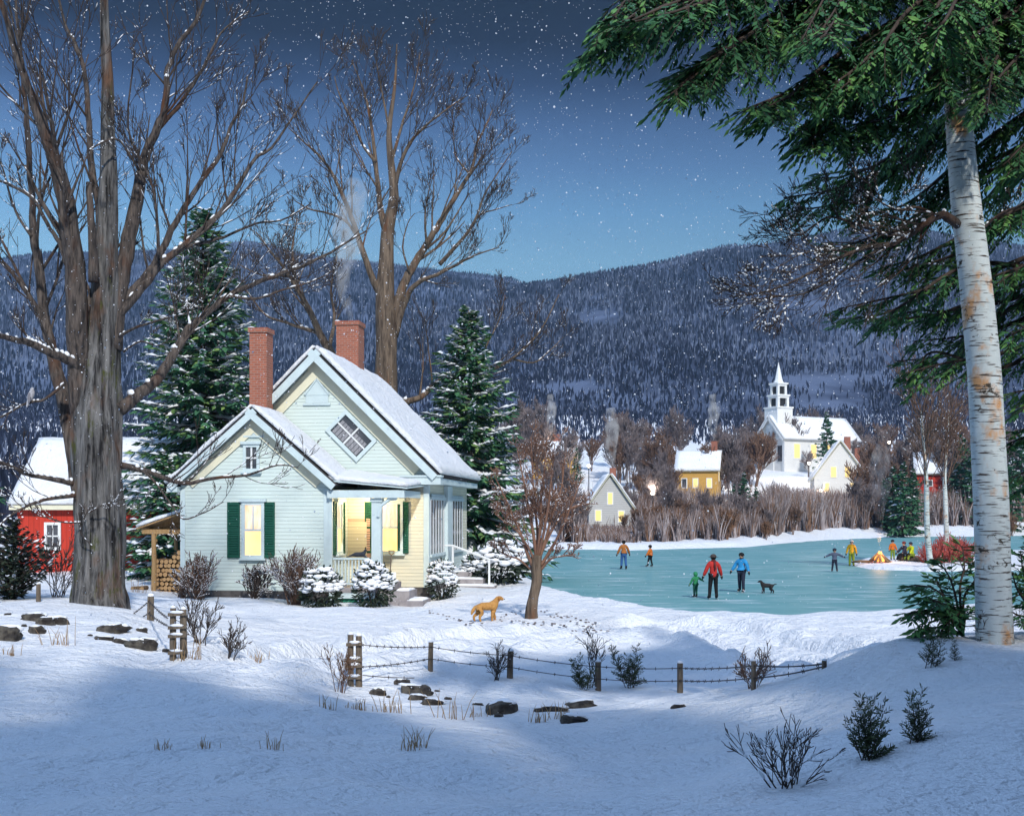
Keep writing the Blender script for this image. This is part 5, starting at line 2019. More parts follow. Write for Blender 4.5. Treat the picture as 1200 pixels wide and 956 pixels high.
for i, (px, D) in enumerate(spots):
    kd = rr.choice((0, 0, 1, 1, 2, 2, 3))
    loc = G(px, D, -.1)
    sc = rr.uniform(.75, 1.25) * (.85 if D < 150 else 1.15)
    if (px, D) in ((947, 214), (1003, 178)):
        sc = .62
    elif (px, D) in wide:
        sc = rr.uniform(.5, .85)
    elif D < 180:
        pyg = HY - (loc.z - CZ) / D * F
        lim = (pyg - (rr.uniform(562, 592) if D > 136 else rr.uniform(560, 600))) * D / F
        sc = max(.22, min(sc, lim / 9.5))
    if kd not in made:
        s, bk, tw_, hh = protos[kd]
        t = thing('bare_tree', loc, GLAB[kd], 'tree', GGRP[kd], rr.uniform(0, 6))
        (s.wood if s.wood.f else s.twig).build('trunk', MT[bk], t, True)
        if s.wood.f and s.twig.f:
            s.twig.build('crown', MT[tw_], t, True)
        t.scale = (sc,) * 3
        made[kd] = t
    else:
        copy_thing(made[kd], loc, rr.uniform(0, 6), None, (sc * rr.uniform(.85, 1.1), sc * rr.uniform(.85, 1.1), sc))

# small dark evergreens of the village
ev = [(969, 222, 11.5, 'dark evergreen standing against the church roof'), (872, 150, 6.2, 'short dark evergreen right of the ochre village house'), (860, 152, 4.6, None), (886, 149, 4.6, None),
      (1046, 156, 8.5, None), (1058, 152, 10.0, None), (1070, 158, 8.0, None), (1128, 172, 12.5, None), (1140, 168, 11, None), (676, 200, 6, None), (1196, 180, 12, None), (1185, 165, 9.5, None), (1036, 160, 6.5, None)]
pr0 = None
for (px, D, h_, lab) in ev:
    loc = G(px, D, -.2)
    if pr0 is None:
        wd_, lf_, sn_ = copyable_far(10., 2.3, 41, .10)
        pr0 = thing('evergreen_tree', loc, lab, 'tree', 'dark evergreens across the pond')
        wd_.build('trunk', MT['bark_mid'], pr0, True)
        lf_.build('crown', [MT['spruce'], MT['spruce']], pr0)
        sn_.build('branch_snow', MT['clump_snow'], pr0, True)
        pr0.scale = (h_ / 10,) * 3
    else:
        copy_thing(pr0, loc, rr.uniform(0, 6), lab or 'dark evergreen among the bare trees across the pond', (h_ / 10 * rr.uniform(.9, 1.2), h_ / 10, h_ / 10))

# brush: too many stems to count
V_, F_, M_ = [], [], []
rg2 = np.random.default_rng(9)


def stem(x, y, z, h_, lean, wd, mi):
    b = len(V_)
    a = rg2.uniform(0, TAU)
    lx, ly = math.cos(a) * lean, math.sin(a) * lean
    for q, s_ in ((0, 1), (.5, .75), (1, .2)):
        cx_, cy_, cz_ = x + lx * h_ * q ** 1.5, y + ly * h_ * q ** 1.5, z + h_ * q
        V_.extend([(cx_ - wd * s_, cy_ - wd * s_ * .6, cz_), (cx_ + wd * s_, cy_ - wd * s_ * .6, cz_), (cx_, cy_ + wd * s_, cz_)])
    for q in (0, 3):
        for j in range(3):
            j2 = (j + 1) % 3
            F_.append((b + q + j, b + q + j2, b + q + 3 + j2, b + q + 3 + j))
            M_.append(mi)


n_ = 25000
SHP = [(598, 650), (650, 643), (740, 644), (800, 642), (880, 640), (915, 636), (960, 632), (1050, 628.5), (1200, 627), (1300, 627)]


def shoreD(px):
    return CZ * F / (np.interp(px, [a for a, b in SHP], [b for a, b in SHP]) - HY) + 2.5


pxv = np.where(rg2.random(n_) < .52, rg2.uniform(655, 925, n_), rg2.uniform(900, 1260, n_))
Dv = shoreD(pxv) + rg2.random(n_) ** 1.4 * 55
# a ragged front edge following the shore
Dv = Dv + 2.0 * (1 + np.sin(pxv * .11)) + 1.5 * (1 + np.sin(pxv * .37))
xv = (pxv - 600) / F * Dv
zv = ground(xv, Dv)
for i in range(n_):
    c_ = mnoise.noise(Vector((xv[i] * .12, Dv[i] * .05, 0)))
    h_ = (1.3 + 1.6 * rg2.random() ** 2 + 2.2 * c_) * (1.0 if Dv[i] < 140 else 1.3)
    if pxv[i] > 900:
        h_ = 2.2 + 3.0 * rg2.random() + 2.0 * c_
    pyg_ = HY - (zv[i] - CZ) / Dv[i] * F
    h_ = min(h_, max(.5, (pyg_ - (568 if Dv[i] > 136 and pxv[i] < 915 else ((576 if pxv[i] < 1028 else 548) if pxv[i] < 1066 or pxv[i] > 1126 else 574)) + rg2.normal(0, 5)) * Dv[i] / F))
    if 688 < pxv[i] < 745 and Dv[i] < 131:
        h_ *= .3
    if 600 < pxv[i] < 690:
        h_ *= .75
    u_ = rg2.random() + .35 * c_
    mi = 0 if u_ < .40 else (1 if u_ < .60 else (2 if u_ < .74 else 3))
    stem(xv[i], Dv[i], zv[i] - .1, max(.8, h_), rg2.uniform(.05, .4), rg2.uniform(.025, .05) * (1.5 if pxv[i] > 900 else 1), mi)
me = bpy.data.meshes.new('brush')
me.from_pydata(V_, [], F_)
for q in ('twig_grey', 'twig_brown', 'twig_rust', 'twig_pale'):
    me.materials.append(MT[q])
me.polygons.foreach_set('material_index', np.array(M_, dtype=np.int32))
bo = bpy.data.objects.new('shore_brush', me)
col.objects.link(bo)
tag(bo, 'grey and rust bare brush crowding the far shore of the pond', 'brush', None, 'stuff')

# ------------------------------------------------------------------ the snowy spit with fire, birches and red osier
for (px0, py0, px1, py1, pxt, lab) in ((1091, 664, 1086, 590, 1079, 'thin birch standing nearer the campfire on the spit'), (1107, 657, 1108, 580, 1112, 'thin birch among the red osier on the spit')):
    D = DZ(py0, .22)
    a0 = G(px0, D, -.1)
    s = Snowy(px0)
    tr = MB()
    top = P((px1 + pxt) / 2, 520, D)
    pts = smooth_path([a0, P(px1 + 1, 630, D), P(px1, 590, D), P(px1 - 1, 555, D), top, P(pxt, 480, D)], 4)
    tr.tube(pts, list(np.interp(np.linspace(0, 1, len(pts)), [0, .5, 1], [.17, .13, .03])), 10)
    for q in range(26):
        i = s.r.randint(10, len(pts) - 2)
        a = s.r.uniform(0, TAU)
        s.grow(pts[i], (math.cos(a) * .5, math.sin(a) * .4, 1), s.r.uniform(1.4, 3.4), .03, 2, up=.06, wig=.1, kids=5, spread=(.3, .6), sn=.06, seg=5, shrink=(.4, .7), minr=.014)
    finish_bare(s, 'birch_tree', a0, lab, 'tree', bark='twig_brown', trunk=tr, trunk_bark='birch_thin', twig='twig_brown')
ob = None
for i, (px, py, sc) in enumerate(((1086, 655, .7), (1091, 655, .9), (1096, 655, 1.05), (1103, 653, 1.25), (1113, 652, 1.3), (1120, 653, 1.2), (1128, 654, 1.1), (1110, 655, 1.1), (1134, 655, .8))):
    D = DZ(py + 4, .22)
    loc = G(px, D, -.03)
    lab = 'clump of red osier stems by the thin birches on the spit'
    if ob is None:
        s = Snowy(200)
        for q in range(46):
            a = s.r.uniform(0, TAU)
            s.grow((s.r.uniform(-.4, .4), s.r.uniform(-.3, .3), 0), (math.cos(a) * s.r.uniform(.1, .9), math.sin(a) * .6, 1), s.r.uniform(.6, 1.15), .022, 1, up=.04, wig=.12, kids=4, spread=(.25, .5), sn=.05, seg=4, shrink=(.4, .7), minr=.014)
        ob = thing('red_osier', loc, lab, 'shrub', 'red osier on the spit')
        s.twig.build('stems', MT['twig_red'], ob, True)
        s.snow.build('branch_snow', MT['clump_snow'], ob, True)
        ob.scale = (sc,) * 3
    else:
        copy_thing(ob, loc, i * 1.3, None, sc)
# ------------------------------------------------------------------ shrubs of the yard and the foreground
def twiggy(name, base, h, n, seed, label, twig='twig_brown', sn=.4, spread=.7, r0=.012, group=None, kids=5, depth=2, minr=.004, wig=.14, squash=1.):
    s = Snowy(seed)
    s.full = .006 if sn > .8 else .009
    for q in range(n):
        a = s.r.uniform(0, TAU)
        k = s.r.uniform(.1, spread)
        s.grow((s.r.uniform(-.12, .12) * h, s.r.uniform(-.1, .1) * h, -.05), (math.cos(a) * k, math.sin(a) * k * squash, 1), h * s.r.uniform(.65, 1.05), r0, depth, up=.04, wig=wig, kids=kids, spread=(.3, .7), sn=sn, seg=5, shrink=(.35, .6), minr=minr)
    t = thing(name, base, label, 'shrub', group)
    if s.wood.f:
        s.wood.build('stems', MT[twig], t, True)
    s.twig.build('twigs' if s.wood.f else 'stems', MT[twig], t, True)
    if s.snow.f:
        s.snow.build('branch_snow', MT['clump_snow'], t, True)
    return t


def round_bush(base, rx, rz, seed, label, n=900, snow=190):
    r = random.Random(seed)
    leaf, snw, st = MB(), MB(), MB()
    for q in range(7):
        a = r.uniform(0, TAU)
        st.tube([(0, 0, -.1), (math.cos(a) * rx * .3, math.sin(a) * rx * .3, rz * .5), (math.cos(a) * rx * .6, math.sin(a) * rx * .6, rz * 1.3)], [.03, .02, .01], 4)
    c = Vector((0, 0, rz * .85))
    for i in range(n):
        d = Vector((r.gauss(0, 1), r.gauss(0, 1), r.gauss(0, 1))).normalized()
        k = r.uniform(.6, 1.05) * (1 + .32 * mnoise.noise(d * 2 + Vector((seed, 0, 0))))
        p = c + Vector((d.x * rx * k, d.y * rx * k, d.z * rz * (1.15 if d.z > 0 else .95) * k))
        if p.z < 0:
            p.z = .02
        dd = (d + Vector((r.uniform(-.5, .5), r.uniform(-.5, .5), r.uniform(-.2, .5)))).normalized()
        leaf.leaf(p, dd, dd.orthogonal().normalized(), rx * r.uniform(.16, .3), rx * r.uniform(.04, .075), 0)
    for i in range(snow):
        d = Vector((r.gauss(0, 1), r.gauss(0, 1) - .2, abs(r.gauss(0, .9)) + .05)).normalized()
        k = 1.0 + .32 * mnoise.noise(d * 2 + Vector((seed, 0, 0)))
        p = c + Vector((d.x * rx * k, d.y * rx * k, d.z * rz * 1.15 * k))
        w_ = rx * (.05 + .17 * r.random() ** 1.6)
        snw.blob(p, w_ * 1.3, w_ * 1.0, w_ * .55, 7, 4, .4, i)
    t = thing('evergreen_bush', base, label, 'shrub', None)
    st.build('stems', MT['twig'], t, True)
    leaf.build('foliage', MT['shrub_dark'], t)
    snw.build('branch_snow', MT['clump_snow'], t, True)
    return t


def at(px, py, d0=4.5, d1=75):
    return hit(px, py, d0, d1)


twiggy('yard_shrub', G(232, 39.4), 1.35, 30, 301, 'snow-dusted brown twiggy shrub at the left corner of the cottage', sn=.95, spread=.75, r0=.02, minr=.011)
twiggy('yard_shrub', G(345, 38.9), 1.75, 34, 302, 'tallest twiggy snow-dusted shrub, before the wing wall beside the porch', sn=.95, spread=.6, r0=.02, minr=.011)
twiggy('yard_shrub', G(298, 39.2), 1.0, 26, 303, 'low dark twiggy shrub below the lit wing window', 'twig', sn=.95, spread=.85, r0=.02, minr=.013)
twiggy('yard_shrub', G(212, 39.6), .85, 16, 304, 'small rusty twigs in front of the firewood stack', sn=.4, spread=.6, r0=.015, minr=.01)
round_bush(G(376, 38.6), .66, .60, 311, 'round snow-capped evergreen bush left of the green porch lattice')
round_bush(G(437, 38.5), .60, .68, 312, 'round snow-capped evergreen bush right of the green porch lattice')
round_bush(G(518, 41.3), .50, .68, 313, 'snow-capped evergreen bush at the right front corner of the cottage')
round_bush(G(585, 46.5), 1.0, .78, 314, 'broad snowy evergreen bush beyond the white handrail')
round_bush(G(556, 46.5), .55, .6, 315, 'small snowy evergreen bush behind the side stoop', 500, 110)
# left edge
b = at(18, 703)
wd_, lf_, sn_ = spruce_mesh(1.9, 1.1, 321, step=.16, nb=9, spr=.13, sl=.26, sw=.045, snow=.25, lit=.0, droop=-.5)
t = thing('dark_bush', G(16, 27.5, -.05), 'dark snow-flecked evergreen bush before the red barn corner', 'shrub')
wd_.build('stems', MT['twig'], t, True)
lf_.build('foliage', [MT['shrub_dark'], MT['seedling']], t)
sn_.build('branch_snow', MT['clump_snow'], t, True)
twiggy('bare_shrub', G(66, 28.5), 1.5, 14, 322, 'bare dark shrub between the barn window and the maple', 'twig', sn=.15, spread=.7, r0=.012, minr=.006)
# foreground shrubs
b = at(922, 924)
twiggy('bare_shrub', b, .40, 15, 331, 'bare snow-hung shrub on the near drift', 'twig', sn=.42, spread=1.25, r0=.0055, kids=4, minr=.0022, wig=.12)


def seedling(px, py, h, w_, seed, label, n=1, mats=('seedling', 'seedling'), snow=.05, d0=4.5, splay=.5):
    """Small evergreen of several upright feathery shoots."""
    base = at(px, py, d0)
    r = random.Random(seed)
    wd2, lf2 = MB(), MB()
    sn2 = MB()
    for q in range(n):
        a = r.uniform(0, TAU)
        k = r.uniform(.1, splay)
        L = h * r.uniform(.6, 1.05)
        p0 = Vector((r.uniform(-.5, .5) * w_ * .4, r.uniform(-.1, .1) * w_, -.03))
        d = Vector((math.cos(a) * k, math.sin(a) * k * .6, 1)).normalized()
        pts = [p0 + d * L * s_ + Vector((0, 0, .10 * L * s_ * s_)) for s_ in (0, .25, .5, .75, 1)]
        wd2.tube(pts, [.006 * h * 2, .005 * h * 2, .004 * h * 2, .003 * h, .002 * h], 4)
        m_ = int(L / (h * .05))
        for j in range(m_):
            s_ = .12 + .88 * j / m_
            p = p0.lerp(pts[-1], s_)
            sd2 = Vector((math.cos(j * 2.4), math.sin(j * 2.4), 0))
            bl = h * .24 * (1.15 - s_) + h * .05
            dd = (sd2 * r.uniform(.6, 1) + Vector((0, 0, r.uniform(.3, .9)))).normalized()
            wd2.tube([p, p + dd * bl], [.0025 * h, .001 * h], 3, cap=False)
            nn = max(3, int(bl / (h * .042)))
            for u_ in range(nn):
                pp2 = p + dd * bl * (u_ + .5) / nn
                for sg in (-1, 1):
                    e_ = (dd + dd.orthogonal().normalized() * sg * .8 + Vector((r.uniform(-.5, .5), r.uniform(-.5, .5), r.uniform(-.2, .6)))).normalized()
                    lf2.leaf(pp2, e_, e_.orthogonal().normalized(), h * .085, h * .014, r.randint(0, 1))
            if r.random() < snow:
                sn2.blob(p + dd * bl * .6 + Vector((0, 0, .015)), h * .05, h * .04, h * .022, 6, 4, .3, j)
    t = thing('evergreen_seedling', base, label, 'shrub')
    wd2.build('stems', MT['twig'], t, True)
    lf2.build('foliage', [MT[mats[0]], MT[mats[1]]], t)
    if sn2.f:
        sn2.build('branch_snow', MT['clump_snow'], t, True)
    return t


seedling(1022, 893, .36, .25, 341, 'dark many-shooted evergreen seedling on the near drift', 9, snow=.03, splay=.75)
seedling(1072, 874, .30, .22, 342, 'small evergreen seedling highest on the near drift', 6, snow=.03, splay=.8)
seedling(1090, 782, .40, .3, 343, 'low evergreen sprigs below the young hemlock', 4, snow=.04, splay=.9)
seedling(1118, 775, .22, .2, 344, 'short evergreen sprig in the snow before the birch', 3, snow=.03, splay=.9)
seedling(684, 808, .55, .4, 345, 'dark evergreen seedling left of a fence post', 6, snow=.05, splay=.9)
seedling(738, 806, .72, .4, 346, 'fan-shaped dark evergreen seedling in front of the fence', 7, snow=.02, splay=.6)
twiggy('bare_shrub', at(694, 806), 1.05, 7, 347, 'tall bare stems rising through the fence between two seedlings', 'twig', sn=.1, spread=.4, r0=.012, minr=.005, kids=4)
twiggy('bare_shrub', at(582, 797), .55, 10, 348, 'spiky bare shrub beside a leaning fence post', 'twig', sn=.05, spread=.9, r0=.008, minr=.004)
twiggy('bare_shrub', at(882, 806), .55, 12, 349, 'bare brown shrub behind a fence post near the drive', 'twig_brown', sn=.1, spread=1., r0=.008, minr=.005)
twiggy('bare_shrub', at(234, 755), .75, 10, 350, 'bare fan-shaped shrub behind the gatepost', 'twig', sn=.05, spread=.9, r0=.010, minr=.005)
twiggy('bare_shrub', at(270, 773), .6, 8, 351, 'small bare shrub on the bank right of the gatepost', 'twig', sn=.05, spread=.7, r0=.010, minr=.005)
twiggy('bare_shrub', at(1150, 752), .38, 5, 352, 'thin bare stems against the snow at the foot of the birch', 'twig', sn=.05, spread=.5, r0=.005, minr=.003)
twiggy('bare_shrub', at(398, 812), .65, 7, 353, 'dry reddish stems left of the double gatepost', 'twig_rust', sn=.02, spread=.45, r0=.008, minr=.004)
twiggy('bare_shrub', at(1196, 735), .5, 6, 354, 'bare twigs at the edge right of the birch', 'twig', sn=.05, spread=.6, r0=.006, minr=.003)

# ---- tufts of dry grass poking through the snow
TUFT = [(68, 757, .5, 'tall straw tuft below the left bank rocks'), (222, 772, .42, 'reddish straw tuft at the foot of the left gatepost'), (460, 835, .42, 'straw tuft below the middle wall rocks'), (530, 842, .52, 'tallest straw tuft before the wall'),
        (318, 878, .33, 'straw tuft on the open foreground snow'), (386, 831, .25, 'low straw tuft before the double gatepost'), (480, 880, .3, 'straw tuft in the foreground middle'), (488, 876, .38, 'taller straw blades in the foreground middle'),
        (628, 846, .32, 'straw tuft under the right wall rocks'), (658, 842, .3, 'thin straw blades right of the wall rocks'), (192, 878, .2, 'small straw tuft far out on the left snow'), (244, 877, .22, 'low straw tuft on the left snow'),
        (10, 768, .2, 'low straw tuft by the left picture edge rock'), (420, 832, .2, 'sparse straw before the wall end'), (330, 700, .35, 'straw tuft before the cottage wall'), (262, 697, .4, 'straw row along the cottage foundation'),
        (184, 690, .55, 'dry weed stalks before the lean-to'), (163, 694, .5, 'dry weed stalks right of the maple'), (196, 692, .5, 'dry weed stalks beside the firewood'), (300, 776, .25, 'single straw blades on the snowbank'), (556, 840, .2, 'low straw between the wall rocks')]
for i, (px, py, h_, lab) in enumerate(TUFT):
    r = random.Random(400 + i)
    b = at(px, py)
    m = MB()
    n = r.randint(12, 22)
    h_ *= min(1.0, b.y / 20)
    for q in range(n):
        a = r.uniform(0, TAU)
        k = r.uniform(.02, .5)
        L = h_ * r.choice((.35, .5, .7, 1.))
        x0, y0 = r.gauss(0, .20) * (.3 + h_) * min(1, b.y / 18), r.uniform(-.06, .06)
        d = Vector((math.cos(a) * k, math.sin(a) * k, 1)).normalized()
        m.tube([(x0, y0, -.04), Vector((x0, y0, 0)) + d * L * .6, Vector((x0, y0, 0)) + d * L + Vector((d.x, d.y, -.1)) * L * .15], [.006 * min(1, b.y / 16), .005 * min(1, b.y / 16), .0015], 3)
    o = m.build('grass_tuft', MT['straw'])
    o.location = b
    tag(o, lab, 'grass')

# ---- rocks of the old wall showing through the snow
ROCK = [(5, 741, 34, 26, 'big rock cut by the left edge of the bank'), (38, 723, 30, 12, 'long flat rock on the left bank'), (52, 727, 20, 14, 'rock butting the long flat one on the left bank'), (66, 726, 22, 14, 'pointed rock on the left bank'),
        (42, 738, 18, 13, 'rounded rock below the long flat one'), (8, 720, 8, 3, 'tiny rock high on the left bank'), (130, 736, 34, 13, 'broad slab of rock under the maple'), (166, 738, 12, 7, 'small dark rock near the left gatepost'), (120, 747, 20, 6, 'thin rock slab below the broad one'),
        (140, 751, 15, 9, 'squat rock beside the thin slab'), (165, 753, 32, 17, 'big humped rock at the end of the left bank'), (28, 733, 6, 4, 'pebble between the left bank rocks'), (105, 745, 6, 3, 'lone small rock left of the slabs'), (194, 762, 8, 6, 'small rock at the left gatepost'),
        (471, 799, 17, 9, 'upper small rock of the middle wall heap'), (488, 808, 34, 15, 'largest rock of the middle wall heap'), (442, 811, 18, 12, 'lone rock left of the middle wall heap'), (490, 817, 22, 9, 'flat rock under the middle wall heap'), (506, 823, 26, 9, 'wedge rock at the foot of the middle heap'),
        (587, 829, 34, 20, 'angular grey rock standing alone in the wall'), (584, 838, 10, 6, 'pebble below the angular rock'), (560, 825, 12, 4, 'thin stone left of the angular rock'), (635, 831, 16, 9, 'dark stone in the right wall heap'), (653, 830, 22, 9, 'wide stone in the right wall heap'),
        (680, 825, 34, 12, 'long stone topping the right wall heap'), (672, 842, 30, 13, 'lowest stone of the right wall heap'), (795, 827, 16, 6, 'mossy stone alone below the fence'), (525, 818, 8, 5, 'pebble right of the middle heap'), (512, 809, 6, 3, 'tiny stone on the wall crest'), (455, 816, 5, 4, 'pebble under the lone wall rock')]
for i, (px, py, w_, h_, lab) in enumerate(ROCK):
    b = at(px, py + h_ * .35)
    k = b.y / F
    r = random.Random(500 + i)
    m = MB()
    W_, H_ = w_ * k / 2 * 1.1, h_ * k / 2 * 1.05
    vs_, n1, n2 = [], 14, 9
    for a_ in range(n2 + 1):
        th = math.pi * a_ / n2
        for j in range(n1):
            ph = TAU * j / n1
            d = Vector((math.sin(th) * math.cos(ph), math.sin(th) * math.sin(ph), math.cos(th)))
            kk = 1 + .38 * mnoise.noise(d * 1.5 + Vector((i * 3.1, 0, 0))) + .14 * mnoise.noise(d * 4.2 + Vector((0, i * 2.3, 0)))
            e_ = Vector((abs(d.x) ** .7 * math.copysign(1, d.x), abs(d.y) ** .7 * math.copysign(1, d.y), abs(d.z) ** .7 * math.copysign(1, d.z)))
            vs_.append((e_.x * W_ * kk, e_.y * W_ * .7 * kk, e_.z * H_ * kk))
    fs_ = []
    for a_ in range(n2):
        for j in range(n1):
            j2 = (j + 1) % n1
            fs_.append((a_ * n1 + j, (a_ + 1) * n1 + j, (a_ + 1) * n1 + j2, a_ * n1 + j2))
    m.add(vs_, fs_)
    o = m.build('wall_rock', MT['rock'])
    if w_ > 11:
        m = MB()
        m.blob((W_ * r.uniform(-.25, .25), W_ * .30, H_ * .78), W_ * .85, W_ * .5, H_ * .42, 12, 7, .5, i)
        m.build('rock_snow', MT['clump_snow'], o, True)
    o.location = b + Vector((0, W_ * .3, H_ * .12))
    o.rotation_euler = (0, r.uniform(-.15, .15), r.uniform(-.4, .4))
    tag(o, lab, 'rock')

# ---- fence
POSTS = [(504, 785, 752, 6, 1.5, 'first plain fence post right of the double gatepost'), (597, 795, 763, 7, 2.5, 'leaning fence post among spiky twigs'), (701, 809, 775, 7, 0, 'fence post between the two evergreen seedlings'),
         (797, 812, 777, 7, 0, 'snow-capped fence post with nothing growing beside it'), (883, 808, 774, 6, 0, 'fence post in front of the brown shrub'), (966, 783, 774, 6, 0, 'last fence post, almost buried in the drift'),
         (176, 727, 699, 8, 1.5, 'fence post holding the wires left of the gatepost'), (45, 705, 684, 5, 0, 'small fence post on the left bank'), (212, 690, 682, 4, 0, 'short stub post far behind the gatepost'), (220, 690, 682, 4, 0, 'second short stub post far behind the gatepost')]
PTOP = {}
for (px, pb, pt, wpx, lean, lab) in POSTS:
    b = at(px, pb)
    k = b.y / F
    h_ = (pb - pt) * k
    r_ = wpx * k / 2
    t = thing('fence_post', b, lab, 'fence post')
    m = MB()
    tx = math.tan(math.radians(lean)) * h_
    m.tube([(0, 0, -.35), (tx * .5, 0, h_ * .5), (tx, 0, h_)], [r_ * 1.1, r_, r_ * .95], 10, flute=.15, seed=px)
    m.build('post', MT['wood'], t, False)
    m = MB()
    m.blob((tx, 0, h_), r_ * 1.1, r_ * 1.1, r_ * .8, 9, 6, .2, px, flat=-.1)
    m.build('post_snow', MT['clump_snow'], t, True)
    PTOP[px] = (b, h_, tx, r_)


def gatepost(pl, pr_, pb, pt, rails, lab, seed, lr=1.2):
    """Two posts a hand's breadth apart held by short rails that carry snow."""
    b = at((pl + pr_) / 2, pb)
    k = b.y / F
    t = thing('gatepost', b, lab, 'gatepost')
    h_ = (pb - pt) * k
    hw = (pr_ - pl) / 2 * k
    for sg, dz in ((-1, 0), (1, -.02)):
        m = MB()
        m.tube([(sg * hw, 0, -.35), (sg * hw * 1.03, 0, h_ * .5), (sg * hw, 0, h_ + dz)], [.055, .050, .047], 10, flute=.16, seed=seed + sg)
        m.build('post', MT['wood'], t)
        m = MB()
        m.blob((sg * hw, 0, h_ + dz), .052, .052, .04, 8, 6, .2, seed, flat=-.1)
        m.build('post_snow', MT['clump_snow'], t, True)
    for z_ in rails:
        zz = h_ * z_
        m = MB()
        m.obox((0, -.07, zz), (1, 0, .06), EY, EZ, hw * 2 + .12, .03, .05)
        ro_ = m.build('rail', MT['wood'], t)
        m = MB()
        m.blob((0, -.07, zz + .03), hw + .03, .03, .025, 8, 5, .4, seed + z_)
        m.build('rail_snow', MT['clump_snow'], ro_, True)
    return b, h_, hw


gl = gatepost(203, 215, 772, 713, (.12, .45, .62, .88), 'ladder-like double gatepost with snowy rails left of the gateway', 1)
gr = gatepost(411, 420.5, 805, 744, (.18, .40, .52, .82), 'weathered double gatepost right of the gateway', 2)


def strand(pts, lab, sag=.022):
    m = MB()
    full = []
    for a, b in zip(pts[:-1], pts[1:]):
        for q in range(10):
            s_ = q / 10
            full.append(a.lerp(b, s_) - Vector((0, 0, sag * 4 * s_ * (1 - s_))))
    full.append(pts[-1])
    m.tube(full, .0085, 4)
    L = 0
    for a, b in zip(full[:-1], full[1:]):
        L += (b - a).length
        if L > .16:
            L = 0
            d = (b - a).normalized()
            o_ = d.orthogonal().normalized()
            for q in range(2):
                e_ = Matrix.Rotation(q * 1.6 + a.x * 9, 3, d) @ o_
                m.tube([a - e_ * .028, a + e_ * .028], [.006, .006], 3)
    o = m.build('barbed_wire', MT['wire'], None, False, pts[0])
    tag(o, lab, 'wire')


gb, gh, ghw = gr
fence_px = (504, 597, 701, 797, 883, 966)
for (fr_, lab) in ((.84, 'upper barbed wire strung along the right fence'), (.42, 'lower barbed wire strung along the right fence')):
    pts = [gb + Vector((ghw + .06, -.02, gh * (fr_ - .04)))]
    for px in fence_px:
        b, h_, tx, r_ = PTOP[px]
        pts.append(b + Vector((tx * fr_, -r_ - .012, h_ * (fr_ if px != 966 else fr_ * .75))))
    strand(pts, lab)
b, h_, tx, r_ = PTOP[504]
strand([gb + Vector((ghw + .06, -.03, gh * .22)), gb + Vector((.9, .02, gh * .16))], 'short lowest barbed wire leaving the right gatepost', .01)
b2, h2, tx2, r2 = PTOP[176]
lb, lh, lhw = gl
for (fr_, lab) in ((.8, 'upper barbed wire between maple, post and left gatepost'), (.3, 'lower barbed wire between maple, post and left gatepost')):
    strand([P(147, 722 + 14 * (1 - fr_), 25.5), b2 + Vector((0, -r2 - .01, h2 * fr_)), lb + Vector((-lhw - .08, 0, lh * (.55 + .3 * fr_)))], lab)

# ---- paw prints trodden around the dog and the apple tree
r = random.Random(61)
m = MB()
tracks = []
path = [(585, 727), (600, 719), (620, 716), (645, 716)], [(600, 727), (630, 731), (660, 733), (690, 735), (720, 742)], [(640, 722), (665, 722), (690, 727)], [(560, 731), (540, 728), (520, 722), (505, 716)], [(640, 728), (670, 740), (700, 738)], [(655, 718), (675, 728), (705, 731)]
for pl in path:
    for (x0, y0), (x1, y1) in zip(pl[:-1], pl[1:]):
        for q in range(7):
            x, y = lerp(x0, x1, q / 7) + r.uniform(-1.5, 1.5), lerp(y0, y1, q / 7) + r.uniform(-1.2, 1.2)
            b = at(x, y, 20)
            if b.y > 45:
                continue
            m.blob(b + Vector((r.uniform(-.12, .12), r.uniform(-.3, .3), .004)), .038 * r.uniform(.8, 1.2), .055, .014, 8, 4, .3, q)
o = m.build('paw_prints', mat('shaded_print_brown', (.16, .115, .10), (.10, .08, .075), 8))  # discs lie on the snow; their dark brown carries the shade of pits
tag(o, 'paw prints, pit shade painted brown, trodden around the golden dog and apple tree', 'prints', None, 'stuff')
# ------------------------------------------------------------------ people and animals
SKIN = mat('skin', (.55, .33, .24), (.48, .28, .20), 8, .6)


def cloth(name, c):
    return mat(name, c, tuple(x * .72 for x in c), 9, .85, .3)


CL = {'orange_brown': cloth('rust_jacket', (.42, .15, .035)), 'orange': cloth('orange_jacket', (.62, .16, .02)), 'red': cloth('red_coat', (.50, .035, .03)), 'green': cloth('green_snowsuit', (.03, .24, .10)), 'blue': cloth('blue_jacket', (.03, .28, .60)),
      'yellow': cloth('yellow_coat', (.68, .38, .02)), 'lime': cloth('lime_jacket', (.48, .58, .02)), 'navy': cloth('navy_wool', (.025, .03, .055)), 'black': cloth('black_wool', (.012, .012, .014)), 'denim': cloth('blue_jeans', (.05, .14, .36)),
      'olive': cloth('olive_trousers', (.22, .30, .03)), 'slate': cloth('slate_jacket', (.09, .11, .17)), 'brown': cloth('brown_felt', (.10, .05, .03)), 'white': cloth('white_wool', (.7, .7, .68)), 'grey': cloth('grey_felt', (.07, .055, .05)), 'darkgreen': cloth('green_trousers', (.02, .13, .08)),
      'maroon': cloth('maroon_hat', (.16, .03, .03))}
HAIR = cloth('dark_hair', (.03, .02, .015))
STEEL = mat('skate_steel', (.4, .4, .42), (.3, .3, .3), 9, .3, spec=.6)


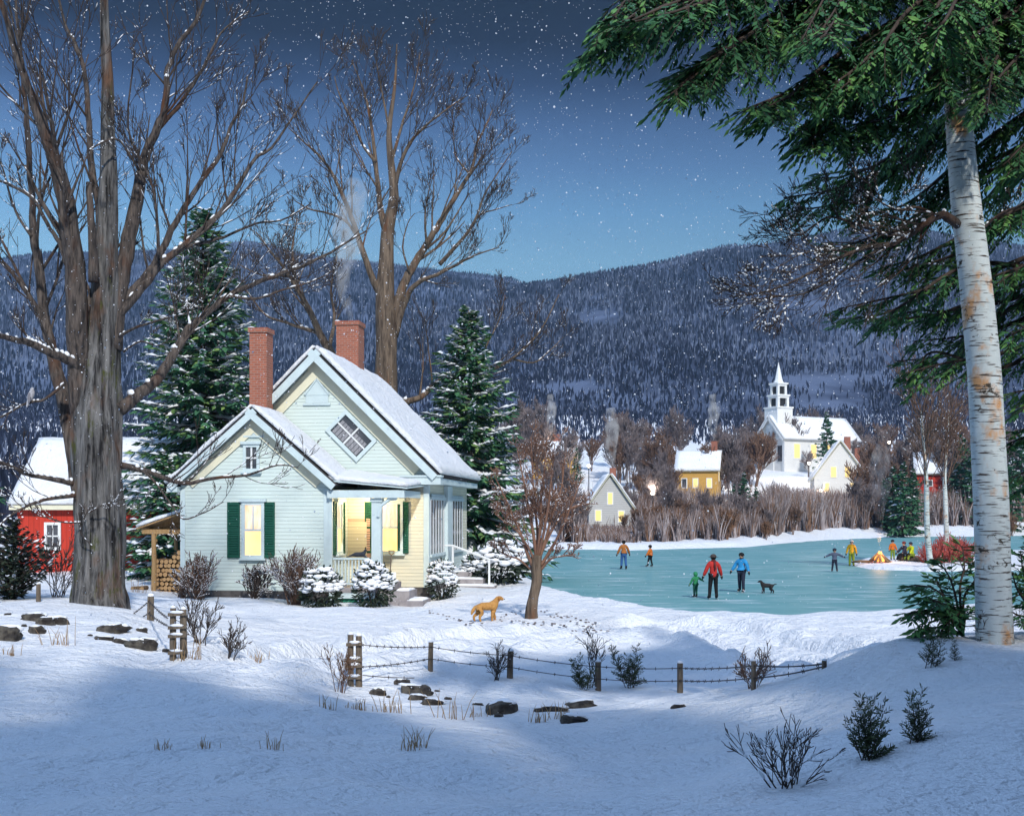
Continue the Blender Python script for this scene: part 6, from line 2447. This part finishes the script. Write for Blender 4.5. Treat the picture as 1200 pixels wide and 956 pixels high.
def skin_mesh(name, vs, es, rad, material, parent, sub=1):
    """One continuous surface grown round a skeleton (first vertex is the root)."""
    me = bpy.data.meshes.new(name + '_skeleton')
    me.from_pydata([tuple(v) for v in vs], es, [])
    o = bpy.data.objects.new(name + '_skeleton', me)
    col.objects.link(o)
    o.modifiers.new('skin', 'SKIN')
    sv = me.skin_vertices[0].data
    for i, r_ in enumerate(rad):
        sv[i].radius = (r_, r_) if not hasattr(r_, '__len__') else r_
        sv[i].use_root = (i == 0)
    if sub:
        sm = o.modifiers.new('sub', 'SUBSURF')
        sm.levels = sub
        sm.render_levels = sub
    dg = bpy.context.evaluated_depsgraph_get()
    dg.update()
    m2 = bpy.data.meshes.new_from_object(o.evaluated_get(dg))
    m2.name = name
    bpy.data.objects.remove(o)
    bpy.data.meshes.remove(me)
    m2.materials.clear()
    m2.materials.append(material)
    m2.polygons.foreach_set('use_smooth', np.ones(len(m2.polygons), bool))
    q = bpy.data.objects.new(name, m2)
    col.objects.link(q)
    q.parent = parent
    return q


def person(loc, H, face, label, coat, trousers, hat, hatkind='beanie', arms=((.22, .05), (.22, .05)), legs=((.0, .0), (.0, .0)), child=False, coat_len=.46, seated=False, gloves='black', boots='black', skates=True, hair=True, head_turn=0., scarf=None):
    """Figure facing +Y of its own frame turned by `face`; arms = (swing out, swing forward) per side, legs = (stride, spread)."""
    t = thing('person', loc, label, 'person', None, face)
    hs = 1.28 if child else 1.08             # head scale
    ground0 = .045 if skates else .0
    hip = .52 if not child else .47
    sh = .815 if not child else .775
    nk = sh + .04
    hd = nk + .075 * hs
    sw = .105
    lo = -.0
    drop = 0.
    if seated:
        drop = hip - .27
    Z = lambda z: (z - drop) * H + ground0 * H * 0 + (.035 if skates else 0)
    V3 = lambda x, y, z: Vector((x * H, y * H, Z(z)))
    lean = .06 if seated else 0.
    pel, spi, che, nck = V3(0, 0, hip + .03), V3(0, lean * .4, hip + .13), V3(0, lean * .8, sh - .06), V3(0, lean, nk)
    chin, head, crown = V3(0, lean + .012, nk + .03), V3(0, lean + .008, hd), V3(0, lean, hd + .055 * hs)
    J = {'pel': pel, 'spi': spi, 'che': che, 'nck': nck, 'chin': chin, 'head': head, 'crown': crown}
    for s_, sg in (('L', -1), ('R', 1)):
        a_out, a_fw = arms[0 if sg < 0 else 1]
        S = V3(sg * sw, lean * .9, sh - .015)
        d1 = Vector((sg * math.sin(a_out), math.sin(a_fw), -math.cos(a_out) * math.cos(a_fw))).normalized()
        d2 = Vector((sg * math.sin(a_out) * .85, math.sin(a_fw) + .28, -math.cos(a_out) * .9)).normalized()
        E = S + d1 * (.165 * H)
        W_ = E + d2 * (.15 * H)
        Hn = W_ + d2 * (.055 * H)
        J['S' + s_], J['E' + s_], J['W' + s_], J['H' + s_] = S, E, W_, Hn
        J['D' + s_] = d2
        st, sp = legs[0 if sg < 0 else 1]
        hp = V3(sg * .052, 0, hip)
        if seated:
            kn = hp + Vector((sg * (.03 + sp) * H, .235 * H, .01 * H))
            an = kn + Vector((sg * .01 * H, (.08 + st) * H, -.225 * H))
            an.z = max(an.z, .05 * H)
        else:
            kn = hp + Vector((sg * sp * .5 * H, (st * .5 + .018) * H, -(hip - .285) * H))
            an = hp + Vector((sg * sp * H, st * H, -(hip - .05) * H + abs(st) * .12 * H))
        toe = an + Vector((sg * .015 * H, .085 * H, -.028 * H))
        J['P' + s_], J['K' + s_], J['A' + s_], J['T' + s_] = hp, kn, an, toe
    names = ['pel', 'spi', 'che', 'nck', 'chin', 'head', 'crown', 'SL', 'EL', 'WL', 'HL', 'SR', 'ER', 'WR', 'HR', 'PL', 'KL', 'AL', 'TL', 'PR', 'KR', 'AR', 'TR']
    ix = {n_: i for i, n_ in enumerate(names)}
    ed = [('pel', 'spi'), ('spi', 'che'), ('che', 'nck'), ('nck', 'chin'), ('chin', 'head'), ('head', 'crown'), ('che', 'SL'), ('SL', 'EL'), ('EL', 'WL'), ('WL', 'HL'), ('che', 'SR'), ('SR', 'ER'), ('ER', 'WR'), ('WR', 'HR'),
          ('pel', 'PL'), ('PL', 'KL'), ('KL', 'AL'), ('AL', 'TL'), ('pel', 'PR'), ('PR', 'KR'), ('KR', 'AR'), ('AR', 'TR')]
    R_ = {'pel': .07, 'spi': .066, 'che': .075, 'nck': .033, 'chin': .040 * hs, 'head': .056 * hs, 'crown': .034 * hs, 'S': .042, 'E': .030, 'W': .022, 'H': .020, 'P': .058, 'K': .038, 'A': .026, 'T': .022}
    rad = [R_.get(n_, R_.get(n_[0], .03)) * H for n_ in names]
    skin_mesh('body', [J[n_] for n_ in names], [(ix[a], ix[b]) for a, b in ed], rad, SKIN, t)
    # coat
    cn = ['spi', 'che', 'nck', 'hem', 'SL', 'EL', 'WL', 'SR', 'ER', 'WR']
    J['hem'] = V3(0, 0 if not seated else .02, hip + .10 - (.52 - coat_len) * 1.0) if not seated else V3(0, .01, hip + .0)
    cx_ = {n_: i for i, n_ in enumerate(cn)}
    ce = [('spi', 'che'), ('che', 'nck'), ('spi', 'hem'), ('che', 'SL'), ('SL', 'EL'), ('EL', 'WL'), ('che', 'SR'), ('SR', 'ER'), ('ER', 'WR')]
    cr = {'spi': .098, 'che': .098, 'nck': .050, 'hem': .108, 'S': .062, 'E': .050, 'W': .040}
    skin_mesh('jacket', [J[n_] for n_ in cn], [(cx_[a], cx_[b]) for a, b in ce], [cr.get(n_, cr.get(n_[0])) * H for n_ in cn], CL[coat], t)
    tn = ['pel', 'PL', 'KL', 'AL', 'PR', 'KR', 'AR']
    tx_ = {n_: i for i, n_ in enumerate(tn)}
    te = [('pel', 'PL'), ('PL', 'KL'), ('KL', 'AL'), ('pel', 'PR'), ('PR', 'KR'), ('KR', 'AR')]
    trd = {'pel': .082, 'P': .070, 'K': .050, 'A': .040}
    skin_mesh('trousers', [J[n_] for n_ in tn], [(tx_[a], tx_[b]) for a, b in te], [trd.get(n_, trd.get(n_[0])) * H for n_ in tn], CL[trousers], t)
    for s_, sg in (('L', -1), ('R', 1)):
        b_ = MB()
        an, toe = J['A' + s_], J['T' + s_]
        b_.tube([an + Vector((0, -.004 * H, .06 * H)), an, an + Vector((0, .01 * H, -.03 * H))], [.036 * H, .038 * H, .034 * H], 8)
        b_.blob(an.lerp(toe, .6) + Vector((0, 0, -.008 * H)), .034 * H, .068 * H, .028 * H, 8, 6)
        bo_ = b_.build('boot', CL[boots], t, True)
        if skates:
            b_ = MB()
            c_ = an.lerp(toe, .5)
            b_.obox((c_.x, c_.y, c_.z - .042 * H), EX, EY, EZ, .008 * H, .17 * H, .03 * H)
            b_.build('skate_blade', STEEL, bo_)
        # mittened hand: palm, four fingers and a thumb
        g_ = MB()
        hn, d_ = J['W' + s_], J['D' + s_]
        sd_ = d_.cross(Vector((0, 1, 0)))
        sd_ = sd_.normalized() if sd_.length > .1 else Vector((0, 1, 0))
        fw = sd_.cross(d_).normalized()
        g_.blob(hn + d_ * (.030 * H), .030 * H, .030 * H, .034 * H, 8, 6)
        for f_ in range(4):
            o_ = fw * ((f_ - 1.5) * .013 * H)
            L_ = (.036, .044, .042, .032)[f_] * H
            q0 = hn + d_ * (.045 * H) + o_
            g_.tube([q0, q0 + d_ * L_ * .5, q0 + d_ * L_ * .9 - sd_ * (sg * L_ * .35)], [.010 * H, .009 * H, .007 * H], 5)
        q0 = hn + d_ * (.02 * H) + fw * (.024 * H)
        g_.tube([q0, q0 + (d_ + fw) * (.016 * H), q0 + (d_ * 1.6 + fw) * (.02 * H)], [.011 * H, .010 * H, .007 * H], 5)
        g_.build('glove', CL[gloves], t, True)
    # face
    f_ = MB()
    hr = .056 * hs * H
    yv = head + Vector((0, hr * .95, 0))
    f_.blob(yv + Vector((0, hr * .10, -hr * .12)), hr * .14, hr * .22, hr * .2, 6, 5)
    f_.blob(head + Vector((hr * .98, 0, -.1 * hr)), hr * .12, hr * .2, hr * .28, 6, 5)
    f_.blob(head + Vector((-hr * .98, 0, -.1 * hr)), hr * .12, hr * .2, hr * .28, 6, 5)
    f_.build('face', SKIN, t, True)
    e_ = MB()
    for sg in (-1, 1):
        e_.blob(yv + Vector((sg * hr * .38, -hr * .06, hr * .08)), hr * .11, hr * .08, hr * .09, 6, 5)
    e_.obox(yv + Vector((0, -hr * .03, -hr * .48)), EX, EY, EZ, hr * .42, hr * .12, hr * .08)
    e_.build('eyes_and_mouth', HAIR, t, True)
    if hair:
        h_ = MB()
        h_.blob(head + Vector((0, -hr * .18, hr * .12)), hr * 1.10, hr * 1.05, hr * 1.12, 10, 7)
        h_.build('hair', HAIR, t, True)
    m = MB()
    hc = head + Vector((0, -hr * .05, hr * .35))
    m.blob(hc, hr * 1.22, hr * 1.22, hr * 1.05, 12, 8, flat=-.15)
    if hatkind == 'brim':
        m.tube([hc + Vector((0, 0, -hr * .14)), hc + Vector((0, 0, -hr * .04))], [hr * 1.95, hr * 1.85], 14)
    elif hatkind == 'hood':
        m.blob(head + Vector((0, -hr * .25, -hr * .05)), hr * 1.3, hr * 1.15, hr * 1.35, 10, 8)
    elif hatkind == 'pompom':
        m.blob(hc + Vector((0, 0, hr * 1.15)), hr * .38, hr * .38, hr * .38, 8, 6)
    if hatkind != 'hood':
        m.tube([hc + Vector((0, 0, -hr * .2)), hc + Vector((0, 0, hr * .2))], [hr * 1.28, hr * 1.26], 12)
    m.build('hat' if hatkind != 'hood' else 'hood', CL[hat], t, True)
    if scarf:
        m = MB()
        m.tube([nck + Vector((0, 0, -.005 * H)), nck + Vector((0, 0, .025 * H))], [.062 * H, .055 * H], 10)
        m.tube([nck + Vector((.01 * H, -.06 * H, .01 * H)), nck + Vector((.012 * H, -.115 * H, -.09 * H)), nck + Vector((.014 * H, -.12 * H, -.19 * H))], [.022 * H, .024 * H, .020 * H], 6)
        m.build('scarf', CL[scarf], t, True)
    return t, J


ICE = .0


def on(px, py, z=ICE):
    D = DZ(py, z)
    return Vector(((px - 600) / F * D, D, z)), D / F


def facing(deg):
    """0 looks away from the viewer, 90 to the picture's left, 180 towards the viewer."""
    return math.radians(deg)


p_, k = on(731, 667)
person(p_, 33 * k, facing(10), 'skater in rust jacket, blue jeans and dark hat gliding away', 'orange_brown', 'denim', 'black', arms=((.42, .0), (.42, .1)), legs=((.03, .03), (-.02, .03)))
p_, k = on(762, 664)
person(p_, 25 * k, facing(60), 'child skater in orange jacket and black trousers behind the others', 'orange', 'black', 'black', arms=((.5, .2), (.3, -.1)), legs=((.09, .02), (-.07, .02)), child=True)
p_, k = on(815, 700)
pg, Jg = person(p_, 29 * k, facing(20), 'small child in green snowsuit holding the hand of the red-coated skater', 'green', 'darkgreen', 'green', 'hood', arms=((.45, .05), (1.15, .1)), child=True, hair=False, coat_len=.48, gloves='darkgreen')
p_, k = on(836, 702)
person(p_, 51 * k, facing(5), 'skater in long red coat, brimmed hat and dark scarf leading a child', 'red', 'black', 'grey', 'brim', arms=((.40, -.05), (.34, .05)), legs=((.02, .035), (.03, .03)), coat_len=.36, scarf='maroon')
p_, k = on(869, 694)
person(p_, 45 * k, facing(145), 'skater in bright blue jacket pushing off beside the black dog', 'blue', 'navy', 'black', arms=((.42, .05), (.48, .15)), legs=((.02, .01), (-.12, .05)), scarf='black')
p_, k = on(978, 670)
person(p_, 27 * k, facing(165), 'child skater in slate jacket with both arms stretched out', 'slate', 'navy', 'navy', arms=((1.15, .0), (1.15, .0)), legs=((.03, .05), (-.03, .05)), child=True)
IZ = .22


def onis(px, py):
    D = DZ(py, IZ)
    q = G(px, D)
    return q, D / F


p_, k = onis(998, 658.5)
person(p_, 31 * k, facing(160), 'adult in yellow coat and white hat standing by the campfire', 'yellow', 'olive', 'white', 'pompom', arms=((.25, .0), (.28, .05)), legs=((0, .02), (.02, .02)), coat_len=.38, skates=False)
p_, k = onis(1046, 655.5)
person(p_, 23.5 * k, facing(180), 'child in orange coat and green trousers standing behind the campfire', 'orange', 'olive', 'black', arms=((.30, .1), (.3, .1)), legs=((0, .02), (0, .02)), child=True, skates=False)
p_, k = onis(1061, 658)
person(p_ + Vector((0, 0, -.02)), 31 * k, facing(110), 'person in dark jacket sitting on the log by the campfire', 'navy', 'black', 'maroon', arms=((.2, .7), (.2, .7)), seated=True, skates=False)
lp, k = onis(1069, 658)
person(lp + Vector((0, .05, -.02)), 31 * k, facing(118), 'person in lime jacket sitting at the end of the log', 'lime', 'olive', 'navy', arms=((.2, .7), (.2, .7)), seated=True, skates=False)
# the log they sit on
m = MB()
a_, b_ = G(1061.5, lp.y + .0), G(1076, lp.y + .35)
m.tube([a_ + Vector((-.35, .1, .19)), (a_ + b_) / 2 + Vector((0, .1, .20)), b_ + Vector((.1, .1, .19))], [.19, .20, .18], 10, flute=.1)
m.tube([b_ + Vector((-.2, .2, .1)), b_ + Vector((.45, -.1, .05)), b_ + Vector((.75, -.2, -.02))], [.06, .045, .02], 6)
o = m.build('log_seat', MT['bark_mid'], None, True, a_)
tag(o, 'fallen log used as a seat by the campfire', 'log')

# ---- campfire
fp, k = onis(1030, 659)
fp = fp + Vector((0, 0, .0))
fire = thing('campfire', fp, 'burning campfire of red-lit logs on the snowy spit', 'campfire')
r = random.Random(5)
for q in range(8):
    a = TAU * q / 8 + r.uniform(-.2, .2)
    m = MB()
    L = r.uniform(.75, 1.0)
    m.tube([(math.cos(a) * L * .75, math.sin(a) * L * .5, .03), (math.cos(a) * .08, math.sin(a) * .08, .62 * L)], [.085, .06], 7, flute=.1, seed=q)
    m.build('burning_log', MT['log_bark'], fire, True)
FL = emit('flame', (1.0, .20, .02), 2.4, (1.0, .48, .06), (1, 1, 1), 3)
for q in range(9):
    a = r.uniform(0, TAU)
    rr_ = r.uniform(0, .26)
    hh = r.uniform(.34, .6) * (1.5 if q == 0 else 1)
    x, y = math.cos(a) * rr_ * (q > 0), math.sin(a) * rr_ * (q > 0)
    m = MB()
    m.tube([(x, y, .10), (x * 1.05 + .03, y, .10 + hh * .35), (x * .8 - .03, y, .10 + hh * .7), (x * .6 + .02, y, .12 + hh)], [.10, .15, .08, .008], 7, flute=.2, seed=q)
    m.build('flame', FL, fire, True)
m = MB()
for q in range(26):
    a, rr_ = r.uniform(0, TAU), r.uniform(.2, .85)
    m.blob((math.cos(a) * rr_, math.sin(a) * rr_ * .7, .05), .09, .08, .06, 6, 4, .4, q)
m.build('embers', emit('ember', (.9, .10, .02), .8, (.12, .02, .01), (1, 1, 1), 6), fire)
m = MB()
m.tube([(-1.55, .25, .06), (-1.1, .0, .10), (-.55, -.1, .09)], [.06, .09, .08], 7)
m.tube([(-1.3, -.15, .05), (-.7, .1, .08)], [.05, .06], 6)
m.build('spare_log', MT['log_bark'], fire, True)
l = bpy.data.lights.new('fire_light', 'POINT')
l.energy = 110
l.color = (1, .48, .14)
l.shadow_soft_size = .3
lo_ = bpy.data.objects.new('fire_light', l)
col.objects.link(lo_)
lo_.parent = fire
lo_.location = (0, -.25, 1.25)


# ---- dogs
def dog(loc, Hs, face, label, m_, fur_m, turn=0., tail='down', walk=.05):
    """Shoulder height Hs; faces +X of its own frame."""
    t = thing('dog', loc, label, 'dog', None, face)
    h = Hs
    Vv = lambda x, y, z: Vector((x * h, y * h, z * h))
    vs = [Vv(-.03, 0, .78), Vv(.22, 0, .80), Vv(.42, 0, .82), Vv(-.27, 0, .79), Vv(-.45, 0, .77),               # 0 belly 1 ribs 2 chest 3 loin 4 rump
          Vv(.54, .0, 1.03), Vv(.62, turn * .06, 1.22), Vv(.75, turn * .14, 1.23), Vv(.87, turn * .22, 1.16), Vv(.94, turn * .26, 1.145)]   # neck, skull, brow, muzzle, nose
    rd = [.235, .27, .255, .22, .215, .185, .155, .135, .09, .06]
    es = [(0, 1), (1, 2), (0, 3), (3, 4), (2, 5), (5, 6), (6, 7), (7, 8), (8, 9)]
    def chain(at_, pts, rds):
        prev = at_
        for p, q in zip(pts, rds):
            vs.append(p)
            rd.append(q)
            es.append((prev, len(vs) - 1))
            prev = len(vs) - 1
    for sg in (-1, 1):
        w1 = walk * sg
        chain(2, [Vv(.40, sg * .13, .60), Vv(.36 + w1, sg * .14, .42), Vv(.40 + w1 * 2, sg * .14, .20), Vv(.39 + w1 * 2, sg * .14, .05), Vv(.47 + w1 * 2, sg * .14, .03)], [.15, .115, .075, .065, .062])
        chain(4, [Vv(-.42, sg * .13, .62), Vv(-.33 - w1, sg * .15, .45), Vv(-.54 - w1 * 2, sg * .15, .27), Vv(-.51 - w1 * 2, sg * .15, .06), Vv(-.43 - w1 * 2, sg * .15, .03)], [.185, .14, .075, .065, .062])
    if tail == 'down':
        chain(4, [Vv(-.64, 0, .74), Vv(-.76, 0, .56), Vv(-.84, 0, .36)], [.10, .11, .04])
    else:
        chain(4, [Vv(-.64, 0, .86), Vv(-.80, 0, .96), Vv(-.98, 0, .96)], [.07, .05, .025])
    skin_mesh('body', vs, es, [q * h for q in rd], m_, t, 1)
    for sg in (-1, 1):
        b_ = MB()
        c_ = Vv(.63, sg * .13 + turn * .06, 1.27)
        b_.tube([c_, c_ + Vv(.01, sg * .06, -.06), c_ + Vv(.03, sg * .065, -.20)], [.05 * h, .065 * h, .03 * h], 6)
        b_.build('ear', fur_m, t, True)
    b_ = MB()
    b_.blob(vs[9] + Vv(.04, 0, .01), .03 * h, .035 * h, .03 * h, 6, 5)
    for sg in (-1, 1):
        b_.blob(vs[7] + Vv(.055, sg * .065, .065), .018 * h, .018 * h, .02 * h, 6, 5)
    b_.build('nose_and_eyes', CL['black'], t, True)
    return t


GOLD = mat('golden_fur', (.52, .28, .085), (.36, .17, .05), 14, .9, .6, dist=.02)
GOLD2 = mat('darker_golden_fur', (.42, .18, .04), (.32, .13, .03), 14, .9, .6)
dp = hit(570, 728, 20)
dog(dp, 24 * dp.y / F * .92, math.radians(18), 'golden long-coated dog standing on the snow by the apple tree', GOLD, GOLD2, -.3, 'down', .06)
BLK = mat('black_fur', (.016, .015, .015), (.03, .028, .028), 14, .8, .4)
p_, k = on(899, 695)
dog(p_, 11.5 * k, math.radians(172), 'black dog standing on the ice next to the blue skater', BLK, BLK, .3, 'up', .05)

# ---- cat on the porch rail
ct = HP(U(421, vW), vW, zr1 + .002)
cat_ = thing('cat', ct, 'dark grey cat lying on the porch railing', 'cat', None, -TH)
vs = [Vector(v) for v in ((0, 0, .10), (.12, 0, .105), (-.14, 0, .10), (.19, 0, .18), (.22, -.01, .26), (.25, -.02, .25), (-.24, .01, .08), (-.36, .02, .03), (-.46, .03, .02), (.20, -.04, .03), (.27, -.05, .02), (.20, .04, .03), (.27, .05, .02))]
es = [(0, 1), (0, 2), (1, 3), (3, 4), (4, 5), (2, 6), (6, 7), (7, 8), (1, 9), (9, 10), (1, 11), (11, 12)]
skin_mesh('body', vs, es, [.085, .08, .085, .055, .06, .04, .04, .025, .015, .03, .025, .03, .025], mat('cat_fur', (.03, .035, .05), (.05, .055, .07), 20, .9), cat_, 1)
m = MB()
for sg in (-1, 1):
    m.tube([(.215, sg * .035 - .01, .30), (.22, sg * .045 - .01, .36)], [.022, .003], 5)
m.build('ear', CL['black'], cat_, True)
m = MB()
for sg in (-1, 1):
    m.blob((.28, sg * .022 - .02, .27), .008, .008, .009, 5, 4)
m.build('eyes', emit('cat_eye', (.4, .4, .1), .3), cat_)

# ---- snow shovel standing on the steps
sp = HP(U(457, vW - .2), vW - .18, Zl(683, U(450, vW), vW) + .01)
shv = thing('snow_shovel', sp, 'snow shovel standing upright on the stone steps beside the porch post', 'shovel', None, -TH)
m = MB()
m.tube([(0, 0, .32), (.03, .05, .95)], [.022, .02], 7)
m.build('shaft', MT['wood'], shv, True)
m = MB()
m.tube([(.03, .05, .94), (-.05, .05, 1.0), (-.05, .05, 1.08), (.12, .05, 1.08), (.12, .05, 1.0), (.03, .05, .94)], .018, 6)
m.build('grip', MT['wood_warm'], shv, True)
m = MB()
m.slab((-.22, -.10, .0), (.22, -.10, .0), (.20, .01, .36), (-.20, .01, .36), .015, 6, 6)
m.build('blade', MT['white'], shv, True)

# ---- bird on the maple's low limb
bq = P(36, 470, 25.6)
bird = thing('bird', bq, 'pale grey bird perched upright on a low maple limb', 'bird', None, math.radians(20))
vs = [Vector(v) for v in ((0, 0, .10), (.03, 0, .20), (.03, 0, .27), (.06, 0, .28), (-.05, 0, -.02), (-.08, 0, -.14))]
skin_mesh('body', vs, [(0, 1), (1, 2), (2, 3), (0, 4), (4, 5)], [.075, .06, .05, .025, .035, .02], mat('bird_feather', (.45, .46, .50), (.25, .25, .28), 25, .9), bird, 1)
m = MB()
m.tube([(.085, 0, .275), (.12, 0, .26)], [.012, .002], 5)
m.build('beak', CL['black'], bird)
for sg in (-1, 1):
    m = MB()
    m.blob((-.03, sg * .062, .07), .035, .018, .12, 7, 6)
    m.build('wing', mat('bird_wing', (.22, .22, .25), (.15, .15, .17), 25, .9), bird, True)
    m = MB()
    m.tube([(0, sg * .025, .04), (.01, sg * .025, -.04)], [.008, .006], 4)
    m.build('leg', CL['black'], bird)


# ------------------------------------------------------------------ smoke
def smoke(pts, rad, dens, label, seed, colr=(.96, .97, 1.)):
    m = MB()
    m.tube(smooth_path(pts, 5), list(np.interp(np.linspace(0, 1, (len(pts) - 1) * 5 + 1), np.linspace(0, 1, len(rad)), rad)), 12, flute=.25, seed=seed)
    mt, nt_, b_ = newmat('smoke')
    nt_.nodes.remove(b_)
    pv = N(nt_, 'ShaderNodeVolumePrincipled')
    pv.inputs['Color'].default_value = (*colr, 1)
    pv.inputs['Anisotropy'].default_value = -.4
    v_ = coords(nt_, (1, 1, .6))
    f_, _ = noise_fac(nt_, v_, 1.1 / max(.3, max(rad)), 4, lo=.42, hi=.72)
    mm = N(nt_, 'ShaderNodeMath', operation='MULTIPLY')
    nt_.links.new(f_, mm.inputs[0])
    mm.inputs[1].default_value = dens
    nt_.links.new(mm.outputs[0], pv.inputs['Density'])
    nt_.links.new(pv.outputs[0], nt_.nodes['Material Output'].inputs['Volume'])
    o = m.build('smoke', mt, None, True, pts[0])
    tag(o, label, 'smoke', None, 'stuff')


cw = HP(*CH2)
D = cw.y
smoke([cw, P(404, 345, D), P(401, 320, D), P(408, 295, D + .4), P(404, 270, D + .6), P(414, 240, D + .8), P(418, 212, D + 1)], [.12, .25, .36, .5, .6, .6, .4], 1.9, 'thin smoke drifting up from the right cottage chimney', 3)
D = fp.y
smoke([fp + Vector((0, 0, 1.0)), P(1031, 612, D), P(1030, 590, D), P(1033, 565, D), P(1030, 540, D), P(1036, 522, D)], [.05, .2, .42, .6, .6, .4], .9, 'white smoke rising from the campfire', 4)
for (px, py0, py1, D, lab) in ((717, 546, 478, 136, 'thin smoke above the grey village house'), (836, 514, 462, 181, 'thin smoke above the ochre village house'), (646, 508, 462, 208, 'thin smoke above the house behind the apple tree')):
    smoke([P(px, py0, D), P(px - 1, lerp(py0, py1, .3), D), P(px + 1, lerp(py0, py1, .65), D), P(px - 1, py1, D)], [.25, .7, .9, .5], 1.2, lab, px)

# ------------------------------------------------------------------ falling snow, in the air all through the valley
rg3 = np.random.default_rng(12)
V_, F_ = [], []


def flake(c, s_):
    b = len(V_)
    x, y, z = c
    V_.extend([(x + s_, y, z), (x - s_, y, z), (x, y + s_, z), (x, y - s_, z), (x, y, z + s_ * 1.1), (x, y, z - s_ * 1.1)])
    for q in ((0, 2, 4), (2, 1, 4), (1, 3, 4), (3, 0, 4), (2, 0, 5), (1, 2, 5), (3, 1, 5), (0, 3, 5)):
        F_.append(tuple(b + i for i in q))


NF = 15000
for i in range(NF):
    D = rg3.uniform(5 ** .5, 62 ** .5) ** 2
    px, py = rg3.uniform(-150, 1350), rg3.uniform(-60, 900) if rg3.random() < .5 else rg3.uniform(-60, 520)
    q = P(px, py, D)
    if q.z < gz(q.x, q.y) + .15 if D < 50 else q.z < .5:
        continue
    szp = .36 + .8 * rg3.random() ** 8 + (.5 if rg3.random() < .02 else 0)
    flake(q, max(.0025, szp * D / F))
me = bpy.data.meshes.new('snowflakes')
me.from_pydata(V_, [], F_)
me.materials.append(mat('snowflake', (.88, .89, .92), (.84, .86, .9), 3, .8))
fo_ = bpy.data.objects.new('falling_snow', me)
col.objects.link(fo_)
tag(fo_, 'white snowflakes falling through the dusk air', 'snowfall', None, 'stuff')

# ------------------------------------------------------------------ unseen evergreens, added behind the viewer to cast shade on the foreground
rsh = random.Random(91)
sv, sf = [], []
shm = MB()


def shade_tree(x, y, h_, rad):
    z0 = gz(max(-60, min(60, x)), y)
    shm.tube([(x, y, z0 - .3), (x, y, z0 + h_)], [.3, .03], 6)
    n_ = int(h_ / .55)
    for j in range(n_):
        t_ = (j + .5) / n_
        z_ = z0 + .8 + (h_ - .8) * t_
        R1 = rad * (1 - t_) ** .85 + .1
        for q in range(9):
            a = TAU * q / 9 + rsh.uniform(-.3, .3) + j
            L = R1 * rsh.uniform(.6, 1.15)
            d = Vector((math.cos(a), math.sin(a), -.35)).normalized()
            sd2 = Vector((-d.y, d.x, 0))
            shm.leaf(Vector((x, y, z_)), d, sd2, L, .20 + L * .09)


SHADE = [(-21, -4, 15), (-17, -5, 17), (-13, -8, 19.5), (-10, -5, 18.), (-6.5, -9, 21.5), (-3, -6, 19.), (0, -9, 21.5), (3.5, -7, 20.5), (6.5, -10, 23.5), (9.5, -6, 21.5), (12.5, -9, 24.5), (15.5, -6, 22.5), (18.5, -8, 24), (22, -6, 22), (26, -8, 23),
         (30, -6, 22), (-21, -8, 17), (-19, -3, 13), (-15, -3.2, 13.5), (-25, -5, 16), (14, -3.5, 19), (20, -3, 20), (24, -2.5, 19), (-1.5, -5.5, 14), (-8, -5, 16), (5, -5.5, 16), (2, -4.5, 15), (-4.5, -4.5, 13), (11, -4, 18), (17, -3.5, 19), (8, -4.5, 17), (.5, -5, 19.5), (-2.5, -5, 18.5), (3, -5, 20), (-5, -5, 18), (1.8, -6.5, 20.5), (-.8, -7, 21), (-12, -4.5, 15.5), (13, -12, 27), (18, -12, 27), (8.5, -13, 27)]
for (x, y, h_) in SHADE:
    shade_tree(x, y, h_, 2.6 + h_ * .03)
so_ = shm.build('unseen_shade_evergreens', MT['spruce'])
tag(so_, 'unseen dark evergreens added behind the viewer to shade the foreground snow', 'woods', None, 'stuff')
